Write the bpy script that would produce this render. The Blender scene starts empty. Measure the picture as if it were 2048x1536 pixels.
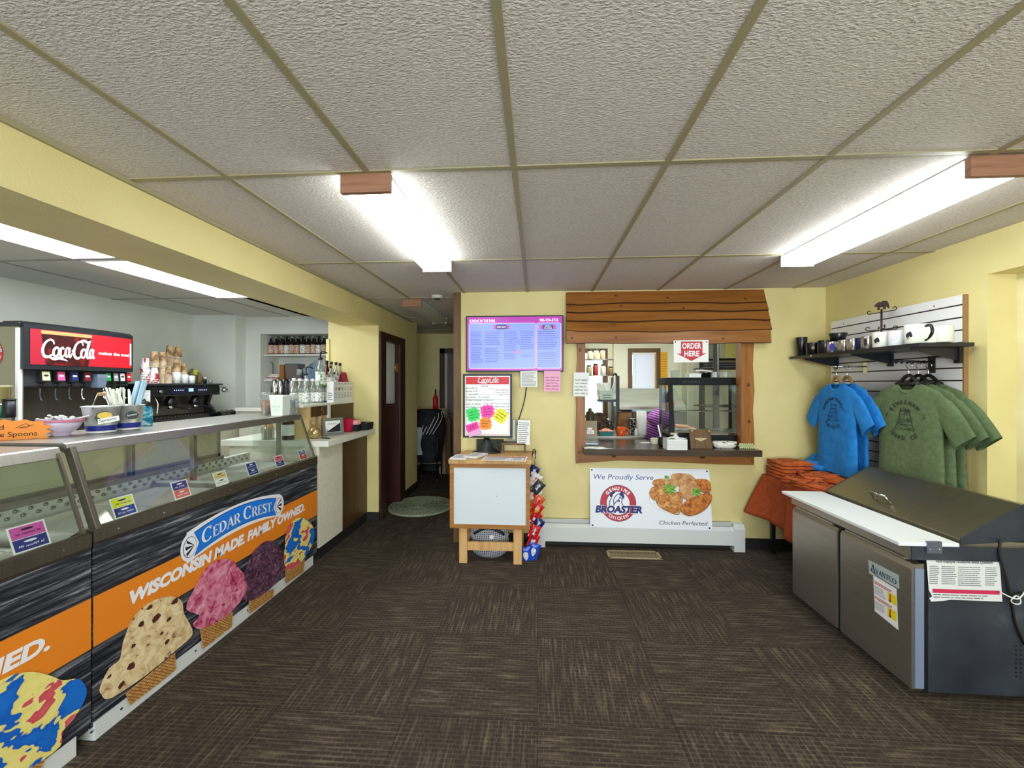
import bpy, bmesh, math, random
from math import sin, cos, pi, radians, sqrt
from mathutils import Vector, Matrix

# ------------------------------------------------------------------ camera, world, exposure
SC = bpy.context.scene
COL = SC.collection
CAM_H, FPX, YAW = 1.52, 812.0, radians(3.6)
cd = bpy.data.cameras.new('camera'); cd.sensor_width = 36; cd.sensor_fit = 'HORIZONTAL'
cd.lens = FPX / 2048 * 36; cd.clip_start = 0.02
cam = bpy.data.objects.new('camera', cd); COL.objects.link(cam)
cam.location = (0, 0, CAM_H); cam.rotation_euler = (pi / 2, 0, YAW)
SC.camera = cam
SC.view_settings.view_transform = 'Standard'; SC.view_settings.look = 'None'
SC.view_settings.exposure = 0.27; SC.view_settings.gamma = 1.0
SC.view_settings.use_curve_mapping = False
W = bpy.data.worlds.new('world'); SC.world = W; W.use_nodes = True
W.node_tree.nodes['Background'].inputs[0].default_value = (0.80, 0.90, 1.0, 1)
W.node_tree.nodes['Background'].inputs[1].default_value = 3.2

LAMP = 15.0        # radiance of the lit fluorescent lenses
PANEL = 10.0       # radiance of the troffers behind the counter


def portal(name, loc, rot, sx, sy, energy=None, color=(1, 1, 1)):
    l = bpy.data.lights.new(name, 'AREA'); l.shape = 'RECTANGLE'; l.size = sx; l.size_y = sy
    if energy is None: l.cycles.is_portal = True
    else: l.energy = energy; l.color = color
    o = bpy.data.objects.new(name, l); COL.objects.link(o); o.location = loc; o.rotation_euler = rot
    return o


# daylight: shop-front windows behind the camera, kitchen windows
portal('daylight_front', (0.45, -2.55, 1.45), (pi / 2 + 0.12, 0, 0), 3.6, 1.4, 170, (0.84, 0.92, 1.0))

# ------------------------------------------------------------------ pixel -> room helpers (2048 x 1536)
CA, SA = cos(YAW), sin(YAW)


def at(px, py, X=None, Y=None, Z=None):
    r = (px - 1024) / FPX
    dx, dy, dz = r * CA - SA, CA + SA * r, (768 - py) / FPX
    if X is not None: t = X / dx
    elif Y is not None: t = Y / dy
    else: t = (Z - CAM_H) / dz
    return Vector((t * dx, t * dy, CAM_H + t * dz))


REF = [1024]        # pixel column meant by px = 0


def xz(px, py, Y): p = at(px or REF[0], py, Y=Y); return (p.x, p.z)
def yz(px, py, X): p = at(px, py, X=X); return (p.y, p.z)


# ------------------------------------------------------------------ materials
def lin(c):
    return tuple(((v / 255) / 12.92 if v / 255 <= 0.04045 else ((v / 255 + 0.055) / 1.055) ** 2.4) for v in c[:3]) + (1,)


_M = {}


def M(name, c=(200, 200, 200), rough=0.5, metal=0.0, spec=0.5, emit=0.0, sheen=0.0):
    if name in _M: return _M[name]
    m = bpy.data.materials.new(name); m.use_nodes = True
    b = m.node_tree.nodes['Principled BSDF']
    b.inputs['Base Color'].default_value = lin(c); b.inputs['Roughness'].default_value = rough
    b.inputs['Metallic'].default_value = metal; b.inputs['Specular IOR Level'].default_value = spec
    if sheen: b.inputs['Sheen Weight'].default_value = sheen
    if emit:
        b.inputs['Emission Color'].default_value = lin(c); b.inputs['Emission Strength'].default_value = emit
    m.diffuse_color = lin(c)
    _M[name] = m
    return m


def NM(name, stops, scale=(5, 5, 5), detail=3.0, rough=0.6, metal=0.0, bump=0.0, dist=0.0, spec=0.4, bscale=None, world=False, rot=(0, 0, 0), interp='LINEAR', nrough=0.55):
    """noise driven colour ramp material"""
    if name in _M: return _M[name]
    m = M(name, stops[0][1], rough, metal, spec)
    nt = m.node_tree; N, L = nt.nodes, nt.links; b = N['Principled BSDF']
    tc = N.new('ShaderNodeTexCoord'); mp = N.new('ShaderNodeMapping'); nz = N.new('ShaderNodeTexNoise'); cr = N.new('ShaderNodeValToRGB')
    mp.inputs['Scale'].default_value = scale; mp.inputs['Rotation'].default_value = rot
    if world:
        g = N.new('ShaderNodeNewGeometry'); L.new(g.outputs['Position'], mp.inputs['Vector'])
    else: L.new(tc.outputs['Object'], mp.inputs['Vector'])
    L.new(mp.outputs[0], nz.inputs['Vector'])
    nz.inputs['Scale'].default_value = 1; nz.inputs['Detail'].default_value = detail; nz.inputs['Distortion'].default_value = dist
    nz.inputs['Roughness'].default_value = nrough
    cr.color_ramp.interpolation = interp
    e = cr.color_ramp.elements
    while len(e) > len(stops) and len(e) > 1: e.remove(e[-1])
    while len(e) < len(stops): e.new(0.5)
    for i, (p, c) in enumerate(stops): e[i].position = p; e[i].color = lin(c)
    L.new(nz.outputs['Fac'], cr.inputs[0]); L.new(cr.outputs[0], b.inputs['Base Color'])
    if bump:
        bp = N.new('ShaderNodeBump'); bp.inputs['Strength'].default_value = bump; bp.inputs['Distance'].default_value = 0.01
        if bscale:
            n2 = N.new('ShaderNodeTexNoise'); n2.inputs['Scale'].default_value = bscale; n2.inputs['Detail'].default_value = 2
            L.new(mp.inputs['Vector'].links[0].from_socket, n2.inputs['Vector']); L.new(n2.outputs['Fac'], bp.inputs['Height'])
        else: L.new(nz.outputs['Fac'], bp.inputs['Height'])
        L.new(bp.outputs[0], b.inputs['Normal'])
    return m


def steel(name, c, rough=0.3, scale=(2, 120, 2), var=8):
    d = tuple(max(0, v - var) for v in c)
    return NM(name, [(0.35, d), (0.65, c)], scale, 3, rough, 0.85, 0.03)


def glass(name, tint=(235, 245, 240), refl=0.10, rough=0.02, haze=0.0, edge=0.8):
    if name in _M: return _M[name]
    m = bpy.data.materials.new(name); m.use_nodes = True
    N, L = m.node_tree.nodes, m.node_tree.links
    N.remove(N['Principled BSDF']); out = N['Material Output']
    tr = N.new('ShaderNodeBsdfTransparent'); tr.inputs[0].default_value = lin(tint)
    gl = N.new('ShaderNodeBsdfGlossy'); gl.inputs['Roughness'].default_value = rough
    fr = N.new('ShaderNodeLayerWeight'); fr.inputs[0].default_value = 0.5
    pw = N.new('ShaderNodeMath'); pw.operation = 'POWER'; pw.inputs[1].default_value = 4.0
    mul = N.new('ShaderNodeMath'); mul.operation = 'MULTIPLY_ADD'; mul.inputs[1].default_value = edge; mul.inputs[2].default_value = refl; mul.use_clamp = True
    mx = N.new('ShaderNodeMixShader')
    L.new(fr.outputs['Facing'], pw.inputs[0]); L.new(pw.outputs[0], mul.inputs[0]); L.new(mul.outputs[0], mx.inputs[0]); L.new(tr.outputs[0], mx.inputs[1]); L.new(gl.outputs[0], mx.inputs[2])
    if haze:
        df = N.new('ShaderNodeBsdfDiffuse'); df.inputs[0].default_value = lin(tint)
        m2 = N.new('ShaderNodeMixShader'); m2.inputs[0].default_value = haze
        L.new(mx.outputs[0], m2.inputs[1]); L.new(df.outputs[0], m2.inputs[2]); mx = m2
    L.new(mx.outputs[0], out.inputs[0])
    _M[name] = m
    return m


WHITE = M('white', (236, 236, 232), 0.5)
PAPER = M('paper', (238, 238, 234), 0.7)
BLACK = M('black', (18, 18, 20), 0.45)
MATTE = M('matte_black', (22, 22, 24), 0.8)
DKGREY = M('dark_grey', (52, 54, 58), 0.5)
GREY = M('grey', (130, 132, 132), 0.5)
INK = M('ink', (25, 25, 30), 0.8)
PENCIL = M('pencil_ink', (105, 105, 112), 0.8)
RED = M('red', (206, 26, 38), 0.45)
NAVY = M('navy', (24, 44, 130), 0.5)
PINK = M('pink_paper', (226, 92, 170), 0.7)
ORANGE = M('orange_paper', (246, 150, 60), 0.7)
YELP = M('yellow_paper', (240, 234, 70), 0.7)
GREENP = M('green_paper', (70, 220, 110), 0.7)
STEEL = steel('brushed_steel', (176, 172, 162), 0.33)
STEELD = steel('dark_steel', (122, 116, 104), 0.36)
CHROME = M('chrome', (205, 205, 205), 0.15, 1.0)
YWALL = NM('yellow_paint', [(0.3, (218, 202, 138)), (0.7, (226, 211, 148))], (3, 3, 3), 2, 0.5, 0, 0.10, bscale=160, world=True)
WWALL = NM('white_paint', [(0.3, (212, 214, 204)), (0.7, (222, 224, 214))], (2, 2, 2), 2, 0.5, 0, 0.06, bscale=120, world=True)
KWALL = M('kitchen_paint', (228, 228, 208), 0.6)
OAK = NM('oak', [(0.3, (146, 94, 42)), (0.7, (180, 126, 64))], (3, 3, 40), 4, 0.5, 0, 0.05)
OAKV = NM('oak_light', [(0.3, (190, 142, 84)), (0.7, (218, 176, 118))], (40, 8, 4), 4, 0.5)
DWOOD = NM('dark_wood', [(0.3, (44, 20, 14)), (0.7, (70, 36, 24))], (30, 30, 2), 4, 0.4)
BRWOOD = NM('brown_wood', [(0.25, (72, 50, 28)), (0.55, (112, 82, 48)), (0.75, (84, 58, 34))], (50, 50, 3), 5, 0.5)
LACQ = NM('lacquered_cedar', [(0.3, (126, 76, 30)), (0.5, (148, 93, 38)), (0.75, (164, 107, 47))], (1.6, 14, 22), 4, 0.42, 0, 0.04)
LACQV = NM('lacquered_cedar_upright', [(0.3, (118, 70, 28)), (0.5, (152, 96, 40)), (0.75, (172, 114, 54))], (34, 20, 2.5), 4, 0.42, 0, 0.04)
KNOT = M('wood_knot', (92, 42, 16), 0.5)
ESPR = NM('espresso_laminate', [(0.3, (58, 46, 38)), (0.7, (82, 66, 54))], (3, 40, 40), 4, 0.22)
GLASS = glass('clear_glass', (232, 240, 236), 0.09)
CLEARP = glass('clear_plastic', (238, 242, 242), 0.10, 0.08, 0.10)


# ------------------------------------------------------------------ mesh builder
def frame(o, u, v):
    o, u, v = Vector(o), Vector(u).normalized(), Vector(v).normalized(); n = u.cross(v)
    def F(x, y, k=0): return o + u * x + v * y + n * (k * 0.001)
    return F


def FY(y): return frame((0, y, 0), (1, 0, 0), (0, 0, 1))          # faces the viewer (-Y); coords = (X, Z)
def FX(x): return frame((x, 0, 0), (0, 1, 0), (0, 0, 1))          # faces +X; coords = (Y, Z)
def FNX(x): return frame((x, 0, 0), (0, -1, 0), (0, 0, 1))        # faces -X; coords = (-Y, Z)
def FZ(z): return frame((0, 0, z), (1, 0, 0), (0, 1, 0))          # faces up; coords = (X, Y)


_T = {}


def text_mesh(s, bold, shear):
    key = (s, bold, shear)
    if key not in _T:
        c = bpy.data.curves.new('t', 'FONT'); c.body = s; c.size = 1; c.offset = bold; c.shear = shear; c.resolution_u = 3
        o = bpy.data.objects.new('t', c); COL.objects.link(o)
        dg = bpy.context.evaluated_depsgraph_get(); me = o.evaluated_get(dg).to_mesh()
        V = [(v.co.x, v.co.y) for v in me.vertices]; Fc = [tuple(p.vertices) for p in me.polygons]
        o.evaluated_get(dg).to_mesh_clear(); bpy.data.objects.remove(o); bpy.data.curves.remove(c)
        _T[key] = (V, Fc)
    return _T[key]


def smooth_pts(pts, n=6, closed=False):
    out = []; P = [Vector(p) for p in pts]; N = len(P)
    rng = range(N) if closed else range(N - 1)
    for i in rng:
        if closed: a, b, c, d = P[i - 1], P[i], P[(i + 1) % N], P[(i + 2) % N]
        else: a, b, c, d = P[max(i - 1, 0)], P[i], P[i + 1], P[min(i + 2, N - 1)]
        for k in range(n):
            t = k / n
            out.append(0.5 * ((2 * b) + (c - a) * t + (2 * a - 5 * b + 4 * c - d) * t * t + (3 * b - 3 * c + d - a) * t ** 3))
    if not closed: out.append(P[-1])
    return out


class MB:
    def __init__(s): s.bm = bmesh.new(); s.mats = []

    def mi(s, m):
        if m not in s.mats: s.mats.append(m)
        return s.mats.index(m)

    def face(s, vs, m, smooth=False):
        try: f = s.bm.faces.new(vs)
        except ValueError: return None
        f.material_index = s.mi(m); f.smooth = smooth
        return f

    def poly(s, pts, m): return s.face([s.bm.verts.new(p) for p in pts], m)

    def obox(s, c, size, m, rot=None, bev=0.0, R=None):
        tm = bmesh.new(); bmesh.ops.create_cube(tm, size=1)
        for v in tm.verts: v.co = Vector((v.co.x * size[0], v.co.y * size[1], v.co.z * size[2]))
        if bev: bmesh.ops.bevel(tm, geom=tm.edges[:], offset=min(bev, min(size) * 0.49), segments=2, affect='EDGES', profile=0.7)
        mat = R if R else (Matrix.Rotation(rot[2], 4, 'Z') @ Matrix.Rotation(rot[1], 4, 'Y') @ Matrix.Rotation(rot[0], 4, 'X') if rot else Matrix())
        s.absorb(tm, m, Matrix.Translation(Vector(c)) @ mat.to_4x4(), bev > 0)
        return s

    def box(s, x0, x1, y0, y1, z0, z1, m, bev=0.0):
        return s.obox(((x0 + x1) / 2, (y0 + y1) / 2, (z0 + z1) / 2), (abs(x1 - x0), abs(y1 - y0), abs(z1 - z0)), m, None, bev)

    def absorb(s, tm, m, mat=None, smooth=False):
        i = s.mi(m); mp = {}
        for v in tm.verts: mp[v] = s.bm.verts.new(mat @ v.co if mat else v.co)
        for f in tm.faces:
            try: g = s.bm.faces.new([mp[v] for v in f.verts]); g.material_index = i; g.smooth = False
            except ValueError: pass
        tm.free()

    def rings(s, R, m, closed=True, cap0=True, cap1=True, smooth=True):
        V = [[s.bm.verts.new(p) for p in r] for r in R]; n = len(V[0])
        for a, b in zip(V, V[1:]):
            for i in range(n if closed else n - 1):
                s.face([a[i], a[(i + 1) % n], b[(i + 1) % n], b[i]], m, smooth)
        if cap0: s.face(V[0][::-1], m)
        if cap1: s.face(V[-1], m)
        return s

    def lathe(s, prof, o, m, seg=20, cap0=True, cap1=True, axis=None, smooth=True):
        o = Vector(o); Q = Vector(axis).to_track_quat('Z', 'Y') if axis else None
        R = []
        for r, z in prof:
            ring = [Vector((r * cos(2 * pi * i / seg), r * sin(2 * pi * i / seg), z)) for i in range(seg)]
            R.append([o + (Q @ p if Q else p) for p in ring])
        return s.rings(R, m, True, cap0, cap1, smooth)

    def cyl(s, p0, p1, r, m, r1=None, seg=12):
        p0, p1 = Vector(p0), Vector(p1); d = p1 - p0
        return s.lathe([(r, 0), (r if r1 is None else r1, d.length)], p0, m, seg, axis=d)

    def tube(s, pts, r, m, seg=8, smooth=0, closed=False):
        if smooth: pts = smooth_pts(pts, smooth, closed)
        P = [Vector(p) for p in pts]; R = []; up = Vector((0.13, 0.21, 1)).normalized()
        for i, p in enumerate(P):
            d = (P[min(i + 1, len(P) - 1)] - P[max(i - 1, 0)])
            d = d.normalized() if d.length > 1e-9 else Vector((0, 0, 1))
            a = d.cross(up)
            if a.length < 1e-3: a = d.cross(Vector((1, 0, 0)))
            a.normalize(); b = d.cross(a)
            rr = r[i * len(r) // len(P)] if isinstance(r, (list, tuple)) else r
            R.append([p + (a * cos(2 * pi * k / seg) + b * sin(2 * pi * k / seg)) * rr for k in range(seg)])
        return s.rings(R, m)

    def prism(s, F, pts, m, d=0.01, k=0, side=None):
        """polygon in a frame, extruded backwards by d metres"""
        A = [s.bm.verts.new(F(x, y, k)) for x, y in pts]; B = [s.bm.verts.new(F(x, y, k - d * 1000)) for x, y in pts]
        s.face(A, m); s.face(B[::-1], side or m); n = len(pts)
        for i in range(n): s.face([A[i], B[i], B[(i + 1) % n], A[(i + 1) % n]], side or m)
        return s

    def p2(s, F, pts, m, k=1): s.poly([F(x, y, k) for x, y in pts], m); return s

    def r2(s, F, x0, x1, y0, y1, m, k=1): return s.p2(F, [(x0, y0), (x1, y0), (x1, y1), (x0, y1)], m, k)

    def disc(s, F, x, y, r, m, k=1, ry=None, n=28):
        return s.p2(F, [(x + r * cos(2 * pi * i / n), y + (ry or r) * sin(2 * pi * i / n)) for i in range(n)], m, k)

    def ring2(s, F, x, y, r0, r1, m, k=1, n=36, a0=0, a1=2 * pi):
        for i in range(n):
            a, b = a0 + (a1 - a0) * i / n, a0 + (a1 - a0) * (i + 1) / n
            s.p2(F, [(x + r0 * cos(a), y + r0 * sin(a)), (x + r1 * cos(a), y + r1 * sin(a)), (x + r1 * cos(b), y + r1 * sin(b)), (x + r0 * cos(b), y + r0 * sin(b))], m, k)
        return s

    def ribbon(s, F, pts, w, m, k=1, sm=5):
        """stroke; pts (x, y) or (x, y, width factor)"""
        P = smooth_pts([(p[0], p[1], p[2] if len(p) > 2 else 1.0) for p in pts], sm) if sm else [Vector((p[0], p[1], p[2] if len(p) > 2 else 1.0)) for p in pts]
        prev = None
        for i, p in enumerate(P):
            d = P[min(i + 1, len(P) - 1)] - P[max(i - 1, 0)]; L = sqrt(d.x ** 2 + d.y ** 2) or 1
            nx, ny = -d.y / L * w * p.z / 2, d.x / L * w * p.z / 2
            cur = [s.bm.verts.new(F(p.x + nx, p.y + ny, k)), s.bm.verts.new(F(p.x - nx, p.y - ny, k))]
            if prev: s.face([prev[0], prev[1], cur[1], cur[0]], m)
            prev = cur
        return s

    def text(s, F, t, x, y, h, m, w=None, k=1, bold=0.0, shear=0.0, al='L', rot=0.0):
        V, Fc = text_mesh(t, bold, shear)
        if not V: return s
        sc = h / 0.72; x0 = min(v[0] for v in V); x1 = max(v[0] for v in V); wid = (x1 - x0) * sc
        sx = sc * (w / wid if w else 1); wid = w or wid
        off = {'L': 0, 'C': -wid / 2, 'R': -wid}[al]; c, q = cos(rot), sin(rot); bv = []
        for vx, vy in V:
            a, b = (vx - x0) * sx + off, vy * sc
            bv.append(s.bm.verts.new(F(x + a * c - b * q, y + a * q + b * c, k)))
        for f in Fc: s.face([bv[i] for i in f], m)
        return s

    def arc_text(s, F, t, cx, cy, r, h, m, mid, step, k=1, bold=0.02, inside=False, sx=1.0):
        n = len(t)
        for i, ch in enumerate(t):
            if ch == ' ': continue
            a = mid + (i - (n - 1) / 2) * step * (1 if inside else -1)
            V, Fc = text_mesh(ch, bold, 0); sc = h / 0.72
            mx = (min(v[0] for v in V) + max(v[0] for v in V)) / 2
            rot = a - pi / 2 + (pi if inside else 0); c, q = cos(rot), sin(rot); bv = []
            for vx, vy in V:
                p, b = (vx - mx) * sc * sx, (vy - 0.36) * sc
                bv.append(s.bm.verts.new(F(cx + r * cos(a) + p * c - b * q, cy + r * sin(a) + p * q + b * c, k)))
            for f in Fc: s.face([bv[j] for j in f], m)
        return s

    def scrib(s, F, x, y, w, h, m, seed=0, k=1, words=True, lw=None):
        """a line of small illegible writing"""
        R = random.Random(seed); cx = x; lw = lw or h * 0.18
        while cx < x + w - h * 0.4:
            wl = min(R.uniform(1.2, 4.0) * h, x + w - cx); n = max(3, int(wl / (h * 0.28)))
            s.ribbon(F, [(cx + wl * i / n, y + (h * R.uniform(0.45, 0.95) if i % 2 else h * R.uniform(0, 0.3))) for i in range(n + 1)], lw, m, k, 2)
            cx += wl + h * 0.6
        return s

    def lines(s, F, x0, x1, y0, y1, n, m, seed=0, k=1, th=0.35):
        """printed small text as broken bars"""
        R = random.Random(seed); dy = (y1 - y0) / n
        for i in range(n):
            y = y1 - dy * (i + 0.7); x = x0; end = x1 - R.uniform(0, 0.25) * (x1 - x0)
            while x < end:
                l = R.uniform(0.04, 0.14) * (x1 - x0); s.r2(F, x, min(x + l, end), y, y + dy * th, m, k); x += l + 0.015 * (x1 - x0)
        return s

    def surf(s, fn, nu, nv, m, closed_u=False):
        V = [[s.bm.verts.new(fn(i / nu, j / nv)) for i in range(nu if closed_u else nu + 1)] for j in range(nv + 1)]
        n = len(V[0])
        for a, b in zip(V, V[1:]):
            for i in range(n if closed_u else n - 1): s.face([a[i], a[(i + 1) % n], b[(i + 1) % n], b[i]], m, True)
        return s

    def build(s, name, parent=None, label=None, base=None, local=False, sol=0.0, fix=True):
        if fix: bmesh.ops.recalc_face_normals(s.bm, faces=s.bm.faces[:]) if sol == 0 and fix != 'no' else None
        me = bpy.data.meshes.new(name); s.bm.to_mesh(me); s.bm.free()
        for m in s.mats: me.materials.append(m)
        o = bpy.data.objects.new(name, me); COL.objects.link(o)
        root = parent
        while root is not None and root.parent is not None: root = root.parent
        off = None
        if local: pass
        elif root is not None: off = root.location
        else:
            if base is None:
                n = max(1, len(me.vertices)); xs = [v.co for v in me.vertices]
                base = Vector(((min(v.x for v in xs) + max(v.x for v in xs)) / 2, (min(v.y for v in xs) + max(v.y for v in xs)) / 2, min(v.z for v in xs)))
            off = Vector(base); o.location = off
        if off is not None: me.transform(Matrix.Translation(-Vector(off)))
        if parent is not None: o.parent = parent
        if label: o['label'] = label
        if sol:
            md = o.modifiers.new('solid', 'SOLIDIFY'); md.thickness = sol; md.offset = 0
        return o


def tag(o, label, cat, group=None, kind=None):
    o['label'] = label; o['category'] = cat
    if group: o['group'] = group
    if kind: o['kind'] = kind
    return o


def thing(name, label, cat, loc=(0, 0, 0), rz=0.0, group=None):
    o = bpy.data.objects.new(name, None); COL.objects.link(o); o.empty_display_size = 0.05
    o.location = loc; o.rotation_euler = (0, 0, rz)
    return tag(o, label, cat, group)


def one(name, mb, label, cat, group=None, base=None):
    return tag(mb.build(name, base=base), label, cat, group)


def struct(name, mb, parent=None):
    o = mb.build(name, parent)
    if parent is None: o['kind'] = 'structure'
    return o


def dup(root, loc, rz=0.0, label=None, group=None):
    r = root.copy(); COL.objects.link(r); r.location = loc; r.rotation_euler = (root.rotation_euler.x, root.rotation_euler.y, rz)
    if label: r['label'] = label
    if group: r['group'] = group
    for ch in list(root.children):
        c = ch.copy(); COL.objects.link(c); c.parent = r
        for g in ch.children:
            d = g.copy(); COL.objects.link(d); d.parent = c
    return r


# hand-drawn script lettering, unit height about 1 (x 0..~4.1)
SCRIPT = [
    [(0.92, 0.80, .5), (0.86, 1.0, .8), (0.62, 1.08, .7), (0.28, 0.85, 1), (0.10, 0.42, 1.3), (0.20, 0.06, 1.3), (0.50, 0.0, 1), (0.82, 0.18, .6)],
    [(1.08, 0.62, 1), (0.90, 0.42, 1.2), (0.90, 0.12, 1.1), (1.10, 0.06, .8), (1.28, 0.30, 1.1), (1.24, 0.58, .9), (1.08, 0.62, .8)],
    [(1.66, 0.52, .8), (1.58, 0.64, .8), (1.42, 0.48, 1.1), (1.40, 0.16, 1.2), (1.56, 0.04, .8), (1.78, 0.26, .5)],
    [(2.08, 0.56, .8), (1.96, 0.64, .8), (1.80, 0.42, 1.1), (1.82, 0.10, 1.1), (1.96, 0.08, .8), (2.10, 0.34, .8)],
    [(2.14, 0.66, 1), (2.08, 0.34, 1.2), (2.12, 0.06, 1), (2.24, 0.10, .6), (2.34, 0.34, .5)],
    [(2.30, 0.46, .9), (2.44, 0.46, .9)],
    [(3.26, 0.84, .5), (3.20, 1.04, .8), (2.98, 1.10, .7), (2.66, 0.88, 1), (2.48, 0.42, 1.3), (2.58, 0.06, 1.3), (2.86, 0.0, 1), (3.10, 0.16, .6)],
    [(3.30, 0.62, 1), (3.12, 0.42, 1.2), (3.12, 0.12, 1.1), (3.32, 0.06, .8), (3.50, 0.30, 1.1), (3.46, 0.58, .9), (3.30, 0.62, .8)],
    [(3.50, 0.30, .5), (3.72, 0.62, .6), (3.86, 1.06, .8), (3.74, 1.08, .9), (3.64, 0.60, 1.2), (3.62, 0.12, 1.2), (3.74, 0.04, .8), (3.88, 0.24, .5)],
    [(4.16, 0.56, .8), (4.04, 0.64, .8), (3.88, 0.42, 1.1), (3.90, 0.10, 1.1), (4.04, 0.08, .8), (4.18, 0.34, .8)],
    [(4.22, 0.66, 1), (4.16, 0.34, 1.2), (4.20, 0.06, 1), (4.34, 0.14, .5)],
    [(0.50, 0.0, .6), (0.9, -0.12, 1.1), (1.3, -0.05, 1.2), (1.7, -0.14, .7), (1.95, -0.22, .3)],
    [(2.98, 1.10, .5), (3.3, 1.20, 1.0), (3.7, 1.10, 1.1), (4.0, 1.22, .5)],
]


def script(mb, F, x, y, w, m, k=1, hs=1.0, wt=0.13):
    s = w / 4.3
    for st in SCRIPT:
        mb.ribbon(lambda a, b, kk=0: F(x + a * s, y + b * s * hs, kk), st, wt, m, k, 5)


# serif capitals from strokes, unit cap height 1: (advance, [(stroke points), ...])
def _arc(cx, cy, rx, ry, a0, a1, w0, w1, n=9):
    out = []
    for i in range(n + 1):
        a = radians(a0 + (a1 - a0) * i / n); th = abs(cos(a)); out.append((cx + rx * cos(a), cy + ry * sin(a), w0 + (w1 - w0) * th))
    return out


SERIF = {
    'C': (0.80, [_arc(0.42, 0.5, 0.34, 0.46, 48, 318, 0.4, 1.3, 14), [(0.66, 0.72, .4), (0.67, 0.98, .4)]]),
    'E': (0.66, [[(0.16, 0, 1.2), (0.16, 1, 1.2)], [(0.02, 0.97, .5), (0.58, 0.97, .5)], [(0.02, 0.03, .5), (0.60, 0.03, .5)], [(0.16, 0.52, .5), (0.46, 0.52, .5)], [(0.57, 1, .4), (0.57, 0.78, .3)], [(0.60, 0, .4), (0.63, 0.24, .3)], [(0.46, 0.62, .3), (0.46, 0.42, .3)]]),
    'D': (0.82, [[(0.16, 0, 1.2), (0.16, 1, 1.2)], [(0.02, 0.97, .5), (0.30, 0.97, .5)], [(0.02, 0.03, .5), (0.30, 0.03, .5)], _arc(0.28, 0.5, 0.42, 0.47, -90, 90, 0.5, 1.3, 12)]),
    'A': (0.80, [[(0.10, 0, .5), (0.40, 1, .5)], [(0.40, 1, 1.2), (0.70, 0, 1.2)], [(0.20, 0.34, .5), (0.58, 0.34, .5)], [(0, 0.03, .5), (0.24, 0.03, .5)], [(0.54, 0.03, .5), (0.84, 0.03, .5)]]),
    'R': (0.78, [[(0.16, 0, 1.2), (0.16, 1, 1.2)], [(0.02, 0.97, .5), (0.36, 0.97, .5)], [(0.02, 0.03, .5), (0.30, 0.03, .5)], _arc(0.32, 0.74, 0.26, 0.23, -90, 90, 0.5, 1.2, 9), [(0.16, 0.51, .5), (0.34, 0.51, .5)], [(0.36, 0.51, 1.2), (0.68, 0.02, 1.2)], [(0.62, 0.03, .5), (0.80, 0.03, .5)]]),
    'S': (0.60, [[(0.50, 0.80, .4), (0.40, 0.96, .5), (0.20, 0.94, .9), (0.12, 0.74, 1.2), (0.28, 0.55, 1.3), (0.46, 0.40, 1.3), (0.50, 0.20, 1.2), (0.36, 0.04, .8), (0.16, 0.06, .5), (0.08, 0.24, .4)], [(0.51, 0.98, .4), (0.51, 0.74, .4)], [(0.07, 0.0, .4), (0.07, 0.28, .4)]]),
    'T': (0.72, [[(0.36, 0, 1.2), (0.36, 1, 1.2)], [(0.02, 0.97, .5), (0.70, 0.97, .5)], [(0.03, 1, .4), (0.03, 0.74, .3)], [(0.69, 1, .4), (0.69, 0.74, .3)], [(0.20, 0.03, .5), (0.52, 0.03, .5)]]),
    'V': (0.76, [[(0.12, 1, 1.2), (0.40, 0, 1.2)], [(0.40, 0, .5), (0.66, 1, .5)], [(0, 0.97, .5), (0.26, 0.97, .5)], [(0.54, 0.97, .5), (0.78, 0.97, .5)]]),
    'N': (0.84, [[(0.14, 0, .5), (0.14, 1, .5)], [(0.14, 1, 1.2), (0.68, 0, 1.2)], [(0.68, 0, .5), (0.68, 1, .5)], [(0, 0.97, .5), (0.2, 0.97, .5)], [(0.02, 0.03, .5), (0.28, 0.03, .5)], [(0.56, 0.97, .5), (0.82, 0.97, .5)]]),
    'O': (0.90, [_arc(0.44, 0.5, 0.37, 0.46, 0, 360, 0.4, 1.3, 20)]),
    '.': (0.30, [[(0.06, 0.06, 1.2), (0.18, 0.06, 1.2)]]), ' ': (0.36, []),
}


def serif(mb, F, t, x, y, w, h, m, k=1, wt=0.13, sm=2, caps=1.0):
    """caps > 1: first letters of words taller"""
    adv = 0; first = True; seq = []
    for ch in t:
        f = caps if first else 1.0; seq.append((ch, adv, f)); adv += SERIF[ch][0] * f; first = ch == ' '
    sx = w / adv
    for ch, a, f in seq:
        for st in SERIF[ch][1]:
            mb.ribbon(lambda p, q, kk=0: F(x + (a + p * f) * sx, y + q * h * f, kk), [(p[0], p[1], p[2]) for p in st], wt, m, k, 2 if len(st) > 2 else 1)


def burst(cx, cy, rx, ry, n=18, amp=0.16, seed=1, rot=0.0):
    R = random.Random(seed); out = []
    for i in range(2 * n):
        a = 2 * pi * i / (2 * n); q = 1 + (amp if i % 2 else -amp) * R.uniform(0.6, 1.2)
        c, s = cos(a), sin(a); m = max(abs(c), abs(s)); x, y = rx * q * (c / m * .55 + c * .45), ry * q * (s / m * .55 + s * .45)
        out.append((cx + x * cos(rot) - y * sin(rot), cy + x * sin(rot) + y * cos(rot)))
    return out

# ================================================================== the setting
YB = 3.87            # wall with the menu screen
XR = 2.62            # right wall
XL = -4.40           # far left wall behind the counter
ZC = 2.40


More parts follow.
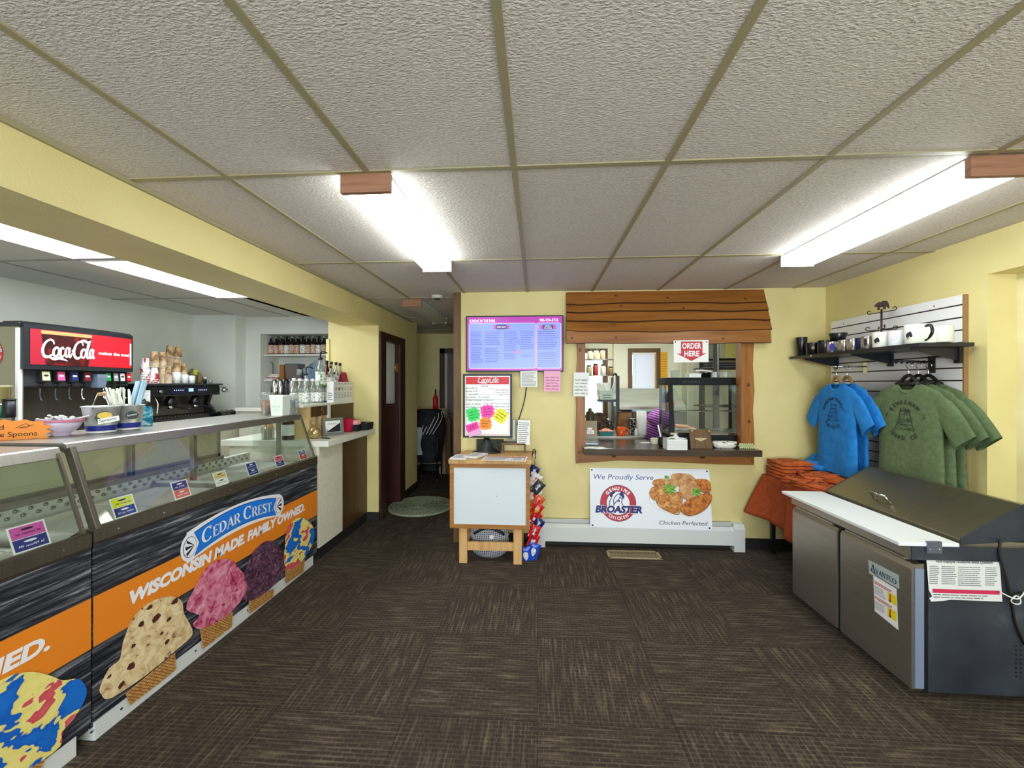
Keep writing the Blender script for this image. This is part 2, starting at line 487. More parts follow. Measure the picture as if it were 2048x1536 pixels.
def carpet():
    m = M('carpet', (70, 60, 50), 0.95, 0, 0.1); nt = m.node_tree; N, L = nt.nodes, nt.links; b = N['Principled BSDF']
    g = N.new('ShaderNodeNewGeometry'); ck = N.new('ShaderNodeTexChecker'); ck.inputs['Scale'].default_value = 1 / 0.61
    L.new(g.outputs['Position'], ck.inputs['Vector'])
    outs = []
    for sc in ((5.0, 80, 1), (80, 5.0, 1)):
        mp = N.new('ShaderNodeMapping'); mp.inputs['Scale'].default_value = sc; mp.inputs['Location'].default_value = (3.1, 1.7, 0)
        nz = N.new('ShaderNodeTexNoise'); nz.inputs['Scale'].default_value = 1; nz.inputs['Detail'].default_value = 2.5
        cr = N.new('ShaderNodeValToRGB'); cr.color_ramp.elements[0].position = 0.48; cr.color_ramp.elements[1].position = 0.74
        L.new(g.outputs['Position'], mp.inputs[0]); L.new(mp.outputs[0], nz.inputs['Vector']); L.new(nz.outputs['Fac'], cr.inputs[0]); outs.append(cr)
    mx = N.new('ShaderNodeMixRGB'); L.new(ck.outputs['Fac'], mx.inputs[0]); L.new(outs[0].outputs[0], mx.inputs[1]); L.new(outs[1].outputs[0], mx.inputs[2])
    # cross hatch of short bars
    br = N.new('ShaderNodeTexBrick'); br.inputs['Scale'].default_value = 1; br.inputs['Brick Width'].default_value = 0.05; br.inputs['Row Height'].default_value = 0.022
    br.inputs['Mortar Size'].default_value = 0.004; br.inputs['Mortar Smooth'].default_value = 0.3
    br.inputs['Color1'].default_value = (0, 0, 0, 1); br.inputs['Color2'].default_value = (0, 0, 0, 1); br.inputs['Mortar'].default_value = (1, 1, 1, 1)
    L.new(g.outputs['Position'], br.inputs['Vector'])
    big = N.new('ShaderNodeTexNoise'); big.inputs['Scale'].default_value = 2.6; big.inputs['Detail'].default_value = 4
    L.new(g.outputs['Position'], big.inputs['Vector'])
    bm_ = N.new('ShaderNodeMixRGB'); bm_.blend_type = 'ADD'
    ml = N.new('ShaderNodeMath'); ml.operation = 'MULTIPLY'; L.new(big.outputs['Fac'], ml.inputs[0]); ml.inputs[1].default_value = 0.75
    L.new(ml.outputs[0], bm_.inputs[0]); L.new(mx.outputs[0], bm_.inputs[1]); L.new(br.outputs['Color'], bm_.inputs[2])
    c = N.new('ShaderNodeMixRGB'); c.inputs[1].default_value = lin((58, 50, 44)); c.inputs[2].default_value = lin((122, 108, 90))
    mf = N.new('ShaderNodeMath'); mf.operation = 'MULTIPLY'; mf.use_clamp = True; sp = N.new('ShaderNodeTexNoise'); sp.inputs['Scale'].default_value = 9; sp.inputs['Detail'].default_value = 6
    L.new(g.outputs['Position'], sp.inputs['Vector']); L.new(bm_.outputs[0], mf.inputs[0]); L.new(sp.outputs['Fac'], mf.inputs[1])
    L.new(mf.outputs[0], c.inputs[0]); L.new(c.outputs[0], b.inputs['Base Color'])
    # tile joints
    j = N.new('ShaderNodeTexBrick'); j.offset = 0; j.inputs['Scale'].default_value = 1; j.inputs['Brick Width'].default_value = 0.61; j.inputs['Row Height'].default_value = 0.61
    j.inputs['Mortar Size'].default_value = 0.0025; j.inputs['Color1'].default_value = (1, 1, 1, 1); j.inputs['Color2'].default_value = (1, 1, 1, 1); j.inputs['Mortar'].default_value = (0.6, 0.6, 0.6, 1)
    L.new(g.outputs['Position'], j.inputs['Vector'])
    m2 = N.new('ShaderNodeMixRGB'); m2.blend_type = 'MULTIPLY'; m2.inputs[0].default_value = 1; L.new(c.outputs[0], m2.inputs[1]); L.new(j.outputs['Color'], m2.inputs[2]); L.new(m2.outputs[0], b.inputs['Base Color'])
    return m


def ceiling_tile():
    m = M('ceiling_tile', (200, 196, 184), 0.9, 0, 0.1); nt = m.node_tree; N, L = nt.nodes, nt.links; b = N['Principled BSDF']
    g = N.new('ShaderNodeNewGeometry'); mp = N.new('ShaderNodeMapping'); mp.inputs['Scale'].default_value = (70, 150, 70)
    nz = N.new('ShaderNodeTexNoise'); nz.inputs['Scale'].default_value = 1; nz.inputs['Detail'].default_value = 3; nz.inputs['Distortion'].default_value = 0.6
    L.new(g.outputs['Position'], mp.inputs[0]); L.new(mp.outputs[0], nz.inputs['Vector'])
    bp = N.new('ShaderNodeBump'); bp.inputs['Strength'].default_value = 0.5; bp.inputs['Distance'].default_value = 0.012
    L.new(nz.outputs['Fac'], bp.inputs['Height']); L.new(bp.outputs[0], b.inputs['Normal'])
    cr = N.new('ShaderNodeValToRGB'); cr.color_ramp.elements[0].position = 0.3; cr.color_ramp.elements[1].position = 0.62
    cr.color_ramp.elements[0].color = lin((198, 189, 178)); cr.color_ramp.elements[1].color = lin((223, 214, 203))
    L.new(nz.outputs['Fac'], cr.inputs[0]); L.new(cr.outputs[0], b.inputs['Base Color'])
    return m


CARPET, TILE = carpet(), ceiling_tile()
TBAR = M('ceiling_t_bar', (158, 148, 112), 0.5)
COVE = M('rubber_cove', (28, 26, 26), 0.6)

b = MB(); b.box(XL - 0.1, 3.4, -2.6, 7.6, -0.05, 0, CARPET); struct('floor', b)

# ceilings: one tiled slab over the shop and hall, one over the counter room, one over the kitchen
b = MB(); b.box(-1.80, 3.4, -2.6, YB, ZC, ZC + 0.05, TILE); b.box(-3.0, -0.62, YB, 7.4, ZC, ZC + 0.05, TILE)
xs = [-0.095 + 0.608 * k for k in range(-2, 5)]; ys = [1.64 + 1.22 * k for k in range(-3, 5)]
for x in xs:
    b.box(x - 0.012, x + 0.012, -2.6, YB - 0.005, ZC - 0.006, ZC, TBAR)
for x in (-1.31, -0.70): b.box(x - 0.012, x + 0.012, YB, 7.2, ZC - 0.006, ZC, TBAR)
for y in ys:
    if y < YB: b.box(-1.76, XR, y - 0.011, y + 0.011, ZC - 0.005, ZC, TBAR)
    else: b.box(-2.6, -0.72, y - 0.011, y + 0.011, ZC - 0.005, ZC, TBAR)
b.box(-1.765, -1.745, -2.6, 5.6, ZC - 0.02, ZC, TBAR)
struct('ceiling', b)
CT2 = M('counter_room_tile', (214, 212, 204), 0.9)
b = MB(); b.box(XL - 0.1, -1.80, -2.6, 5.4, ZC, ZC + 0.05, CT2)
for x in (-3.85, -3.24, -2.63): b.box(x - 0.01, x + 0.01, -2.6, 5.1, ZC - 0.005, ZC, M('counter_room_t_bar', (150, 148, 140)))
for y in (1.40, 2.66, 3.94): b.box(XL, -1.8, y - 0.01, y + 0.01, ZC - 0.005, ZC, M('counter_room_t_bar'))
struct('ceiling_left', b)
b = MB(); b.box(-0.62, 3.4, YB + 0.12, 7.0, ZC, ZC + 0.05, WWALL); struct('ceiling_back', b)

# back wall with the serving opening
OX0, OX1, OZ0, OZ1 = at(1168, 800, Y=YB).x, at(1488, 800, Y=YB).x, 0.93, 2.02
JX = at(922, 800, Y=YB).x
b = MB()
b.box(JX, OX0, YB, YB + 0.12, 0, ZC, YWALL); b.box(OX1, XR + 0.1, YB, YB + 0.12, 0, ZC, YWALL)
b.box(OX0, OX1, YB, YB + 0.12, 0, OZ0, YWALL); b.box(OX0, OX1, YB, YB + 0.12, OZ1, ZC, YWALL)
struct('wall_back', b)
b = MB(); b.box(JX - 0.07, JX, YB - 0.012, YB + 0.13, 0, ZC, BRWOOD); struct('trim_1', b)
b = MB(); b.box(JX, XR, YB - 0.008, YB, 0, 0.10, COVE); struct('baseboard_back', b)

# right wall with a deep window niche
b = MB()
b.box(XR, XR + 0.16, 2.54, YB + 0.1, 0, ZC, YWALL); b.box(XR, XR + 0.16, -2.6, 2.54, 2.16, ZC, YWALL); b.box(XR, XR + 0.16, -2.6, 0.9, 0, 2.16, YWALL)
b.box(XR + 0.16, XR + 0.22, -2.6, YB, 0, ZC, NM('niche_paint', [(0.3, (226, 214, 164)), (0.7, (236, 228, 186))], (2, 1, 6), 3, 0.5, world=True))
struct('wall_right', b)
b = MB(); b.box(XR - 0.008, XR, 2.54, YB, 0, 0.10, COVE); struct('baseboard_right', b)

# header between shop and counter room, pilaster, hall wall with its doorway
XH, YP = -1.76, 4.40
b = MB(); b.box(-2.17, XH, -2.6, YP, 2.17, ZC, YWALL); struct('wall_header', b)
b = MB(); b.box(-2.335, XH, YP, YP + 0.10, 0, ZC, YWALL); struct('wall_pilaster', b)
DY0, DY1, DZ = at(769, 800, X=XH).y, at(797, 800, X=XH).y, 2.02
HC = at(834, 800, X=XH).y
b = MB(); b.box(XH - 0.05, XH, DY1 + 0.15, HC, 0, ZC, YWALL); b.box(XH - 0.05, XH, YP + 0.1, DY1 + 0.15, DZ + 0.03, ZC, YWALL)
b.box(-2.9, XH - 0.12, HC - 0.1, HC, 0, ZC, YWALL); struct('wall_hall', b)
b = MB(); b.box(-2.9, -2.8, HC, 7.0, 0, ZC, YWALL); struct('wall_hall_left', b)
b = MB(); b.box(-3.0, -0.5, 7.02, 7.1, 0, ZC, YWALL); struct('wall_hall_back', b)
b = MB(); b.box(-0.62, -0.54, YB + 0.12, 7.1, 0, ZC, YWALL); struct('wall_hall_right', b)
b = MB(); b.box(XH, XH + 0.01, DY1 + 0.205, HC, 0, 0.10, COVE); b.box(-2.2, XH + 0.006, YP - 0.01, YP, 0, 0.10, COVE)
b.box(XH, XH + 0.01, YP - 0.01, YP + 0.10, 0, 0.10, COVE); b.box(-2.8, -0.62, 7.01, 7.02, 0, 0.1, COVE); struct('baseboard_hall', b)
# doorway: dark casing, half-height dark panel door standing ajar, pale room beyond
b = MB(); T = 0.022
b.box(XH - 0.05, XH + T, YP + 0.02, DY0, 0, DZ + 0.09, DWOOD, 0.006); b.box(XH - 0.05, XH + T, DY1, DY1 + 0.20, 0, DZ + 0.09, DWOOD, 0.006)
b.box(XH - 0.05, XH + T, DY0, DY1, DZ, DZ + 0.09, DWOOD, 0.006); struct('door_1', b)
d1 = bpy.data.objects['door_1']
b = MB(); b.box(XH - 0.40, XH - 0.055, DY1 + 0.01, DY1 + 0.05, 0.01, 1.22, DWOOD, 0.004); b.box(XH - 0.40, XH - 0.055, DY1 + 0.0, DY1 + 0.06, 1.22, 1.25, DWOOD); struct('door_leaf', b, d1)
b = MB(); b.box(XH - 0.04, XH - 0.005, DY1 - 0.004, DY1, 1.68, 1.78, M('brass', (200, 160, 80), 0.3, 1)); b.cyl((XH - 0.045, DY1 - 0.006, 1.67), (XH - 0.045, DY1 - 0.006, 1.79), 0.006, M('brass', (200, 160, 80), 0.3, 1)); struct('hinge', b, d1)
b = MB(); b.box(-2.27, XH - 0.055, HC - 0.16, HC - 0.11, 0, ZC, WWALL); struct('wall_closet', b)
b = MB(); b.box(-2.27, XH - 0.06, HC - 0.20, HC - 0.165, 0, 1.2, DWOOD); b.box(-2.27, XH - 0.06, HC - 0.215, HC - 0.165, 1.2, 1.24, DWOOD); struct('trim_2', b)

# counter room walls: long left wall, chase, wall with the shelf niche
b = MB(); b.box(XL - 0.1, XL, -2.6, 5.4, 0, ZC, WWALL); struct('wall_left', b)
NX0, NX1, YN = at(521, 700, Y=5.10).x, -2.335, 5.10
NZ1, NZ0 = at(540, 668, Y=YN).z, 0.9
b = MB(); xc = at(471, 700, Y=4.92).x
b.box(XL, xc, 4.92, 5.4, 0, ZC, WWALL); b.box(xc, NX0, YN, YN + 0.10, 0, ZC, WWALL); b.box(NX0, NX1, YN, YN + 0.10, NZ1, ZC, WWALL); b.box(NX0, NX1, YN, YN + 0.1, 0, NZ0, WWALL)
b.box(NX0 - 0.02, NX0, YN + 0.1, YN + 0.40, NZ0, NZ1, WWALL); b.box(NX0, NX1, YN + 0.38, YN + 0.40, NZ0, NZ1, WWALL); b.box(NX0, NX1, YN + 0.1, YN + 0.4, NZ1, NZ1 + 0.02, WWALL)
b.box(NX1, NX1 + 0.06, YP + 0.1, YN + 0.4, 0, ZC, WWALL)
struct('wall_left_back', b)
b = MB(); b.box(-2.35, -2.315, YP - 0.02, YP + 0.0, 0.9, 2.02, M('corner_guard', (226, 214, 150), 0.5)); struct('trim_3', b)

# front wall behind the viewer with shop windows
b = MB()
b.box(XL, -1.5, -2.7, -2.6, 0, ZC, YWALL); b.box(2.4, 3.4, -2.7, -2.6, 0, ZC, YWALL); b.box(-1.5, 2.4, -2.7, -2.6, 2.15, ZC, YWALL); b.box(-1.5, 2.4, -2.7, -2.6, 0, 0.75, YWALL)
struct('wall_front', b)
b = MB(); b.box(-1.5, 2.4, -2.66, -2.65, 0.75, 2.15, GLASS); struct('window_1', b); w1 = bpy.data.objects['window_1']
b = MB()
for x in (-1.5, -0.2, 1.1, 2.36): b.box(x, x + 0.04, -2.69, -2.61, 0.75, 2.15, WHITE)
b.box(-1.5, 2.4, -2.69, -2.61, 0.75, 0.79, WHITE); b.box(-1.5, 2.4, -2.69, -2.61, 2.11, 2.15, WHITE); struct('window_frame', b, w1)

# kitchen shell beyond the serving opening: two windows in the far wall
YK = 6.60
K2a, K2b = at(1264, 705, Y=YK), at(1312, 800, Y=YK)
K1a, K1b = at(1120, 708, Y=YK), at(1207, 800, Y=YK)
KZ0, KZ1 = 1.02, K2a.z
b = MB()
for x0, x1 in ((-0.54, K1a.x), (K1b.x, K2a.x), (K2b.x, 3.4)): b.box(x0, x1, YK, YK + 0.1, 0, ZC, KWALL)
for A, B in ((K1a, K1b), (K2a, K2b)): b.box(A.x, B.x, YK, YK + 0.1, 0, KZ0, KWALL); b.box(A.x, B.x, YK, YK + 0.1, KZ1, ZC, KWALL)
struct('wall_kitchen_back', b)
b = MB(); b.box(3.3, 3.4, YB + 0.12, 6.7, 0, ZC, KWALL); struct('wall_kitchen_right', b)
for i, (A, B) in enumerate(((K1a, K1b), (K2a, K2b))):
    b = MB(); b.box(A.x, B.x, YK + 0.05, YK + 0.056, KZ0, KZ1, GLASS); w = struct('window_%d' % (i + 2), b)
    b = MB(); c = 0.065
    b.box(A.x - c, A.x, YK - 0.02, YK + 0.1, KZ0 - c, KZ1 + c, BRWOOD); b.box(B.x, B.x + c, YK - 0.02, YK + 0.1, KZ0 - c, KZ1 + c, BRWOOD)
    b.box(A.x, B.x, YK - 0.02, YK + 0.1, KZ1, KZ1 + c, BRWOOD); b.box(A.x, B.x, YK - 0.02, YK + 0.1, KZ0 - c, KZ0, BRWOOD)
    struct('window_frame', b, w)
b = MB(); x0, x1 = K2a.x + 0.01, K2b.x - 0.01
b.box(x0, x1, YK - 0.004, YK + 0.03, KZ1 - 0.03, KZ1 - 0.002, WHITE)
BL = M('blind_slat', (232, 234, 246), 0.6)
for k in range(34):
    z = KZ1 - 0.04 - k * 0.0165
    if z > KZ0: b.obox(((x0 + x1) / 2, YK + 0.012, z), (x1 - x0 - 0.01, 0.0185, 0.0012), BL, (1.15, 0, 0))
b.cyl((x0 + 0.05, YK - 0.006, KZ1 - 0.03), (x0 + 0.05, YK - 0.006, KZ1 - 0.45), 0.002, WHITE, seg=6)
one('window_blind', b, 'white slatted blind over the kitchen window', 'blind')

# ================================================================== ceiling lamps
LENS = M('lit_lens', (244, 252, 255), 0.4, emit=LAMP)
LENSD = M('unlit_lens', (206, 204, 190), 0.4)
FIXW = M('lamp_housing', (225, 228, 228), 0.4)
ENDW = NM('lamp_end_wood', [(0.3, (134, 92, 68)), (0.7, (160, 116, 90))], (4, 40, 60), 3, 0.5)


def lamp(name, label, x0, x1, y0, y1, lens, zt=ZC - 0.006, h=0.075):
    t = thing(name, label, 'ceiling light', ((x0 + x1) / 2, (y0 + y1) / 2, zt - h), 0, 'long fluorescent lamps')
    xm = (x0 + x1) / 2
    b = MB(); b.box(x0 + 0.01, x1 - 0.01, y0 + 0.025, y1 - 0.012, zt - 0.02, zt, FIXW); b.build('housing', t)
    b = MB()
    prof = [(x0 + 0.006, zt - 0.02), (x0 + 0.004, zt - h + 0.02), (x0 + 0.022, zt - h + 0.004), (x0 + 0.06, zt - h), (x1 - 0.06, zt - h), (x1 - 0.022, zt - h + 0.004), (x1 - 0.004, zt - h + 0.02), (x1 - 0.006, zt - 0.02)]
    b.rings([[Vector((p[0], y, p[1])) for p in prof] for y in (y0 + 0.026, y1 - 0.012)], lens, False, False, False, False); b.build('lens', t)
    b = MB(); b.box(x0, x1, y0, y0 + 0.025, zt - h - 0.004, zt, ENDW, 0.004); b.build('wooden_end', t, 'wooden end cap')
    b = MB(); b.box(x0 + 0.004, x1 - 0.004, y1 - 0.012, y1, zt - h, zt, FIXW); b.build('end_plate', t)
    return t


lamp('fluorescent_lamp', 'lit ceiling lamp with wooden end, over the middle of the shop', -0.82, -0.607, 1.64, 2.86, LENS)
lamp('fluorescent_lamp', 'lit ceiling lamp with wooden end, by the yellow right wall', 1.655, 1.875, 1.66, 2.89, LENS)
lamp('fluorescent_lamp', 'switched-off ceiling lamp with wooden end at the mouth of the hallway', -1.39, -1.19, 4.10, 5.3, LENSD)
lamp('fluorescent_lamp', 'switched-off ceiling lamp farther down the hallway, half behind the post', -0.98, -0.78, 5.65, 6.85, LENSD)
TROF = M('lit_panel', (240, 248, 255), 0.4, emit=PANEL)
for i, (y0, y1, l) in enumerate(((2.68, 3.92, 'lit flat ceiling panel above the counter, the farther of two'), (1.42, 2.64, 'lit flat ceiling panel above the counter, cut by the photo edge'))):
    t = thing('ceiling_panel_light', l, 'ceiling light', (-2.92, (y0 + y1) / 2, ZC - 0.01), 0, 'panel lights over the counter')
    b = MB(); b.box(-3.22, -2.64, y0 + 0.02, y1 - 0.02, ZC - 0.008, ZC - 0.003, TROF); b.build('diffuser', t)
    b = MB()
    for q in ((-3.235, -3.22, y0, y1), (-2.64, -2.625, y0, y1), (-3.22, -2.64, y0, y0 + 0.02), (-3.22, -2.64, y1 - 0.02, y1)): b.box(q[0], q[1], q[2], q[3], ZC - 0.010, ZC, WHITE)
    b.build('frame', t)
b = MB(); b.lathe([(0.05, ZC - 0.03), (0.06, ZC - 0.015), (0.06, ZC)], (-1.0, 4.0, 0), LENSD); b.lathe([(0.03, ZC - 0.034), (0.035, ZC - 0.03)], (-1.0, 4.0, 0), DKGREY)
one('smoke_detector', b, 'small round detector on the ceiling before the hallway', 'detector')
# unseen fill lamp added to brighten the kitchen, behind the wall above the opening
b = MB(); b.box(0.6, 1.9, 5.0, 5.3, ZC - 0.06, ZC - 0.01, M('kitchen_fill_lens', (250, 250, 240), 0.4, emit=16)); one('kitchen_fill_lamp', b, 'unseen lamp added on the kitchen ceiling to brighten the room', 'ceiling light')

# ================================================================== ice cream freezers
XF = -1.877                                  # printed front panels
FW = NM('printed_planks', [(0.34, (12, 13, 18)), (0.48, (40, 42, 50)), (0.56, (78, 80, 88)), (0.70, (170, 170, 172))], (6, 3.0, 60), 9, 0.35, 0, 0, 0.5, nrough=0.72)
FOR = M('printed_orange', (232, 132, 34), 0.4)
FWH = M('printed_white', (240, 238, 242), 0.4)
FBL = M('printed_blue', (20, 122, 226), 0.4)
FNV = M('printed_navy', (22, 52, 130), 0.4)
COOKIE = NM('scoop_cookie', [(0.30, (96, 56, 40)), (0.36, (206, 172, 128)), (0.55, (232, 208, 160)), (0.8, (244, 230, 196))], (26, 26, 26), 4, 0.5, 0, 0, 0.8)
BERRY = NM('scoop_berry', [(0.32, (150, 26, 58)), (0.42, (196, 84, 118)), (0.6, (224, 142, 164)), (0.8, (238, 190, 200))], (18, 18, 18), 5, 0.5, 0, 0, 1.2)
PURPLE = NM('scoop_purple', [(0.3, (38, 22, 34)), (0.48, (84, 52, 74)), (0.62, (122, 84, 104)), (0.8, (170, 134, 146))], (26, 26, 30), 5, 0.5, 0, 0, 1.6)
SUPER = NM('scoop_tricolour', [(0.40, (26, 110, 206)), (0.47, (16, 90, 190)), (0.475, (232, 216, 120)), (0.56, (240, 226, 140)), (0.565, (206, 72, 88)), (0.7, (226, 120, 120))], (6, 6, 8), 3, 0.5, 0, 0, 0.35)
WAFER = NM('wafer', [(0.35, (176, 118, 58)), (0.6, (222, 176, 108))], (60, 60, 60), 2, 0.5)
WAFD = M('wafer_line', (160, 104, 50), 0.6)
CHOC = M('choc_chip', (84, 42, 32), 0.5)
TRAYW = NM('white_lid', [(0.3, (240, 238, 226)), (0.7, (248, 247, 240))], (3, 3, 3), 2, 0.45)
RDOOR = glass('frosted_rear_door', (226, 224, 206), 0.06, 0.1, 0.30, 0.3)
FGL = glass('freezer_glass', (240, 246, 242), 0.075, 0.015)


def scoop(b, F, pts, m, cone, k=3):
    b.p2(F, cone, WAFER, k)
    xs = [p[0] for p in cone]; zs = [p[1] for p in cone]
    def inside(x, y):
        c = False
        for i in range(len(cone)):
            (x1, y1), (x2, y2) = cone[i - 1], cone[i]
            if (y1 > y) != (y2 > y) and x < (x2 - x1) * (y - y1) / (y2 - y1) + x1: c = not c
        return c
    for s in (-1, 1):
        for q in range(-14, 30):
            seg = []
            for t in range(41):
                x = min(xs) + (max(xs) - min(xs)) * t / 40; y = min(zs) + q * 0.016 + s * (x - min(xs)) * 0.9
                if inside(x, y): seg.append((x, y))
            if len(seg) > 1: b.ribbon(F, [seg[0], seg[-1]], 0.0032, WAFD, k + 0.5, 0)
    b.p2(F, [tuple(p[:2]) for p in smooth_pts([(p[0], p[1], 0) for p in pts], 3, True)], m, k + 1)


def c6(pts): return [yz(180 + x / 2.954, 960 + y / 2.954, XF) for x, y in pts]
def c5(pts): return [yz(x / 3.2275, 1060 + y / 3.2275, XF) for x, y in pts]


def freezer(name, label, y0, y1, dz, art, post_at, rear_end):
    t = thing(name, label, 'freezer', (-2.25, (y0 + y1) / 2, 0), 0, 'ice cream dipping cabinets')
    F = FX(XF)
    b = MB(); b.box(-2.62, XF - 0.012, y0, y1, 0.06, 0.80 + dz, M('cabinet_side', (40, 42, 46), 0.5)); b.build('cabinet', t)
    b = MB(); b.prism(F, [(y0, 0.085), (y1, 0.085), (y1, 0.853 + dz), (y0, 0.853 + dz)], FW, 0.012)
    b.r2(F, y0, y1, 0.405, 0.618, FOR, 1); art(b, F); b.build('front_panel', t, 'printed front panel with ice cream cones')
    b = MB(); b.box(-2.55, XF - 0.004, y0 + 0.01, y1 - 0.05, 0.0, 0.082, M('kick_strip', (216, 218, 216), 0.4), 0.003)
    for k in range(9): b.cyl((XF - 0.004, y0 + 0.12 + k * 0.2, 0.05), (XF - 0.001, y0 + 0.12 + k * 0.2, 0.05), 0.005, DKGREY)
    b.build('kick_strip', t)
    b = MB()                                  # stainless rail under the glass
    prof = [(XF + 0.004, 0.848 + dz), (XF + 0.004, 0.902 + dz), (XF - 0.01, 0.908 + dz), (-1.945, 0.892 + dz), (-1.98, 0.872 + dz), (-1.985, 0.80 + dz), (XF - 0.01, 0.80 + dz)]
    b.rings([[Vector((x, y, z)) for x, z in prof] for y in (y0, y1)], STEELD, smooth=False)
    for k in range(8):
        y = y0 + 0.1 + k * (y1 - y0 - 0.2) / 7; b.cyl((XF + 0.004, y, 0.874 + dz), (XF + 0.007, y, 0.874 + dz), 0.004, CHROME)
    b.build('front_rail', t)
    b = MB()                                  # well with white lids
    b.box(-2.50, -1.985, y0 + 0.01, y1 - 0.015, 0.79 + dz, 0.80 + dz, M('well', (170, 172, 168), 0.4, 0.5))
    b.build('well_floor', t)
    n = 4; w = (y1 - y0 - 0.10) / n
    for k in range(n):
        b = MB(); b.box(-2.44, -1.995, y0 + 0.04 + k * w, y0 + 0.04 + (k + 1) * w - 0.012, 0.80 + dz, 0.866 + dz, TRAYW, 0.006)
        if k == n - 1:
            for j in range(14): b.cyl((-2.43, y0 + 0.06 + k * w + j * 0.026, 0.867 + dz), (-2.10, y0 + 0.06 + k * w + j * 0.026, 0.867 + dz), 0.006, WHITE, seg=8)
        b.build('tub_lid', t)
    b = MB()
    for f in ((0.5,) if y0 > 1 else (0.35, 0.7)):
        y = y0 + (y1 - y0) * f; b.box(-2.46, -1.985, y - 0.045, y + 0.045, 0.80 + dz, 0.885 + dz, STEEL, 0.004)
        b.box(-2.46, -1.985, y - 0.012, y + 0.012, 0.885 + dz, 0.898 + dz, WHITE, 0.003)
    b.build('divider', t)
    b = MB()                                  # studded bulkhead and rear ledge
    b.box(-2.50, -2.46, y0 + 0.01, y1 - 0.02, 0.80 + dz, 0.935 + dz, M('bulkhead', (222, 222, 210), 0.4))
    b.box(-2.52, -2.44, y0 + 0.01, rear_end, 0.935 + dz, 0.965 + dz, STEEL, 0.004)
    k = 0; y = y0 + 0.04
    while y < y1 - 0.05:
        b.lathe([(0.010, 0), (0.008, 0.007), (0.003, 0.010)], (-2.46, y, (0.892 if k % 2 else 0.918) + dz), M('stud', (150, 148, 136), 0.3, 0.6), 8, axis=(1, 0, 0)); y += 0.030; k += 1
    b.build('studded_bulkhead', t)
    b = MB()
    for q in range(2):
        a = y0 + 0.03 + (rear_end - y0 - 0.03) * q / 2; e = y0 + 0.03 + (rear_end - y0 - 0.03) * (q + 1) / 2
        b.box(-2.50 + 0.012 * q, -2.488 + 0.012 * q, a, e, 0.965 + dz, 1.225 + dz, RDOOR)
        for z in (0.965, 1.205): b.box(-2.50 + 0.012 * q, -2.482 + 0.012 * q, a, e, z + dz, z + 0.02 + dz, STEEL)
        for yy in (a, e - 0.02): b.box(-2.50 + 0.012 * q, -2.482 + 0.012 * q, yy, yy + 0.02, 0.965 + dz, 1.225 + dz, STEEL)
    b.build('rear_door', t)
    b = MB()                                  # top with fascia
    prof = [(-2.012, 1.218 + dz), (-2.005, 1.222 + dz), (-2.018, 1.262 + dz), (-2.03, 1.266 + dz), (-2.52, 1.266 + dz), (-2.52, 1.238 + dz), (-2.05, 1.238 + dz)]
    b.rings([[Vector((x, y, z)) for x, z in prof] for y in (y0 + 0.012, y1 - 0.002)], STEEL, smooth=False); b.build('top', t)
    G0, G1 = Vector((-1.897, 0, 0.905 + dz)), Vector((-2.012, 0, 1.235 + dz))
    b = MB(); nrm = Vector((0.008, 0, 0.003))
    b.poly([Vector((G0.x, y0 + 0.035, G0.z)), Vector((G0.x, y1 - 0.02, G0.z)), Vector((G1.x, y1 - 0.02, G1.z)), Vector((G1.x, y0 + 0.035, G1.z))], FGL); b.build('front_glass', t)
    b = MB()
    b.poly([Vector((G0.x - 0.01, y1 - 0.012, G0.z)), Vector((-2.44, y1 - 0.012, 0.94 + dz)), Vector((-2.44, y1 - 0.012, G1.z)), Vector((G1.x - 0.01, y1 - 0.012, G1.z))], FGL); b.build('end_glass', t)
    d = (G1 - G0)
    b = MB(); yy = y0 + 0.022
    b.obox(((G0 + G1) / 2 + Vector((0.004, yy, 0))), (0.022, 0.034, d.length + 0.02), STEELD, R=d.to_track_quat('Z', 'Y').to_matrix(), bev=0.003); b.build('front_post', t)
    b = MB(); yy = y1 - 0.014
    b.obox(((G0 + G1) / 2 + Vector((0.002, yy, 0))), (0.010, 0.014, d.length + 0.01), STEELD, R=d.to_track_quat('Z', 'Y').to_matrix()); b.build('front_post', t)
    for (px, py_) in post_at:
        b = MB(); b.box(px - 0.014, px + 0.014, py_ - 0.014, py_ + 0.014, 0.87 + dz, 1.24 + dz, STEEL, 0.003); b.build('inner_post', t)
    return t


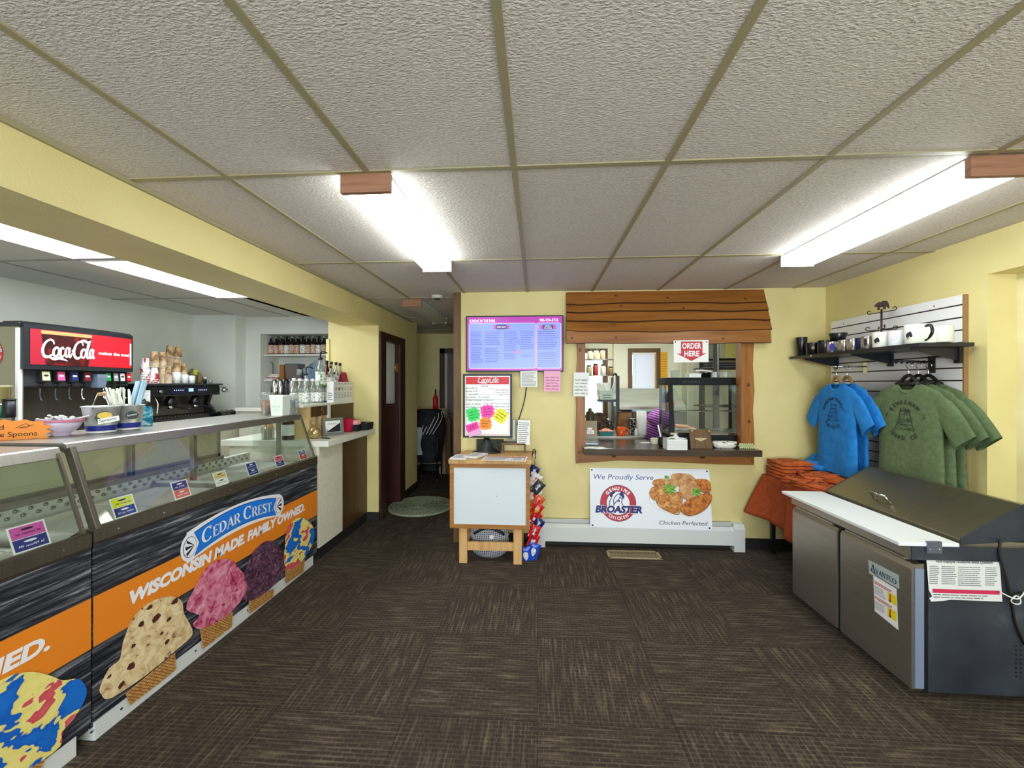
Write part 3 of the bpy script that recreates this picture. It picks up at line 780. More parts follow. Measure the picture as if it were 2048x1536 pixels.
def art2(b, F):
    yA, yB = yz(258, 1205, XF)[0], yz(609, 1035, XF)[0]
    b.text(F, 'WISCONSIN MADE. FAMILY OWNED.', yA, 0.503, 0.058, FWH, yB - yA, 2, 0.06, 0.18)
    # banner
    L, R = yz(372, 1085, XF), yz(560, 1003, XF); cx = (L[0] + R[0]) / 2; hw = (R[0] - L[0]) / 2
    def ban(h0, h1, ext, k, m):
        top = []; bot = []
        for i in range(25):
            u = -1 + 2 * i / 24; x = cx + u * (hw + ext); c = 0.685 - 0.048 * u * u
            top.append((x, c + h1 - 0.004 * u)); bot.append((x, c + h0))
        nt_ = [] if ext >= 0 else [(bot[-1][0] - 0.035, (bot[-1][1] + top[-1][1]) / 2)]; nl = [] if ext >= 0 else [(bot[0][0] + 0.035, (bot[0][1] + top[0][1]) / 2)]
        b.p2(F, bot + nt_ + top[::-1] + nl, m, k)
    ban(-0.082, 0.082, 0.0, 3, FWH); ban(-0.060, 0.068, -0.046, 4.2, FNV); ban(-0.056, 0.064, -0.05, 4.6, FBL)
    for s in (-1, 1):
        e = cx + s * (hw - 0.02); b.disc(F, e, 0.640, 0.058, FWH, 3.4, 0.076); b.disc(F, e, 0.640, 0.043, FNV, 4, 0.056); b.disc(F, e, 0.640, 0.040, FWH, 5, 0.053)
        for q in (-1, 0, 1):
            b.p2(F, [(e - s * 0.028, 0.640), (e + s * 0.026 * cos(q * 0.7), 0.640 + 0.036 * q - 0.010), (e + s * 0.032 * cos(q * 0.7), 0.640 + 0.036 * q + 0.010)], INK, 6)
    def arch(x, y, k=0): u = (x - cx) / hw; return F(x, y - 0.048 * u * u, k)
    serif(b, arch, 'CEDAR CREST', cx - hw * 0.76, 0.648, hw * 1.50, 0.064, FWH, 7, 0.15, caps=1.3)
    b.text(arch, '.', cx + hw * 0.75, 0.652, 0.05, FWH, k=7)
    scoop(b, F, c6([(170, 1060), (190, 960), (240, 830), (310, 750), (400, 700), (490, 688), (540, 720), (552, 790), (600, 880), (590, 930), (510, 1000), (330, 1150), (120, 1288), (62, 1268), (55, 1220), (110, 1110)]), COOKIE, c6([(205, 1262), (500, 1020), (505, 1122), (236, 1332)]))
    R = random.Random(4)
    for (x, y, r) in ((350, 750, 22), (300, 850, 22), (385, 815, 30), (460, 825, 16), (500, 715, 26), (450, 955, 20), (240, 1100, 30), (180, 1210, 26), (110, 1160, 18), (250, 980, 18), (420, 905, 14)):
        p = c6([(x, y), (x + r, y)]); rr = abs(p[1][0] - p[0][0])
        b.p2(F, [(p[0][0] + rr * R.uniform(.6, 1.1) * cos(a * 1.05), p[0][1] + rr * 0.8 * R.uniform(.6, 1.1) * sin(a * 1.05)) for a in range(6)], CHOC, 5)
    scoop(b, F, c6([(560, 760), (610, 640), (680, 520), (760, 470), (830, 475), (880, 530), (930, 590), (920, 650), (850, 760), (740, 840), (640, 880), (600, 850), (640, 800)]), BERRY, c6([(642, 880), (662, 1000), (832, 868), (838, 780)]), 6)
    scoop(b, F, c6([(900, 560), (940, 450), (1000, 380), (1060, 358), (1110, 400), (1150, 480), (1140, 540), (1060, 640), (950, 712), (890, 700), (925, 640)]), PURPLE, c6([(930, 715), (936, 790), (1075, 690), (1082, 640)]), 9)
    scoop(b, F, c6([(1142, 400), (1150, 310), (1190, 240), (1240, 222), (1290, 250), (1320, 310), (1300, 390), (1250, 470), (1190, 522), (1150, 525), (1135, 460)]), SUPER, c6([(1143, 525), (1150, 612), (1255, 540), (1260, 470)]), 12)


def art1(b, F):
    d = yz(99, 1300, XF); b.text(F, 'FAMILY OWNED.', d[0], 0.503, 0.058, FWH, 0.74, 2, 0.045, 0.18, 'R')
    scoop(b, F, c5([(-160, 1120), (-60, 1010), (60, 940), (200, 915), (320, 940), (400, 970), (500, 960), (552, 1020), (540, 1100), (470, 1220), (400, 1300), (380, 1400), (200, 1530), (60, 1600), (-120, 1640), (-200, 1400)]), SUPER, c5([(-100, 1640), (200, 1520), (300, 1440), (200, 1720), (-60, 1800)]), 3)


y_seam = at(184, 1200, X=XF).y
FZR2 = freezer('ice_cream_freezer', 'long glass-fronted ice cream freezer with the blue oval banner, nearest the pale counter', y_seam + 0.004, 3.35, 0.0, art2, [(-2.30, 2.58), (-2.2, 3.325)], 3.02)
FZR1 = freezer('ice_cream_freezer', 'glass-fronted ice cream freezer cut off by the photo edge, behind the orange starburst sign', y_seam - 1.72, y_seam - 0.004, -0.012, art1, [(-2.30, 1.12)], y_seam - 0.05)

# flavour cards on the glass ledge
def card(px, py, w, h, top, bot, label, dz=0.0):
    p = at(px, py, X=-1.915); y, z = p.y, 0.905 + dz
    t = thing('flavor_card', label, 'flavour card', (-1.912, y, z), 0, 'flavour cards on the freezer glass')
    o, u = Vector((-1.905, y, z + 0.002)), Vector((0, 1, 0)); v = Vector((-0.14, 0, 0.40)).normalized(); F = frame(o, u, v)
    b = MB(); b.prism(F, [(-w / 2, 0), (w / 2, 0), (w / 2, h), (-w / 2, h)], PAPER, 0.001)
    q = w / 2 - 0.006
    for m, a, c in ((bot, 0.005, h * 0.49), (top, h * 0.51, h - 0.005)):
        b.r2(F, -q, q, a, c, m, 0.4); ink = FWH if m in (NAVY, CORAL, RED) else INK
        b.disc(F, 0, a + (c - a) * 0.72, q * 0.4, ink, 0.8, (c - a) * 0.10, 12)
        b.scrib(F, -q * 0.75, a + (c - a) * 0.26, q * 1.5, (c - a) * 0.24, ink, int(px) + int(a * 1000), 0.8)
    b.build('card', t); return t


CORAL = M('coral_card', (226, 92, 78), 0.5)
YGRN = M('lime_card', (226, 226, 40), 0.5)
MAG = M('magenta_card', (206, 82, 170), 0.5)
TAN = M('tan_card', (226, 200, 140), 0.5)
card(250, 1028, 0.105, 0.095, YGRN, NAVY, 'lime yellow over navy flavour card on the freezer glass')
card(364, 1000, 0.10, 0.095, NAVY, CORAL, 'navy over coral flavour card on the freezer glass, left of the handwritten tan card')
card(443, 966, 0.10, 0.085, TAN, PAPER, 'handwritten tan and white flavour card on the freezer glass')
card(506, 950, 0.10, 0.090, NAVY, NAVY, 'all navy flavour card on the freezer glass')
card(560, 930, 0.10, 0.085, M('rose_card', (236, 120, 140), 0.5), NAVY, 'rose over navy flavour card on the freezer glass')
card(606, 913, 0.10, 0.080, NAVY, RED, 'navy over red flavour card at the far end of the freezer glass')
card(62, 1092, 0.115, 0.10, MAG, NAVY, 'magenta over navy flavour card on the nearest freezer', -0.012)

# ---------------------------------------------------------------- things on the freezer tops
ZT = 1.267


def on_top(px, py, z=ZT): return at(px, py, Z=z)


# orange starburst sign
p = on_top(18, 884, 1.256); t = thing('starburst_sign', 'orange starburst paper sign about used sample spoons', 'sign', (p.x, p.y, 1.256))
F = frame(p + Vector((0, 0, 0.002)), (0.75, 0.66, 0), (0, 0, 1)); b = MB()
F0 = lambda x, y, k=0: F(x, y + 0.048, k)
b.prism(F0, burst(0, 0, 0.125, 0.048, 13, 0.12, 3), ORANGE, 0.002); b.text(F0, 'Used', -0.085, 0.008, 0.021, INK, 0.07, 1); b.text(F0, 'Sample Spoons', -0.10, -0.026, 0.022, INK, 0.185, 1)
b.ribbon(F0, [(0.02, 0.012), (0.05, 0.03), (0.06, 0.016), (0.03, 0.012), (0.075, 0.024)], 0.002, INK, 1); b.build('paper', t)

# bowl of sample spoons
p = on_top(122, 871); t = thing('spoon_bowl', 'frosted footed bowl holding white sample spoons', 'bowl', p)
b = MB(); b.lathe([(0.036, 0), (0.034, 0.008), (0.044, 0.016), (0.066, 0.042), (0.082, 0.078), (0.080, 0.078), (0.062, 0.044), (0.03, 0.018)], p, M('frosted_bowl', (200, 188, 208), 0.3), 28); b.build('bowl', t)
b = MB(); b.lathe([(0.079, 0.068), (0.0835, 0.068), (0.0835, 0.080), (0.079, 0.080)], p, M('pink_rim', (206, 120, 150), 0.3), 28, False, False); b.build('rim', t)
R = random.Random(8)
sp0 = None
for i in range(16):
    a, r = R.uniform(0, 6.28), R.uniform(0.02, 0.062); h = R.uniform(0.072, 0.085)
    q = p + Vector((r * cos(a), r * sin(a), h)); e = q + Vector((R.uniform(-.04, .04), R.uniform(-.04, .04), R.uniform(0.002, 0.02)))
    b = MB(); b.tube([q, (q + e) / 2, e], [0.005, 0.003, 0.0035], WHITE, 6); b.lathe([(0.002, 0), (0.007, 0.003), (0.0075, 0.006), (0.002, 0.009)], e - Vector((0, 0, 0.004)), WHITE, 8)
    one('sample_spoon', b, 'white plastic sample spoon in the frosted bowl', 'spoon', 'sample spoons in the bowl')

GALV = NM('galvanised', [(0.3, (176, 178, 176)), (0.7, (222, 224, 220))], (14, 14, 14), 3, 0.3, 0.6)
NAVYB = M('bucket_band', (22, 40, 128), 0.35)


def bucket(px, py, label, handle):
    p = on_top(px, py); t = thing('metal_bucket', label, 'bucket', p, 0, 'galvanised buckets on the freezer')
    b = MB(); b.lathe([(0.054, 0), (0.056, 0.006), (0.074, 0.132), (0.079, 0.136), (0.076, 0.139), (0.071, 0.132), (0.054, 0.02)], p, GALV, 30); b.build('body', t)
    b = MB(); b.lathe([(0.0565, 0.010), (0.0615, 0.040)], p, NAVYB, 30, False, False); b.lathe([(0.057, 0.003), (0.0575, 0.010)], p, WHITE, 30, False, False); b.build('band', t)
    if handle:
        b = MB(); a = p + Vector((0.03, -0.068, 0.125)); c = p + Vector((-0.03, 0.068, 0.125)); top = p + Vector((0, 0, 0.20))
        d = (c - a).normalized(); b.tube([a, a + Vector((0, 0, 0.02)), top - d * 0.034, top - d * 0.026], 0.0022, CHROME, 6); b.tube([c, c + Vector((0, 0, 0.02)), top + d * 0.034, top + d * 0.026], 0.0022, CHROME, 6)
        o = b.build('handle', t)
        b = MB(); b.lathe([(0.006, 0), (0.009, 0.008), (0.009, 0.05), (0.006, 0.058)], top - d * 0.029, OAKV, 12, axis=d); b.build('wooden_grip', o, 'pale wooden grip')
    return p, t


pb, tb = bucket(203, 865, 'galvanised bucket with the spoons sign and a wooden grip handle', True)
n = Vector((0.72, -0.66, 0)).normalized(); u = Vector((0.66, 0.72, 0)).normalized(); o = pb + n * 0.076 + u * 0.02 + Vector((0, 0, 0.078))
F = frame(o, u, (0, 0, 1)); b = MB()
b.disc(F, -0.01, 0.004, 0.034, BLACK, 0, 0.032, 8); b.disc(F, -0.006, 0.014, 0.028, M('sign_yellow', (220, 190, 80), .6), .5, 0.018, 12); b.prism(F, [(-0.03, -0.03), (0.048, -0.014), (0.045, 0.012), (-0.032, -0.004)], PAPER, 0.001, 1.5)
b.text(F, 'Spoons', -0.024, -0.020, 0.015, INK, 0.062, 2.5, rot=0.2); b.build('sign', tb, 'paper sign reading Spoons')
pc, tc_ = bucket(254, 859, 'galvanised bucket full of paper straws beside the blue bottle', False)
b = MB(); o = pc + n * 0.074 + u * 0.02 + Vector((0, 0, 0.082)); F = frame(o, u, (0, 0, 1)); b.prism(F, [(0.026 * cos(a * pi / 12), 0.022 * sin(a * pi / 12)) for a in range(24)], M('dark_green', (16, 44, 32), 0.5), 0.002); b.text(F, 'Straws', -0.02, -0.006, 0.012, FWH, 0.04, 1, rot=0.2); b.build('sign', tc_, 'dark oval sign')
STRAW, STRAWB = M('straw_paper', (236, 234, 224), 0.6), M('straw_paper_blue', (176, 208, 226), 0.5)
R = random.Random(5)
for i in range(34):
    a, r = R.uniform(0, 6.28), 0.05 * sqrt(R.random()); blue = i >= 20
    q = pc + Vector((r * cos(a) * .8, r * sin(a) * .8, 0.02)) if blue else pc + Vector((r * cos(a) - 0.012, r * sin(a) - 0.012, 0.02))
    lean = Vector((0.02, 0.055, 0)) if blue else Vector((R.uniform(-.045, 0.03), R.uniform(-.06, 0.02), 0)); h = R.uniform(0.235, 0.255) if blue else R.uniform(0.19, 0.215)
    b = MB(); b.cyl(q, q + lean + Vector((0, 0, h)), 0.0062 if blue else 0.0045, STRAWB if blue else STRAW, seg=8)
    one('paper_straw', b, 'tall pale blue wrapped straw in the bucket' if blue else 'cream wrapped straw in the bucket, shorter than the blue ones', 'straw', 'blue straws in the bucket' if blue else 'cream straws in the bucket')

p = on_top(292, 851); t = thing('water_bottle', 'small blue patterned water bottle with black lid beside the straw bucket', 'bottle', p)
b = MB(); b.lathe([(0.030, 0), (0.032, 0.006), (0.032, 0.095), (0.026, 0.112), (0.016, 0.120)], p, NM('blue_swirl', [(0.35, (20, 90, 150)), (0.5, (40, 170, 200)), (0.62, (190, 226, 236))], (40, 40, 40), 3, 0.3), 20); b.build('body', t)
b = MB(); b.lathe([(0.018, 0.118), (0.020, 0.122), (0.020, 0.140), (0.012, 0.148)], p, BLACK, 16); b.tube([p + Vector((0, 0, 0.146)), p + Vector((0, -0.012, 0.162)), p + Vector((0.01, -0.03, 0.150))], 0.004, BLACK, 6); b.build('lid', t)

# far end of the freezer top
ZF = 1.267
p = Vector((at(533, 828, Y=3.20).x, 3.20, ZF)); t = thing('granola_container', 'clear tall container of brown granola on the freezer top', 'container', p)
b = MB(); b.lathe([(0.030, 0), (0.034, 0.0), (0.044, 0.17), (0.044, 0.172), (0.041, 0.17), (0.031, 0.006)], p, CLEARP, 20); b.build('jar', t)
b = MB(); b.lathe([(0.030, 0.004), (0.039, 0.118), (0.02, 0.124)], p, NM('granola', [(0.3, (90, 44, 26)), (0.5, (160, 96, 60)), (0.7, (216, 178, 136))], (90, 90, 90), 2, 0.7, 0, 0.4), 20); b.build('granola', t)
b = MB(); b.lathe([(0.046, 0.165), (0.047, 0.168), (0.047, 0.180), (0.03, 0.184)], p, CLEARP, 20); b.build('lid', t)
p = Vector((at(561, 828, Y=3.15).x, 3.15, ZF)); t = thing('plastic_tub', 'white plastic tub with pale green print on the freezer top', 'tub', p)
b = MB(); b.rings([[p + Vector((sx * w, sy * w, z)) for sx, sy in ((-1, -1), (1, -1), (1, 1), (-1, 1))] for w, z in ((0.046, 0), (0.055, 0.155))], M('tub', (226, 232, 222), 0.4), smooth=False)
F = frame(p + Vector((-0.05, -0.0535, 0.01)), (1, 0, 0), (0, 0.05, 1)); b.scrib(F, 0.018, 0.085, 0.06, 0.018, M('green_print', (150, 208, 160), .6), 3); b.scrib(F, 0.015, 0.055, 0.065, 0.022, M('green_print'), 4); b.scrib(F, 0.018, 0.03, 0.05, 0.014, M('green_print'), 5)
b.build('body', t); b = MB(); b.box(p.x - 0.058, p.x + 0.058, p.y - 0.058, p.y + 0.058, p.z + 0.150, p.z + 0.163, WHITE, 0.004); b.build('lid', t)
for k, (px, h) in enumerate(((582, 0.12), (590, 0.10))):
    p = Vector((at(px, 828, Y=3.22 + 0.05 * k).x, 3.22 + 0.05 * k, ZF)); b = MB()
    b.lathe([(0.020, 0), (0.021, 0.002), (0.030, h), (0.033, h + 0.004), (0.028, h), (0.019, 0.004)], p, CLEARP, 18); b.lathe([(0.034, h), (0.034, h + 0.01), (0.02, h + 0.03)], p, CLEARP, 18)
    one('plastic_cup', b, ('taller' if k == 0 else 'shorter') + ' clear plastic cup right of the white tub', 'cup')

# ================================================================== pale counter with raised bar
LAM = NM('cream_laminate', [(0.3, (226, 220, 198)), (0.7, (236, 231, 212))], (30, 30, 30), 2, 0.4)
LAMW = M('white_laminate', (234, 232, 218), 0.4)
BPAN = NM('brown_panel', [(0.3, (66, 44, 22)), (0.7, (92, 64, 34))], (40, 40, 2), 4, 0.4)
ZCN = 1.03
t = thing('service_counter', 'cream laminate counter with a brown end panel past the freezer', 'counter', (-2.25, 3.9, 0))
b = MB(); b.box(-2.76, -1.79, 3.375, YP - 0.005, ZCN - 0.05, ZCN, LAMW, 0.003); b.build('worktop', t)
yb = at(685, 1000, X=-1.885).y
b = MB(); b.box(-2.70, -1.885, 3.40, yb, 0.10, ZCN - 0.05, LAM); b.build('cabinet', t)
b = MB(); b.box(-2.70, -1.885, yb, YP - 0.012, 0.10, ZCN - 0.05, BPAN); b.build('brown_panel', t, 'dark brown end panel')
b = MB(); b.box(-2.66, -1.892, 3.42, YP - 0.02, 0, 0.10, COVE); b.build('plinth', t)
XB = -2.04; ZBAR = 1.335
ya = at(658, 830, X=XB).y; 
t = thing('raised_bar', 'raised bar shelf with white top, brown panel and open tan cubby on the counter', 'shelf', (-2.2, 3.9, ZCN))
b = MB(); b.box(-2.32, XB + 0.012, 3.40, YP - 0.006, ZBAR - 0.02, ZBAR, LAMW, 0.002); b.build('top', t)
b = MB(); b.box(-2.30, XB, ya + 0.01, YP - 0.012, ZCN, ZBAR - 0.02, BPAN); b.build('panel', t, 'brown panel')
b = MB(); b.box(-2.30, XB + 0.012, ya - 0.035, ya + 0.01, ZCN, ZBAR - 0.02, LAMW); b.build('post', t, 'white upright')
CARD = NM('tan_board', [(0.3, (196, 164, 112)), (0.7, (214, 184, 132))], (6, 6, 6), 2, 0.7)
b = MB(); y0 = 3.52
b.box(-2.30, XB, y0, y0 + 0.10, ZCN, ZBAR - 0.02, CARD); b.box(-2.30, XB, ya - 0.14, ya - 0.035, ZCN, ZBAR - 0.02, CARD); b.box(-2.30, XB, y0 + 0.1, ya - 0.14, ZCN, ZCN + 0.10, CARD)
b.box(-2.30, -2.22, y0 + 0.1, ya - 0.14, ZCN + 0.1, ZBAR - 0.02, BPAN); b.box(-2.10, XB + 0.004, y0 + 0.02, ya - 0.035, ZBAR - 0.115, ZBAR - 0.021, BPAN); b.build('cubby', t, 'tan cubby with a dark opening')

# things along the counter
def bx(name, label, cat, px, py, X, w, d, h, m, rz=0.0, Z=ZCN):
    p = at(px, py, Z=Z); b = MB(); b.obox((p.x, p.y, Z + h / 2), (w, d, h), m, (0, 0, rz), 0.004); return one(name, b, label, cat)


p = at(668, 869, X=-1.945); p.z = ZCN; t = thing('picture_frame', 'grey frame with a black and white menu card, standing on the counter', 'frame', p)
F = frame(p + Vector((0, 0, 0.002)), (0.55, 0.83, 0), (-0.12, 0.08, 1)); b = MB(); w, h = 0.105, 0.165; GFR = M('grey_frame', (112, 114, 104), 0.5)
for q in ((-w, w, 0, 0.028), (-w, w, h - 0.028, h), (-w, -w + 0.028, 0.028, h - 0.028), (w - 0.028, w, 0.028, h - 0.028)):
    b.prism(F, [(q[0], q[2]), (q[1], q[2]), (q[1], q[3]), (q[0], q[3])], GFR, 0.02)
b.build('frame', t); b = MB(); b.r2(F, -w + 0.028, w - 0.028, 0.028, h - 0.028, PAPER, -6); b.p2(F, [(-w + 0.03, 0.03), (w - 0.03, 0.03), (w - 0.03, 0.115)], INK, -5.5); b.text(F, 'menu', -0.05, 0.10, 0.022, GREY, 0.09, -5); b.ring2(F, -0.062, 0.05, 0.007, 0.011, INK, -5); b.build('card', t)
p = at(697, 863, Z=ZCN); t = thing('pink_bin', 'crimson plastic bin on the counter behind the grey frame', 'bin', p)
b = MB(); b.rings([[p + Vector((sx * w, sy * w * 1.3, z)) for sx, sy in ((-1, -1), (1, -1), (1, 1), (-1, 1))] for w, z in ((0.038, 0.004), (0.044, 0.13), (0.041, 0.13), (0.036, 0.01))], M('crimson', (196, 20, 66), 0.4), smooth=False); b.build('body', t)
b = MB(); b.box(p.x - 0.04, p.x + 0.045, p.y - 0.055, p.y + 0.055, p.z, p.z + 0.006, BLACK); b.build('base', t)
p = at(712, 862, Z=ZCN); t = thing('sugar_caddy', 'black caddy of pink sweetener packets on the counter', 'caddy', p)
b = MB(); b.rings([[p + Vector((sx * w, sy * w * 1.2, z)) for sx, sy in ((-1, -1), (1, -1), (1, 1), (-1, 1))] for w, z in ((0.036, 0), (0.038, 0.07), (0.035, 0.07), (0.033, 0.006))], BLACK, smooth=False); b.build('holder', t)
for k in range(7):
    b = MB(); b.obox(p + Vector((0.0 + 0.002 * k, -0.03 + 0.009 * k, 0.075)), (0.05, 0.004, 0.075), M('packet', (232, 160, 160), 0.7), (0.06 * (k - 3), 0.0, 0.2)); b.build('packet', t)
p = at(731, 859, Z=ZCN); t = thing('black_tray', 'open black tray of small packets at the far end of the counter', 'tray', p)
b = MB(); b.rings([[p + Vector((sx * w, sy * w * 1.5, z)) for sx, sy in ((-1, -1), (1, -1), (1, 1), (-1, 1))] for w, z in ((0.050, 0), (0.054, 0.075), (0.051, 0.075), (0.047, 0.006))], MATTE, smooth=False); b.build('tray', t)
for k in range(4):
    b = MB(); b.obox(p + Vector((0.02, -0.05 + 0.03 * k, 0.045)), (0.03, 0.022, 0.06), M('packet_grey', (96, 100, 104), 0.4), (0.1, 0, 0.3 * k), 0.006); b.build('packet', t)
b = MB(); p = at(651, 876, Z=ZCN + 0.006); b.cyl(p + Vector((-0.05, 0.02, 0)), p + Vector((0.05, -0.02, 0)), 0.005, BLACK, seg=8); one('pen', b, 'black pen lying on the counter before the grey frame', 'pen')
GOLD = M('gold_glass', (196, 172, 120), 0.15, 0.7)
p = at(629, 877, Z=ZCN); t = thing('glass_pear', 'gold mirrored glass pear ornament on the counter', 'ornament', p)
b = MB(); b.lathe([(0.02, 0), (0.048, 0.018), (0.060, 0.048), (0.050, 0.080), (0.026, 0.105), (0.018, 0.118), (0.006, 0.124)], p, GOLD, 22); b.build('body', t)
b = MB(); b.tube([p + Vector((0, 0, 0.12)), p + Vector((-0.01, -0.01, 0.14)), p + Vector((-0.035, -0.02, 0.16))], [0.007, 0.006, 0.003], GOLD, 8, 4); b.build('stem', t)
b = MB(); p = Vector((XB + 0.014, at(642, 815, X=XB).y, ZBAR - 0.02)); b.tube([p + Vector((0.008 * cos(k * 1.1), 0.012 * sin(k * 1.1), -k * 0.009)) for k in range(28)], 0.003, M('curl_ribbon', (150, 118, 70), 0.3, 0.4), 6); one('curled_ribbon', b, 'curled brown ribbon hanging in front of the tan cubby', 'ribbon')
# seen through the freezer glass
p = at(576, 884, Y=3.44); p.z = ZCN; t = thing('syrup_jar', 'dark syrup jar with a white label behind the freezer glass', 'jar', p)
b = MB(); b.lathe([(0.046, 0), (0.05, 0.006), (0.05, 0.15), (0.044, 0.165), (0.034, 0.168)], p, M('dark_syrup', (52, 26, 20), 0.15), 20); b.build('body', t)
b = MB(); b.lathe([(0.034, 0.166), (0.034, 0.20), (0.02, 0.215), (0.008, 0.235), (0.004, 0.24)], p, CLEARP, 16); b.build('stopper', t)
b = MB(); b.lathe([(0.0505, 0.04), (0.0505, 0.135)], p, PAPER, 20, False, False); b.build('label', t)
p = at(536, 886, Y=3.46); p.z = ZCN; t = thing('wafer_jar', 'clear jar of wafer sticks behind the freezer glass', 'jar', p)
b = MB(); b.lathe([(0.05, 0), (0.052, 0.004), (0.052, 0.11), (0.049, 0.11), (0.048, 0.008)], p, CLEARP, 20); b.build('jar', t)
R = random.Random(2)
for k in range(9):
    a = k * 0.7; q = p + Vector((0.026 * cos(a), 0.026 * sin(a), 0.008)); b = MB(); b.cyl(q, q + Vector((R.uniform(-.012, .012), R.uniform(-.012, .012), R.uniform(0.12, 0.15))), 0.007, WAFER, seg=8); one('wafer_stick', b, 'wafer stick standing in the clear jar behind the freezer glass', 'wafer', 'wafer sticks')

# ---------------------------------------------------------------- bottles on the raised bar
CAPB = M('bottle_cap', (24, 22, 22), 0.4)
CLRB = glass('bottle_glass', (226, 232, 226), 0.14, 0.02, 0.10)
AMBER = M('amber_liquid', (206, 176, 90), 0.2)
DKB = M('dark_bottle', (26, 20, 20), 0.15)
LABT = NM('label_tan', [(0.4, (216, 200, 180)), (0.6, (176, 120, 96))], (60, 60, 60), 2, 0.6)
LABW = NM('label_white', [(0.45, (236, 236, 230)), (0.62, (150, 160, 150))], (70, 70, 70), 2, 0.6)
LABC = NM('label_coconut', [(0.5, (238, 238, 232)), (0.56, (90, 160, 80))], (34, 34, 34), 2, 0.6)


def bottle(name, label, cat, loc, H, r, glass_m, lab_m, cap_m, group, lab=(0.08, 0.45), pump=False):
    t = thing(name, label, cat, loc, 0, group); o = Vector(loc)
    b = MB(); b.lathe([(r * .9, 0), (r, 0.006), (r, H * .56), (r * .85, H * .64), (r * .40, H * .76), (r * .36, H * .92)], o, glass_m, 18); b.build('bottle', t)
    b = MB(); b.lathe([(r * 1.015, H * lab[0]), (r * 1.015, H * lab[1])], o, lab_m, 18, False, False); b.build('label', t)
    b = MB()
    if pump:
        b.lathe([(r * .45, H * .90), (r * .45, H * .96), (r * .16, H * .97), (r * .16, H * 1.12)], o, cap_m, 12); q = o + Vector((0, 0, H * 1.12)); b.tube([q, q + Vector((0.01, 0.0, 0.012)), q + Vector((0.03, 0.02, 0.014)), q + Vector((0.052, 0.035, 0.0))], 0.006, cap_m, 8); b.build('pump', t)
    else: b.lathe([(r * .44, H * .89), (r * .44, H)], o, cap_m, 14); b.build('cap', t)
    return t


ybar = lambda px, X: at(px, 800, X=X).y
loc = lambda px, X: (X, ybar(px, X), ZBAR)
N_ = ['', 'second ', 'third ', 'fourth ', 'fifth ', 'sixth ', 'seventh ', 'eighth ', 'ninth ', 'tenth ', 'eleventh ', 'twelfth ']
B0 = None
for k, px in enumerate((588, 600, 613, 626, 638, 648)):
    X = -2.10 if k % 2 == 0 else -2.16
    lb = 'clear white-labelled bottle, ' + ('leftmost' if k == 0 else N_[k] + 'from the left') + ' in the front row on the bar'
    lc = Vector(loc(px, X))
    if B0 is None: B0 = bottle('syrup_bottle', lb, 'bottle', lc, 0.235, 0.034, CLRB, LABW, WHITE, 'clear bottles on the raised bar')
    else: dup(B0, lc, 0.3 * k, lb)
lc = Vector(loc(607, -2.10)); 
p = Vector((-2.25, ybar(612, -2.25), ZBAR)); bottle('pump_bottle', 'slim bottle with black pump top behind the front row of clear bottles', 'bottle', p, 0.30, 0.036, CLRB, LABW, BLACK, None, pump=True)
# wire rack with big bottles
p = Vector((-2.20, ybar(650, -2.2), ZBAR)); t = thing('wire_rack', 'black wire rack holding tall syrup bottles at the end of the bar', 'rack', p)
b = MB(); xa, xb, y0, y1 = -2.28, -2.12, ybar(634, -2.2), YP - 0.02
for z in (ZBAR + 0.003, ZBAR + 0.155):
    b.tube([(xa, y0, z), (xb, y0, z), (xb, y1, z), (xa, y1, z), (xa, y0, z)], 0.003, BLACK, 6)
    for k in range(9): y = y0 + (y1 - y0) * k / 8; b.cyl((xa, y, z), (xb, y, z), 0.002, BLACK, seg=6)
b.build('shelf_wires', t)
b = MB()
for x in (xa, xb):
    for y in (y0, y1): b.cyl((x, y, ZBAR), (x, y, ZBAR + 0.24), 0.0035, BLACK, seg=6)
b.build('uprights', t)
ZR = ZBAR + 0.158
bottle('coconut_syrup_bottle', 'big clear bottle with black pump and leafy white label, on the wire rack', 'bottle', (-2.16, ybar(641, -2.16), ZR), 0.30, 0.047, CLRB, LABC, BLACK, None, (0.05, 0.50), True)
bottle('red_syrup_bottle', 'dark red bottle beside the big leafy-label bottle', 'bottle', (-2.19, ybar(654, -2.19), ZR), 0.27, 0.034, M('red_syrup', (70, 18, 16), 0.15), LABT, BLACK, None)
B1 = None
for k, (px, X, h) in enumerate(((663, -2.24, 0.27), (672, -2.17, 0.262), (680, -2.15, 0.255))):
    lb = 'clear bottle with black cap against the yellow pilaster, ' + ('left', 'middle', 'right')[k] + ' one of the back three'
    B1 = bottle('syrup_bottle', lb, 'bottle', (X, ybar(px, X), ZR), h, 0.033, CLRB, LABW, CAPB, 'capped bottles by the pilaster')
for k, (px, X, h) in enumerate(((661, -2.125, 0.215), (668, -2.115, 0.15))):
    bottle('syrup_bottle', ('middle-height' if k == 0 else 'shortest') + ' clear bottle with black cap, in front of the three by the pilaster', 'bottle', (X, ybar(px, X), ZR), h, 0.03, CLRB, LABW, CAPB, 'capped bottles by the pilaster')
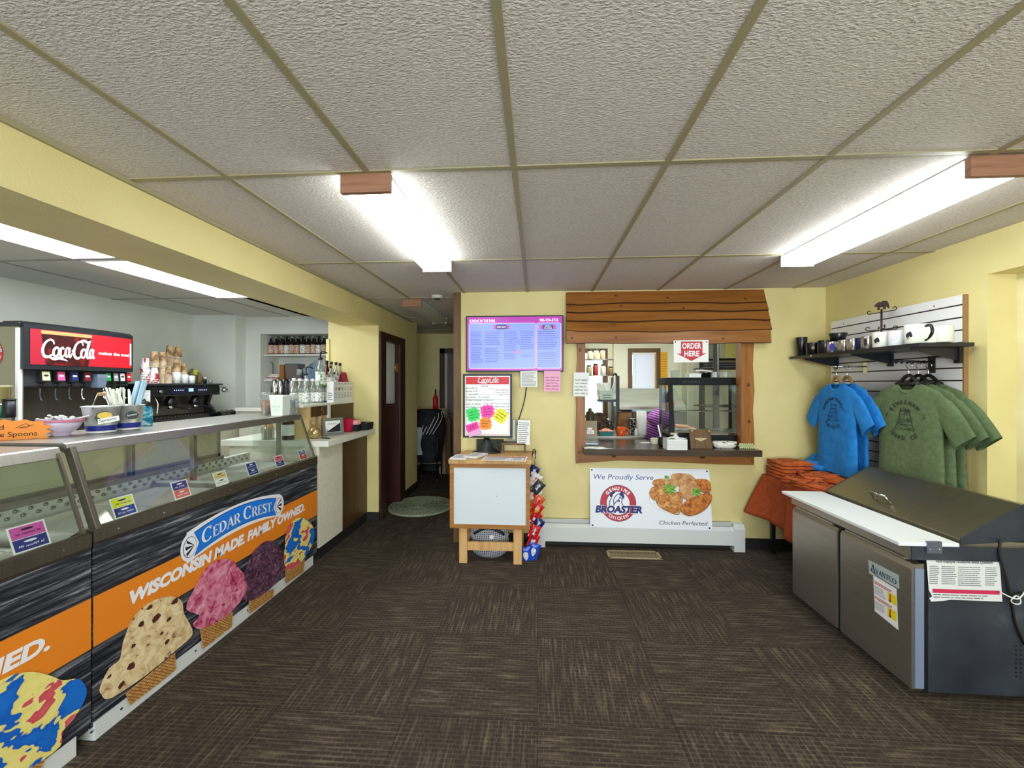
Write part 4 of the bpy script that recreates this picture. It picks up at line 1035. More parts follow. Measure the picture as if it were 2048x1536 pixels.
# tea box
ya_, yb_ = ybar(667, XB), YP - 0.03
t = thing('tea_box', 'white tea box printed with a row of coloured circles, on the raised bar', 'box', (-2.06, (ya_ + yb_) / 2, ZBAR))
h = at(690, 764, X=XB).z - ZBAR
b = MB(); b.box(-2.16 + 0.05, XB, ya_, yb_, ZBAR, ZBAR + h, PAPER, 0.002)
F = FX(XB)
for k, c in enumerate(((196, 150, 110), (70, 60, 120), (140, 190, 80), (214, 200, 140), (190, 190, 170), (120, 110, 130))):
    y = ya_ + (yb_ - ya_) * (0.12 + 0.155 * k); z = ZBAR + h * .66
    b.disc(F, y, z, 0.017, M('tea_dot%d' % k, c, .6), 1.0); b.disc(F, y, z, 0.010, PAPER if k > 2 else M('tea_dot%d' % k), 1.4)
    b.lines(F, y - 0.02, y + 0.02, ZBAR + h * .2, ZBAR + h * .48, 4, PENCIL, k, 1.0); b.lines(F, y - 0.02, y + 0.02, ZBAR + h * .86, ZBAR + h * .95, 1, PENCIL, k, 1.0)
b.lines(FY(ya_), -2.10, -2.05, ZBAR + h * 0.1, ZBAR + h * .5, 4, PENCIL, 9, 1.0); b.build('box', t)
yc = at(687, 740, X=-2.07).y; z = ZBAR + h
t = thing('tent_card', 'magenta folded tent card standing on the white tea box', 'sign', (-2.07, yc, z))
MG = M('magenta_tent', (186, 24, 92), 0.6); b = MB(); w, hh = 0.062, 0.105
for s in (-1, 1):
    b.poly([Vector((-2.07 + s * 0.028, yc - w, z)), Vector((-2.07 + s * 0.028, yc + w, z)), Vector((-2.07, yc + w, z + hh)), Vector((-2.07, yc - w, z + hh))], MG)
F = frame((-2.07 + 0.0285, yc, z), (0, 1, 0), (-0.028, 0, hh)); b.text(F, "It's", -0.03, 0.072, 0.018, INK, 0.05); b.scrib(F, -0.05, 0.045, 0.10, 0.016, INK, 2); b.scrib(F, -0.04, 0.018, 0.08, 0.016, INK, 3)
b.build('card', t, None)

# ---------------------------------------------------------------- niche shelves
SHW = M('shelf_white', (222, 222, 212), 0.5)
ZS1, ZS2 = at(560, 709, Y=YN + 0.1).z, at(560, 759, Y=YN + 0.1).z
for k, z in enumerate((ZS1, ZS2)):
    b = MB(); b.box(NX0 + 0.001, NX1 - 0.001, YN + 0.06, YN + 0.378, z - 0.02, z, SHW); one('niche_shelf', b, ('upper' if k == 0 else 'lower') + ' white shelf in the wall niche', 'shelf')
D0 = None
for k in range(11):
    px = 542 + k * 10.6; X = at(px, 700, Y=YN + 0.15 + 0.03 * (k % 2)).x; y = YN + 0.15 + 0.03 * (k % 2)
    if X > NX1 - 0.04: continue
    lb = ('leftmost' if k == 0 else N_[k] + 'from the left') + ' dark syrup bottle on the upper niche shelf'
    if D0 is None: D0 = bottle('dark_syrup_bottle', lb, 'bottle', (X, y, ZS1), 0.25, 0.035, DKB, LABT, M('silver_cap', (140, 138, 134), 0.4), 'dark bottles in the niche', (0.06, 0.52)); D0b = bottle('dark_syrup_bottle', 'spare', 'bottle', (X, y, ZS1), 0.25, 0.035, DKB, LABW, CAPB, 'dark bottles in the niche', (0.06, 0.52)); sp = D0b
    else: dup(D0 if k % 3 else D0b, (X, y, ZS1), 0.4 * k, lb)
for k in range(11):
    X = at(547 + k * 10.4, 700, Y=YN + 0.30).x
    if X < NX1 - 0.04: dup(D0, (X, YN + 0.30, ZS1), 0.5 * k, 'dark syrup bottle in the rear row on the upper niche shelf', 'dark bottles in the niche, rear row')
for c in list(sp.children): bpy.data.objects.remove(c)
bpy.data.objects.remove(sp)
R = random.Random(12)
nz = lambda px, dy=0.2: at(px, 740, Y=YN + dy).x
x = nz(568); b = MB(); b.box(x - 0.035, x + 0.03, YN + 0.15, YN + 0.33, ZS2, ZS2 + 0.20, M('kraft', (150, 100, 48), 0.7), 0.003); one('cardboard_carton', b, 'brown carton on the lower niche shelf', 'carton')
x = nz(588); b = MB(); b.rings([[Vector((x + sx * w, YN + 0.22 + sy * w * 0.9, z)) for sx, sy in ((-1, -1), (1, -1), (1, 1), (-1, 1))] for w, z in ((0.075, ZS2), (0.09, ZS2 + 0.20), (0.084, ZS2 + 0.20), (0.07, ZS2 + 0.01))], M('smoky_bin', (112, 102, 98), 0.3), smooth=False)
b.box(x - 0.093, x + 0.093, YN + 0.13, YN + 0.31, ZS2 + 0.2, ZS2 + 0.212, M('blue_grey_lid', (70, 84, 110), 0.4), 0.004); one('storage_bin', b, 'smoky plastic bin with blue lid on the lower niche shelf', 'bin')
x = nz(597, 0.1); b = MB(); q = Vector((x, YN + 0.1, ZS2 + 0.01)); b.lathe([(0.028, 0), (0.036, 0.075), (0.039, 0.078), (0.034, 0.075), (0.026, 0.004)], (x, YN + 0.105, ZS2 + 0.055), M('cream_cup', (214, 212, 196), 0.5), 16, axis=(0.25, -0.1, 1)); b.box(x - 0.03, x + 0.03, YN + 0.075, YN + 0.13, ZS2, ZS2 + 0.06, M('smoky_bin')); one('paper_cup', b, 'cream paper cup leaning before the smoky bin in the niche', 'cup')
x = nz(621, 0.25); b = MB(); b.surf(lambda u, v: Vector((x - 0.10 + 0.2 * u, YN + 0.24 + 0.05 * sin(5 * u) * v, ZS2 + 0.26 * v * (0.65 + 0.35 * u) + 0.012 * sin(9 * u + 4 * v))), 12, 8, M('blue_bag', (130, 156, 176), 0.4)); tag(b.build('plastic_bag', sol=0.004), 'pale blue plastic bag leaning on the lower niche shelf', 'bag')
x = nz(548); b = MB()
for k in range(5): b.obox((x + 0.01, YN + 0.2, ZS2 + 0.008 + 0.014 * k), (0.15 - 0.012 * k, 0.16, 0.012), (PAPER, M('red_paper', (150, 40, 40), 0.6), PAPER, TAN, PAPER)[k], (0, 0.05 * (k % 2), 0.2 * k)); 
one('paper_stack', b, 'untidy stack of papers on the lower niche shelf', 'papers')
x = nz(536); b = MB(); b.tube([(x - 0.01, YN + 0.2, ZS2), (x - 0.01, YN + 0.2, ZS2 + 0.20), (x + 0.01, YN + 0.2, ZS2 + 0.235), (x + 0.06, YN + 0.2, ZS2 + 0.23), (x + 0.07, YN + 0.2, ZS2 + 0.18), (x + 0.07, YN + 0.2, ZS2)], 0.005, DKGREY, 8, 4); one('metal_hoop', b, 'thin grey metal hoop stand in the niche corner', 'stand')
# steel shakers on the work counter under the niche
t = thing('work_counter', 'white work counter under the wall niche', 'counter', (-3.2, 4.75, 0)); b = MB(); b.box(-3.55, -2.40, 4.56, 4.91, 1.20, 1.24, LAMW, 0.003); b.build('worktop', t); b = MB(); b.box(-3.53, -2.42, 4.60, 4.90, 0, 1.20, LAM); b.build('cabinet', t)
SH0 = None
for k, px in enumerate((549, 561, 573, 584)):
    p = Vector((at(px, 800, Y=4.72).x, 4.72, 1.24)); h = 0.34
    b = MB(); b.lathe([(0.036, 0), (0.040, 0.004), (0.046, 0.22), (0.042, 0.26), (0.030, 0.31), (0.020, h)], p, CHROME if k != 2 else BLACK, 18); tag(b.build('cocktail_shaker', base=p), ('tall steel shaker standing below the niche, ' + ('left', 'middle', 'x', 'right')[k]) if k != 2 else 'tall black flask among the steel shakers below the niche', 'shaker', 'shakers below the niche')

# ================================================================== back bench: drink dispenser, espresso machine
t = thing('back_bench', 'white bench along the far left wall carrying the drink machines', 'counter', (-3.95, 3.7, 0))
b = MB(); b.box(XL + 0.005, -3.56, 1.9, 4.90, 1.08, 1.12, LAMW, 0.003); b.build('worktop', t)
b = MB(); b.box(XL + 0.01, -3.60, 1.92, 4.88, 0, 1.08, LAM); b.build('cabinet', t)

XD = -3.60; D0y, D1y = 2.63, 3.40; ZD0, ZD1 = 1.12, 1.955
DB = M('dispenser_black', (34, 36, 40), 0.35)
t = thing('soda_dispenser', 'soda fountain with a lit red drink panel and eight valves', 'drink dispenser', (-3.95, 3.0, ZD0))
b = MB(); b.box(-4.33, XD - 0.16, D0y + 0.02, D1y, ZD0, ZD1 - 0.03, STEELD); b.build('cabinet', t)
b = MB(); b.box(-4.34, XD - 0.03, D0y - 0.005, D0y + 0.02, ZD0, ZD1 - 0.03, steel('side_steel', (170, 164, 142), 0.4)); b.build('side_panel', t)
b = MB(); b.box(XD - 0.05, XD - 0.028, D0y - 0.012, D0y + 0.012, ZD0 - 0.0, ZD1 - 0.04, WHITE); b.build('edge_strip', t, 'white edge strip')
b = MB(); b.box(-4.35, XD - 0.02, D0y - 0.015, D1y + 0.01, ZD1 - 0.03, ZD1, DB, 0.008)
prof = []                                   # bowed marquee
def bow(v): return XD + 0.035 * (1 - (2 * v - 1) ** 2)
for v in [k / 10 for k in range(11)]: pass
zb0, zb1 = 1.625, 1.965
b.rings([[Vector((bow(v), D0y + (D1y - D0y) * v, z)) for v in [k / 10 for k in range(11)]] + [Vector((XD - 0.16, D1y, z)), Vector((XD - 0.16, D0y, z))] for z in (zb0, zb1 - 0.02)] + [[Vector((bow(v) - 0.03, D0y + (D1y - D0y) * v, zb1)) for v in [k / 10 for k in range(11)]] + [Vector((XD - 0.16, D1y, zb1)), Vector((XD - 0.16, D0y, zb1))]], DB, smooth=False)
b.build('marquee_box', t)
def FM(x, z, k=0): return Vector((bow((x - D0y) / (D1y - D0y)) + 0.002 + k * 0.001, x, z))
LR = M('lit_red_panel', (226, 24, 40), 0.4, emit=0.22); LRD = M('lit_dark_red_panel', (170, 30, 50), 0.4, emit=0.15); COLA = NM('cola_print', [(0.3, (30, 8, 10)), (0.55, (72, 14, 16)), (0.75, (170, 40, 28))], (18, 18, 14), 3, 0.4); COLT = M('cola_froth', (226, 160, 100), 0.5)
LW = M('lit_white', (250, 248, 246), 0.4, emit=0.5)
b = MB(); ym = D0y + 0.415
def strip(y0, y1, z0, z1, m, k):
    n = 8
    for i in range(n):
        a, e = y0 + (y1 - y0) * i / n, y0 + (y1 - y0) * (i + 1) / n; b.p2(FM, [(a, z0), (e, z0), (e, z1), (a, z1)], m, k)
strip(D0y + 0.03, ym, zb0 + 0.035, zb1 - 0.05, LRD, 0.5); strip(ym, D1y - 0.02, zb0 + 0.035, zb1 - 0.05, LR, 0.5); strip(D1y - 0.035, D1y - 0.02, zb0 + 0.06, zb1 - 0.09, LW, 0.8)
b.build('sign_panel', t, 'red backlit panel'); sp_ = bpy.data.objects[t.children[-1].name]
b = MB()
for i in range(10):
    f0, f1 = i / 10, (i + 1) / 10; ya, ye = D0y + 0.085, ym - 0.01
    q = lambda f, s: ((ya if s == 0 else ye) + (0.028 * (1 - f)) * (1 if s == 0 else -1))
    z0, z1 = zb0 + 0.035, zb1 - 0.055
    b.p2(FM, [(q(f0, 0), z0 + (z1 - z0) * f0), ((q(f0, 0) + q(f0, 1)) / 2, z0 + (z1 - z0) * f0), ((q(f1, 0) + q(f1, 1)) / 2, z0 + (z1 - z0) * f1), (q(f1, 0), z0 + (z1 - z0) * f1)], COLT if f0 > 0.82 else COLA, 2); b.p2(FM, [((q(f0, 0) + q(f0, 1)) / 2, z0 + (z1 - z0) * f0), (q(f0, 1), z0 + (z1 - z0) * f0), (q(f1, 1), z0 + (z1 - z0) * f1), ((q(f1, 0) + q(f1, 1)) / 2, z0 + (z1 - z0) * f1)], COLT if f0 > 0.82 else COLA, 2)
script(b, FM, D0y + 0.085, zb0 + 0.095, 0.335, LW, 4, 1.5, 0.15)
b.text(FM, 'makes the meal', ym + 0.04, zb0 + 0.135, 0.026, LW, 0.27, 2, 0.02); b.build('lettering', t)
b = MB(); b.box(XD - 0.16, XD - 0.04, D0y + 0.01, D1y - 0.005, 1.50, 1.625, DKGREY, 0.01); b.build('valve_bank', t)
VL = [(0.13, (222, 226, 170), 0), (0.225, (236, 90, 150), 0), (0.315, (30, 46, 104), 0), (0.405, (120, 24, 44), 0), (0.565, (24, 150, 70), 0), (0.625, (150, 150, 150), 0), (0.68, (206, 206, 204), 0), (0.735, (206, 24, 34), 0)]
for k, (dy, c, _) in enumerate(VL):
    y = D0y + dy; b = MB(); b.obox((XD - 0.03, y, 1.575), (0.05, 0.058 if k < 4 else 0.046, 0.085), DB, (0, -0.1, 0), 0.004)
    F = frame((XD - 0.0005, y, 1.578), (0, 1, 0), (-0.1, 0, 1)); w = 0.024 if k < 4 else 0.019
    b.r2(F, -w, w, -0.032, 0.034, M('flavour%d' % k, c, .4), 1.0); b.disc(F, 0, 0.004, w * .7, FWH if k not in (0, 6) else INK, 1.6, 0.008, 14)
    v = b.build('valve', t)
    b = MB(); b.cyl((XD - 0.045, y, 1.50), (XD - 0.045, y, 1.53), 0.014, DB); b.tube([(XD - 0.05, y, 1.50), (XD - 0.052, y, 1.44), (XD - 0.045, y, 1.405), (XD - 0.025, y, 1.395)], 0.006, DKGREY if k < 3 else CHROME, 6); b.build('lever', v)
b = MB(); b.box(XD - 0.165, XD - 0.155, D0y + 0.02, D1y - 0.01, 1.24, 1.50, steel('splash_steel', (92, 88, 82), 0.4)); b.build('splash_panel', t)
b = MB(); b.box(XD - 0.155, XD + 0.01, D0y + 0.02, D1y - 0.01, 1.215, 1.245, STEEL, 0.004); b.build('drip_tray', t)
b = MB(); b.box(XD - 0.15, XD - 0.01, D0y + 0.01, D1y - 0.01, ZD0, 1.215, DB); b.build('base', t)
b = MB(); F = FY(D0y - 0.006); xc = at(-9, 703, Y=D0y).x
b.disc(F, xc, 1.735, 0.065, RED, 1, 0.088); script(b, F, xc - 0.05, 1.745, 0.11, FWH, 2, 1.3, 0.14); b.text(F, 'Coke', xc - 0.02, 1.70, 0.03, FWH, 0.075, 2); b.build('round_sticker', t, 'round red sticker')
b = MB(); p = at(988, 700, Y=3) ; b.rings([[Vector((XD - 0.02 + sx * w, D0y + 0.50 + sy * w, z)) for sx, sy in ((-1, -1), (1, -1), (1, 1), (-1, 1))] for w, z in ((0.030, 1.49), (0.042, 1.60), (0.039, 1.60), (0.027, 1.495))], glass('blue_cup', (196, 214, 232), .14, .05, .25), smooth=False); one('plastic_cup', b, 'pale blue plastic cup hung among the soda valves', 'cup')
# ledge and containers at the dispenser's left
t = thing('condiment_stand', 'stainless stand with clear and green containers left of the soda dispenser', 'stand', (-3.90, 2.5, 1.12))
b = MB(); b.box(-4.25, XD - 0.05, 2.32, 2.60, 1.27, 1.30, STEEL, 0.004); b.build('shelf', t); b = MB(); b.box(-4.24, XD - 0.06, 2.34, 2.58, 1.12, 1.27, CLEARP); b.build('bin', t)
for nm, lab, px, m, h, r in (('green_tub', 'white-rimmed green tub on the stainless stand at the photo edge', 2, M('green_tub', (16, 96, 60), .5), 0.09, 0.05), ('black_canister', 'black canister on the stainless stand beside the green tub', 18, BLACK, 0.12, 0.03)):
    p = Vector((at(px, 800, Y=2.45).x, 2.45, 1.30)); b = MB(); b.lathe([(r * .9, 0), (r, 0.004), (r, h)], p, m, 18); b.lathe([(r * 1.08, h - 0.008), (r * 1.08, h), (r * .9, h + 0.003)], p, PAPER if m is not BLACK else BLACK, 18); one(nm, b, lab, 'tub')
p = Vector((at(2, 800, Y=2.45).x, 2.45, 1.394)); b = MB(); b.lathe([(0.038, 0), (0.046, 0.10), (0.052, 0.102), (0.052, 0.115), (0.03, 0.118)], p, glass('amber_plastic', (214, 206, 160), .1, .05, .3), 18); one('plastic_container', b, 'amber clear container with white lid on top of the green tub', 'container')

# ---------------------------------------------------------------- espresso machine
E0, E1, XE = at(296, 770, X=-3.70).y, at(440, 770, X=-3.70).y, -3.70
ZE = 1.525
t = thing('espresso_machine', 'black two-group espresso machine with paper cups stacked on top', 'coffee machine', (-3.95, (E0 + E1) / 2, 1.12))
EB = M('machine_black', (14, 14, 17), 0.25)
b = MB(); b.box(-4.22, XE - 0.14, E0 + 0.01, E1 - 0.01, 1.16, ZE - 0.1, EB); b.box(-4.25, XE, E0, E1, ZE - 0.13, ZE - 0.02, EB, 0.012); b.build('body', t)
for a, c in ((E0, E0 + 0.10), (E1 - 0.04, E1)): b = MB(); b.prism(frame((0, a, 0), (1, 0, 0), (0, 0, 1)), [(-4.24, 1.15), (XE + 0.03, 1.15), (XE - 0.09, 1.30), (XE - 0.02, ZE - 0.03), (-4.24, ZE - 0.03)], EB, -(c - a)); b.build('side_panel', t)
b = MB(); b.box(-4.26, XE + 0.02, E0 - 0.02, E1 + 0.02, ZE - 0.02, ZE, M('machine_top', (70, 72, 74), .3, .6), 0.004); b.build('cup_tray', t)
b = MB(); F = FX(XE + 0.001)
for k in range(2):
    y = E0 + 0.33 + 0.30 * k
    b.r2(F, y - 0.07, y + 0.07, ZE - 0.105, ZE - 0.045, M('screen_blue', (20, 24, 62), .3), .5)
    for j in range(5): b.disc(F, y - 0.05 + 0.025 * j, ZE - 0.07, 0.005, M('led', (220, 226, 255), .4, emit=1.5), 1, n=8)
b.r2(F, E0 + 0.45, E0 + 0.51, ZE - 0.085, ZE - 0.05, M('led_screen', (150, 190, 240), .4, emit=.8), 1); b.build('control_panel', t)
b = MB(); b.cyl((XE, E0 + 0.12, ZE - 0.08), (XE + 0.02, E0 + 0.12, ZE - 0.08), 0.016, CHROME); b.build('knob', t)
for k in range(2):
    y = E0 + 0.30 + 0.30 * k; b = MB(); b.lathe([(0.055, 0), (0.055, 0.035), (0.035, 0.075), (0.03, 0.095)], (XE - 0.06, y, ZE - 0.225), EB, 18); g = b.build('group_head', t)
    b = MB(); b.lathe([(0.034, -0.035), (0.04, 0)], (XE - 0.06, y, ZE - 0.225), CHROME, 16); b.tube([(XE - 0.03, y, ZE - 0.24), (XE + 0.05, y + 0.02, ZE - 0.25), (XE + 0.13, y + 0.03, ZE - 0.265)], [0.009, 0.013, 0.011], BLACK, 8, 3); b.build('portafilter', g)
b = MB(); b.box(XE - 0.15, XE - 0.13, E0 + 0.02, E1 - 0.02, 1.2, ZE - 0.12, M('machine_back', (92, 88, 78), .3, .5)); b.build('back_plate', t)
b = MB(); b.box(-4.22, XE + 0.05, E0, E1, 1.135, 1.19, EB, 0.006)
for k in range(20): b.box(XE - 0.12, XE + 0.05, E0 + 0.04 + 0.039 * k, E0 + 0.05 + 0.039 * k, 1.19, 1.194, CHROME)
b.build('drip_tray', t)
b = MB(); b.tube([(XE - 0.02, E0 + 0.08, ZE - 0.13), (XE + 0.03, E0 + 0.07, ZE - 0.2), (XE + 0.05, E0 + 0.04, ZE - 0.30)], 0.006, CHROME, 8, 4); b.build('steam_wand', t)
b = MB(); b.lathe([(0.02, 0), (0.026, 0.02), (0.022, 0.05), (0.012, 0.06)], (XE + 0.01, E1 + 0.02, ZE - 0.075), CHROME, 14, axis=(0.6, 1, -0.1)); b.tube([(XE, E1 + 0.02, ZE - 0.04), (XE + 0.02, E1 + 0.06, ZE - 0.05)], 0.005, BLACK); b.build('steam_knob', t)
b = MB()
for s in (-1, 1):
    for x in (-4.15, XE - 0.02): b.cyl((x, (E0 + E1) / 2 + s * (E1 - E0) * .42, 1.12), (x, (E0 + E1) / 2 + s * (E1 - E0) * .42, 1.14), 0.02, DKGREY)
b.build('feet', t)
for k in range(3):
    b = MB(); y = E1 - 0.10 + 0.075 * k; b.obox((XE + 0.10, y, 1.165), (0.055, 0.065, 0.09), EB, (0.15, 0.3, 0), 0.005); b.cyl((XE + 0.13, y + 0.03, 1.14), (XE + 0.10, y + 0.035, 1.21), 0.006, CHROME); one('milk_jug', b, ('dark steel jug before the espresso machine, ' + ('left', 'middle', 'right')[k] + ' of three'), 'jug', 'jugs before the espresso machine')

# cups stacked upside down on the machine
CUPB = NM('brown_cup', [(0.42, (120, 88, 56)), (0.5, (172, 140, 98)), (0.6, (186, 154, 110))], (22, 22, 22), 2, 0.6)
CUPR = NM('red_white_cup', [(0.52, (236, 232, 226)), (0.56, (160, 30, 44))], (26, 26, 10), 1, 0.5)
CUPW = M('white_lid_stack', (238, 240, 238), 0.4)
_cups = {}


def cup(kind, r, h, m, rim, l, g):
    key = (kind, r, h)
    if key not in _cups:
        b = MB(); b.lathe([(r, 0), (r + 0.002, 0.001), (r + 0.002, 0.0035), (r, 0.0045), (r * 0.72, h - 0.002), (r * 0.70, h), (r * 0.66, h - 0.003)], (0, 0, 0), m, 18); b.mi(rim)
        b.bm.faces.ensure_lookup_table()
        for f in b.bm.faces:
            if f.calc_center_median().z > h - 0.0035 or 0.0005 < f.calc_center_median().z < 0.004: f.material_index = 1
        o = b.build(kind, local=True); tag(o, l, 'cup', g); _cups[key] = o; o['fresh'] = 1
    return _cups[key]


def stack(px, X, n, kind, r, h, m, rim, step, where, z0=ZE):
    y = at(px, 760, X=X).y; l = where; g = where
    for k in range(n):
        o = cup(kind, r, h, m, rim, l, g)
        if 'fresh' in o: del o['fresh']; c = o
        else: c = o.copy(); COL.objects.link(c)
        c.location = (X, y, z0 + step * k + 0.0005); c['label'] = l; c['group'] = g; c.rotation_euler = (0, 0, 0.4 * k)
    return z0 + step * (n - 1) + h


RIMW = M('cup_rim', (226, 216, 196), 0.5)
z = stack(291, -3.80, 6, 'paper_cup', 0.040, 0.135, CUPR, WHITE, 0.022, 'red and white paper cup in the stack at the left end of the espresso machine'); 
stack(309, -3.74, 3, 'paper_cup', 0.036, 0.125, CUPR, WHITE, 0.016, 'red and white paper cup in the shorter stack topped by brown cups')
stack(309, -3.742, 5, 'paper_cup', 0.037, 0.105, CUPB, RIMW, 0.012, 'brown paper cup in the stack set on red and white cups', ZE + 0.158)
stack(325, -3.76, 19, 'paper_cup', 0.033, 0.105, CUPB, RIMW, 0.0115, 'brown paper cup in the second brown stack, behind shorter stacks')
stack(337, -3.71, 8, 'paper_cup', 0.030, 0.09, CUPB, RIMW, 0.0115, 'brown paper cup in the shortest brown stack at the front of the machine')
stack(340, -3.90, 24, 'paper_cup', 0.038, 0.115, CUPB, RIMW, 0.0125, 'brown paper cup in the tallest brown stack')
stack(356, -3.88, 24, 'paper_cup', 0.033, 0.12, CUPB, RIMW, 0.012, 'brown paper cup in the tall brown stack right of the tallest')
for k, (px, h, r) in enumerate(((352, 0.115, 0.042), (369, 0.095, 0.034), (383, 0.085, 0.033))):
    y = at(px, 760, X=-3.74).y; b = MB(); b.lathe([(r, 0), (r, h - 0.006), (r * .9, h)], (-3.74, y, ZE + 0.0005), CUPW, 20); one('lid_stack', b, 'stack of white cup lids on the espresso machine, ' + ('tallest', 'middle', 'shortest')[k] + ' of three', 'cup lids')
stack(353, -3.742, 3, 'paper_cup', 0.032, 0.105, CUPB, RIMW, 0.012, 'brown paper cup stacked on the tallest white lids', ZE + 0.1165)
stack(368, -3.742, 2, 'paper_cup', 0.029, 0.10, CUPB, RIMW, 0.012, 'brown paper cup stacked on the middle white lids', ZE + 0.0965)
y = at(385, 760, X=-3.90).y
b = MB(); b.lathe([(0.03, 0), (0.05, 0.03), (0.055, 0.09), (0.03, 0.15), (0.012, 0.17)], (-3.90, y, ZE), M('olive_bag', (96, 94, 54), 0.5), 14); F = FX(-3.84); b.prism(F, [(y - 0.05, ZE + 0.10), (y + 0.0, ZE + 0.10), (y + 0.0, ZE + 0.155), (y - 0.05, ZE + 0.155)], M('lime_label', (196, 206, 60), .6), 0.004); one('coffee_bag', b, 'olive coffee bag with a lime label on the espresso machine', 'bag')
y = at(397, 760, X=-3.88).y; b = MB(); b.lathe([(0.03, 0), (0.045, 0.02), (0.045, 0.07), (0.02, 0.12), (0.008, 0.13)], (-3.88, y, ZE), M('kraft_bag', (126, 100, 62), .6), 12); one('coffee_bag', b, 'brown coffee bag at the right of the olive bag', 'bag')
y = at(410, 760, X=-3.80).y; b = MB(); b.lathe([(0.018, 0), (0.018, 0.045), (0.012, 0.055)], (-3.80, y, ZE), BLACK, 12); b.lathe([(0.013, 0.055), (0.013, 0.07)], (-3.80, y, ZE), WHITE, 12); one('small_bottle', b, 'tiny black bottle with white cap on the espresso machine', 'bottle')
y = at(421, 760, X=-3.80).y; b = MB(); b.lathe([(0.02, 0), (0.022, 0.05), (0.019, 0.05), (0.017, 0.004)], (-3.80, y, ZE), CLEARP, 12); one('shot_glass', b, 'small clear glass at the right end of the espresso machine', 'glass')
p = at(289, 800, X=-3.69); b = MB(); F = frame((-3.695, E0 - 0.02, 1.33), (0.3, 1, 0), (0, 0, 1)); b.prism(F, [(-0.05, 0), (0.03, 0), (0.03, 0.13), (-0.05, 0.13)], PAPER, 0.002); b.lines(F, -0.045, 0.025, 0.01, 0.125, 9, PENCIL, 4, .6); tag(b.build('notice'), 'small printed notice on the side of the espresso machine', 'notice')

# ================================================================== the serving opening: slab frame, sill shelf, plank awning
t = thing('slab_frame', 'live-edge cedar slab frame around the serving opening', 'frame', (1.1, YB, 0.9))
F = FY(YB - 0.035)


def slab(pts, m, d=0.035, knots=()):
    b = MB(); b.prism(F, [xz(px, py, YB - 0.035) for px, py in pts], m, d)
    for px, py, r in knots: x, z = xz(px, py, YB - 0.035); b.disc(F, x, z, r, KNOT, 1, r * 1.3, 10); b.disc(F, x, z, r * .5, BPAN, 1.4, r * .6, 8)
    return b


slab([(1168, 684), (1168, 906), (1152, 926), (1151, 880), (1153, 820), (1151, 770), (1155, 720), (1154, 684)], LACQV, knots=((1160, 700, 0.016), (1158, 905, 0.012))).build('left_slab', t)
slab([(1482, 684), (1482, 905), (1508, 930), (1509, 880), (1506, 820), (1509, 780), (1506, 730), (1508, 684)], LACQV, knots=((1497, 770, 0.014), (1498, 843, 0.014))).build('right_slab', t)
slab([(1168, 906), (1482, 905), (1508, 930), (1440, 929), (1330, 924), (1240, 921), (1152, 927)], LACQ).build('bottom_slab', t)
b = MB(); b.box(OX0 - 0.002, OX0 + 0.012, YB, YB + 0.13, 0.94, OZ1, LACQV); b.box(OX1 - 0.012, OX1 + 0.002, YB, YB + 0.13, 0.94, OZ1, LACQV); b.build('jamb_lining', t)

ZS = 0.935
sx0, sx1 = at(1169, 905, Y=3.70).x, at(1525, 905, Y=3.70).x
t = thing('serving_shelf', 'dark wooden serving shelf through the order window', 'shelf', (1.1, 3.9, ZS - 0.06))
b = MB(); b.box(sx0, sx1, 3.70, YB - 0.036, ZS - 0.058, ZS, ESPR, 0.004); b.box(OX0 + 0.014, OX1 - 0.014, YB - 0.036, 4.34, ZS - 0.058, ZS, ESPR); b.build('board', t)
for x in (sx0 + 0.3, sx1 - 0.45):
    b = MB(); b.prism(frame((x, 0, 0), (0, 1, 0), (0, 0, 1)), [(YB - 0.037, ZS - 0.06), (3.76, ZS - 0.06), (YB - 0.037, ZS - 0.10)], BPAN, 0.03); b.build('bracket', t)

t = thing('plank_awning', 'awning of five overlapping lacquered cedar planks above the serving opening', 'awning', (1.1, YB, 1.9))
R = random.Random(6)
PEDGE = M('plank_edge_shadow', (66, 36, 14), 0.6)  # dark plank edges, painted to draw the shadow lines between planks
edges = [582, 606, 622, 641, 662, 687]
kn = {0: ((1335, 595), (1232, 590), (1490, 598)), 1: ((1242, 610), (1366, 616), (1140, 610)), 2: ((1470, 613),), 3: ((1228, 648),), 4: ((1232, 675), (1446, 677), (1144, 676))}
for k in range(5):
    y_t, y_b = YB - 0.030 - 0.018 * k, YB - 0.074 - 0.018 * k
    if k == 4: y_t, y_b = YB - 0.118, YB - 0.126
    x0 = at(1133, 600, Y=y_b).x; x1 = at((1533, 1538, 1541, 1545, 1543)[k], 600, Y=y_b).x
    zt, zb = at(1300, edges[k] - (3 if k else 0), Y=y_t).z, at(1300, edges[k + 1], Y=y_b).z
    b = MB(); n = 36; low = []; ph = R.uniform(0, 6)
    for i in range(n + 1): u = i / n; low.append((x0 + (x1 - x0) * u, zb + 0.006 * sin(7 * u + ph) + 0.004 * sin(17 * u + ph * 2) + (0.006 if u < .03 else 0)))
    o = Vector((0, y_b, zb)); v = Vector((0, y_t - y_b, zt - zb)); Lh = v.length
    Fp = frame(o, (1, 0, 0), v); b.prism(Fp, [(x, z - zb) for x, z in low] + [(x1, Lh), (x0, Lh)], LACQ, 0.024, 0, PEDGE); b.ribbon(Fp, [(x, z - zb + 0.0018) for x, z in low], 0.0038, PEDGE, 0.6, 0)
    for px, py in kn[k]:
        xx, zz = xz(px, py, (y_t + y_b) / 2); b.disc(Fp, xx, zz - zb, 0.013, KNOT, 1, 0.010, 10); b.disc(Fp, xx, zz - zb, 0.006, BPAN, 1.5, 0.005, 8)
    b.build('plank', t)
b = MB()
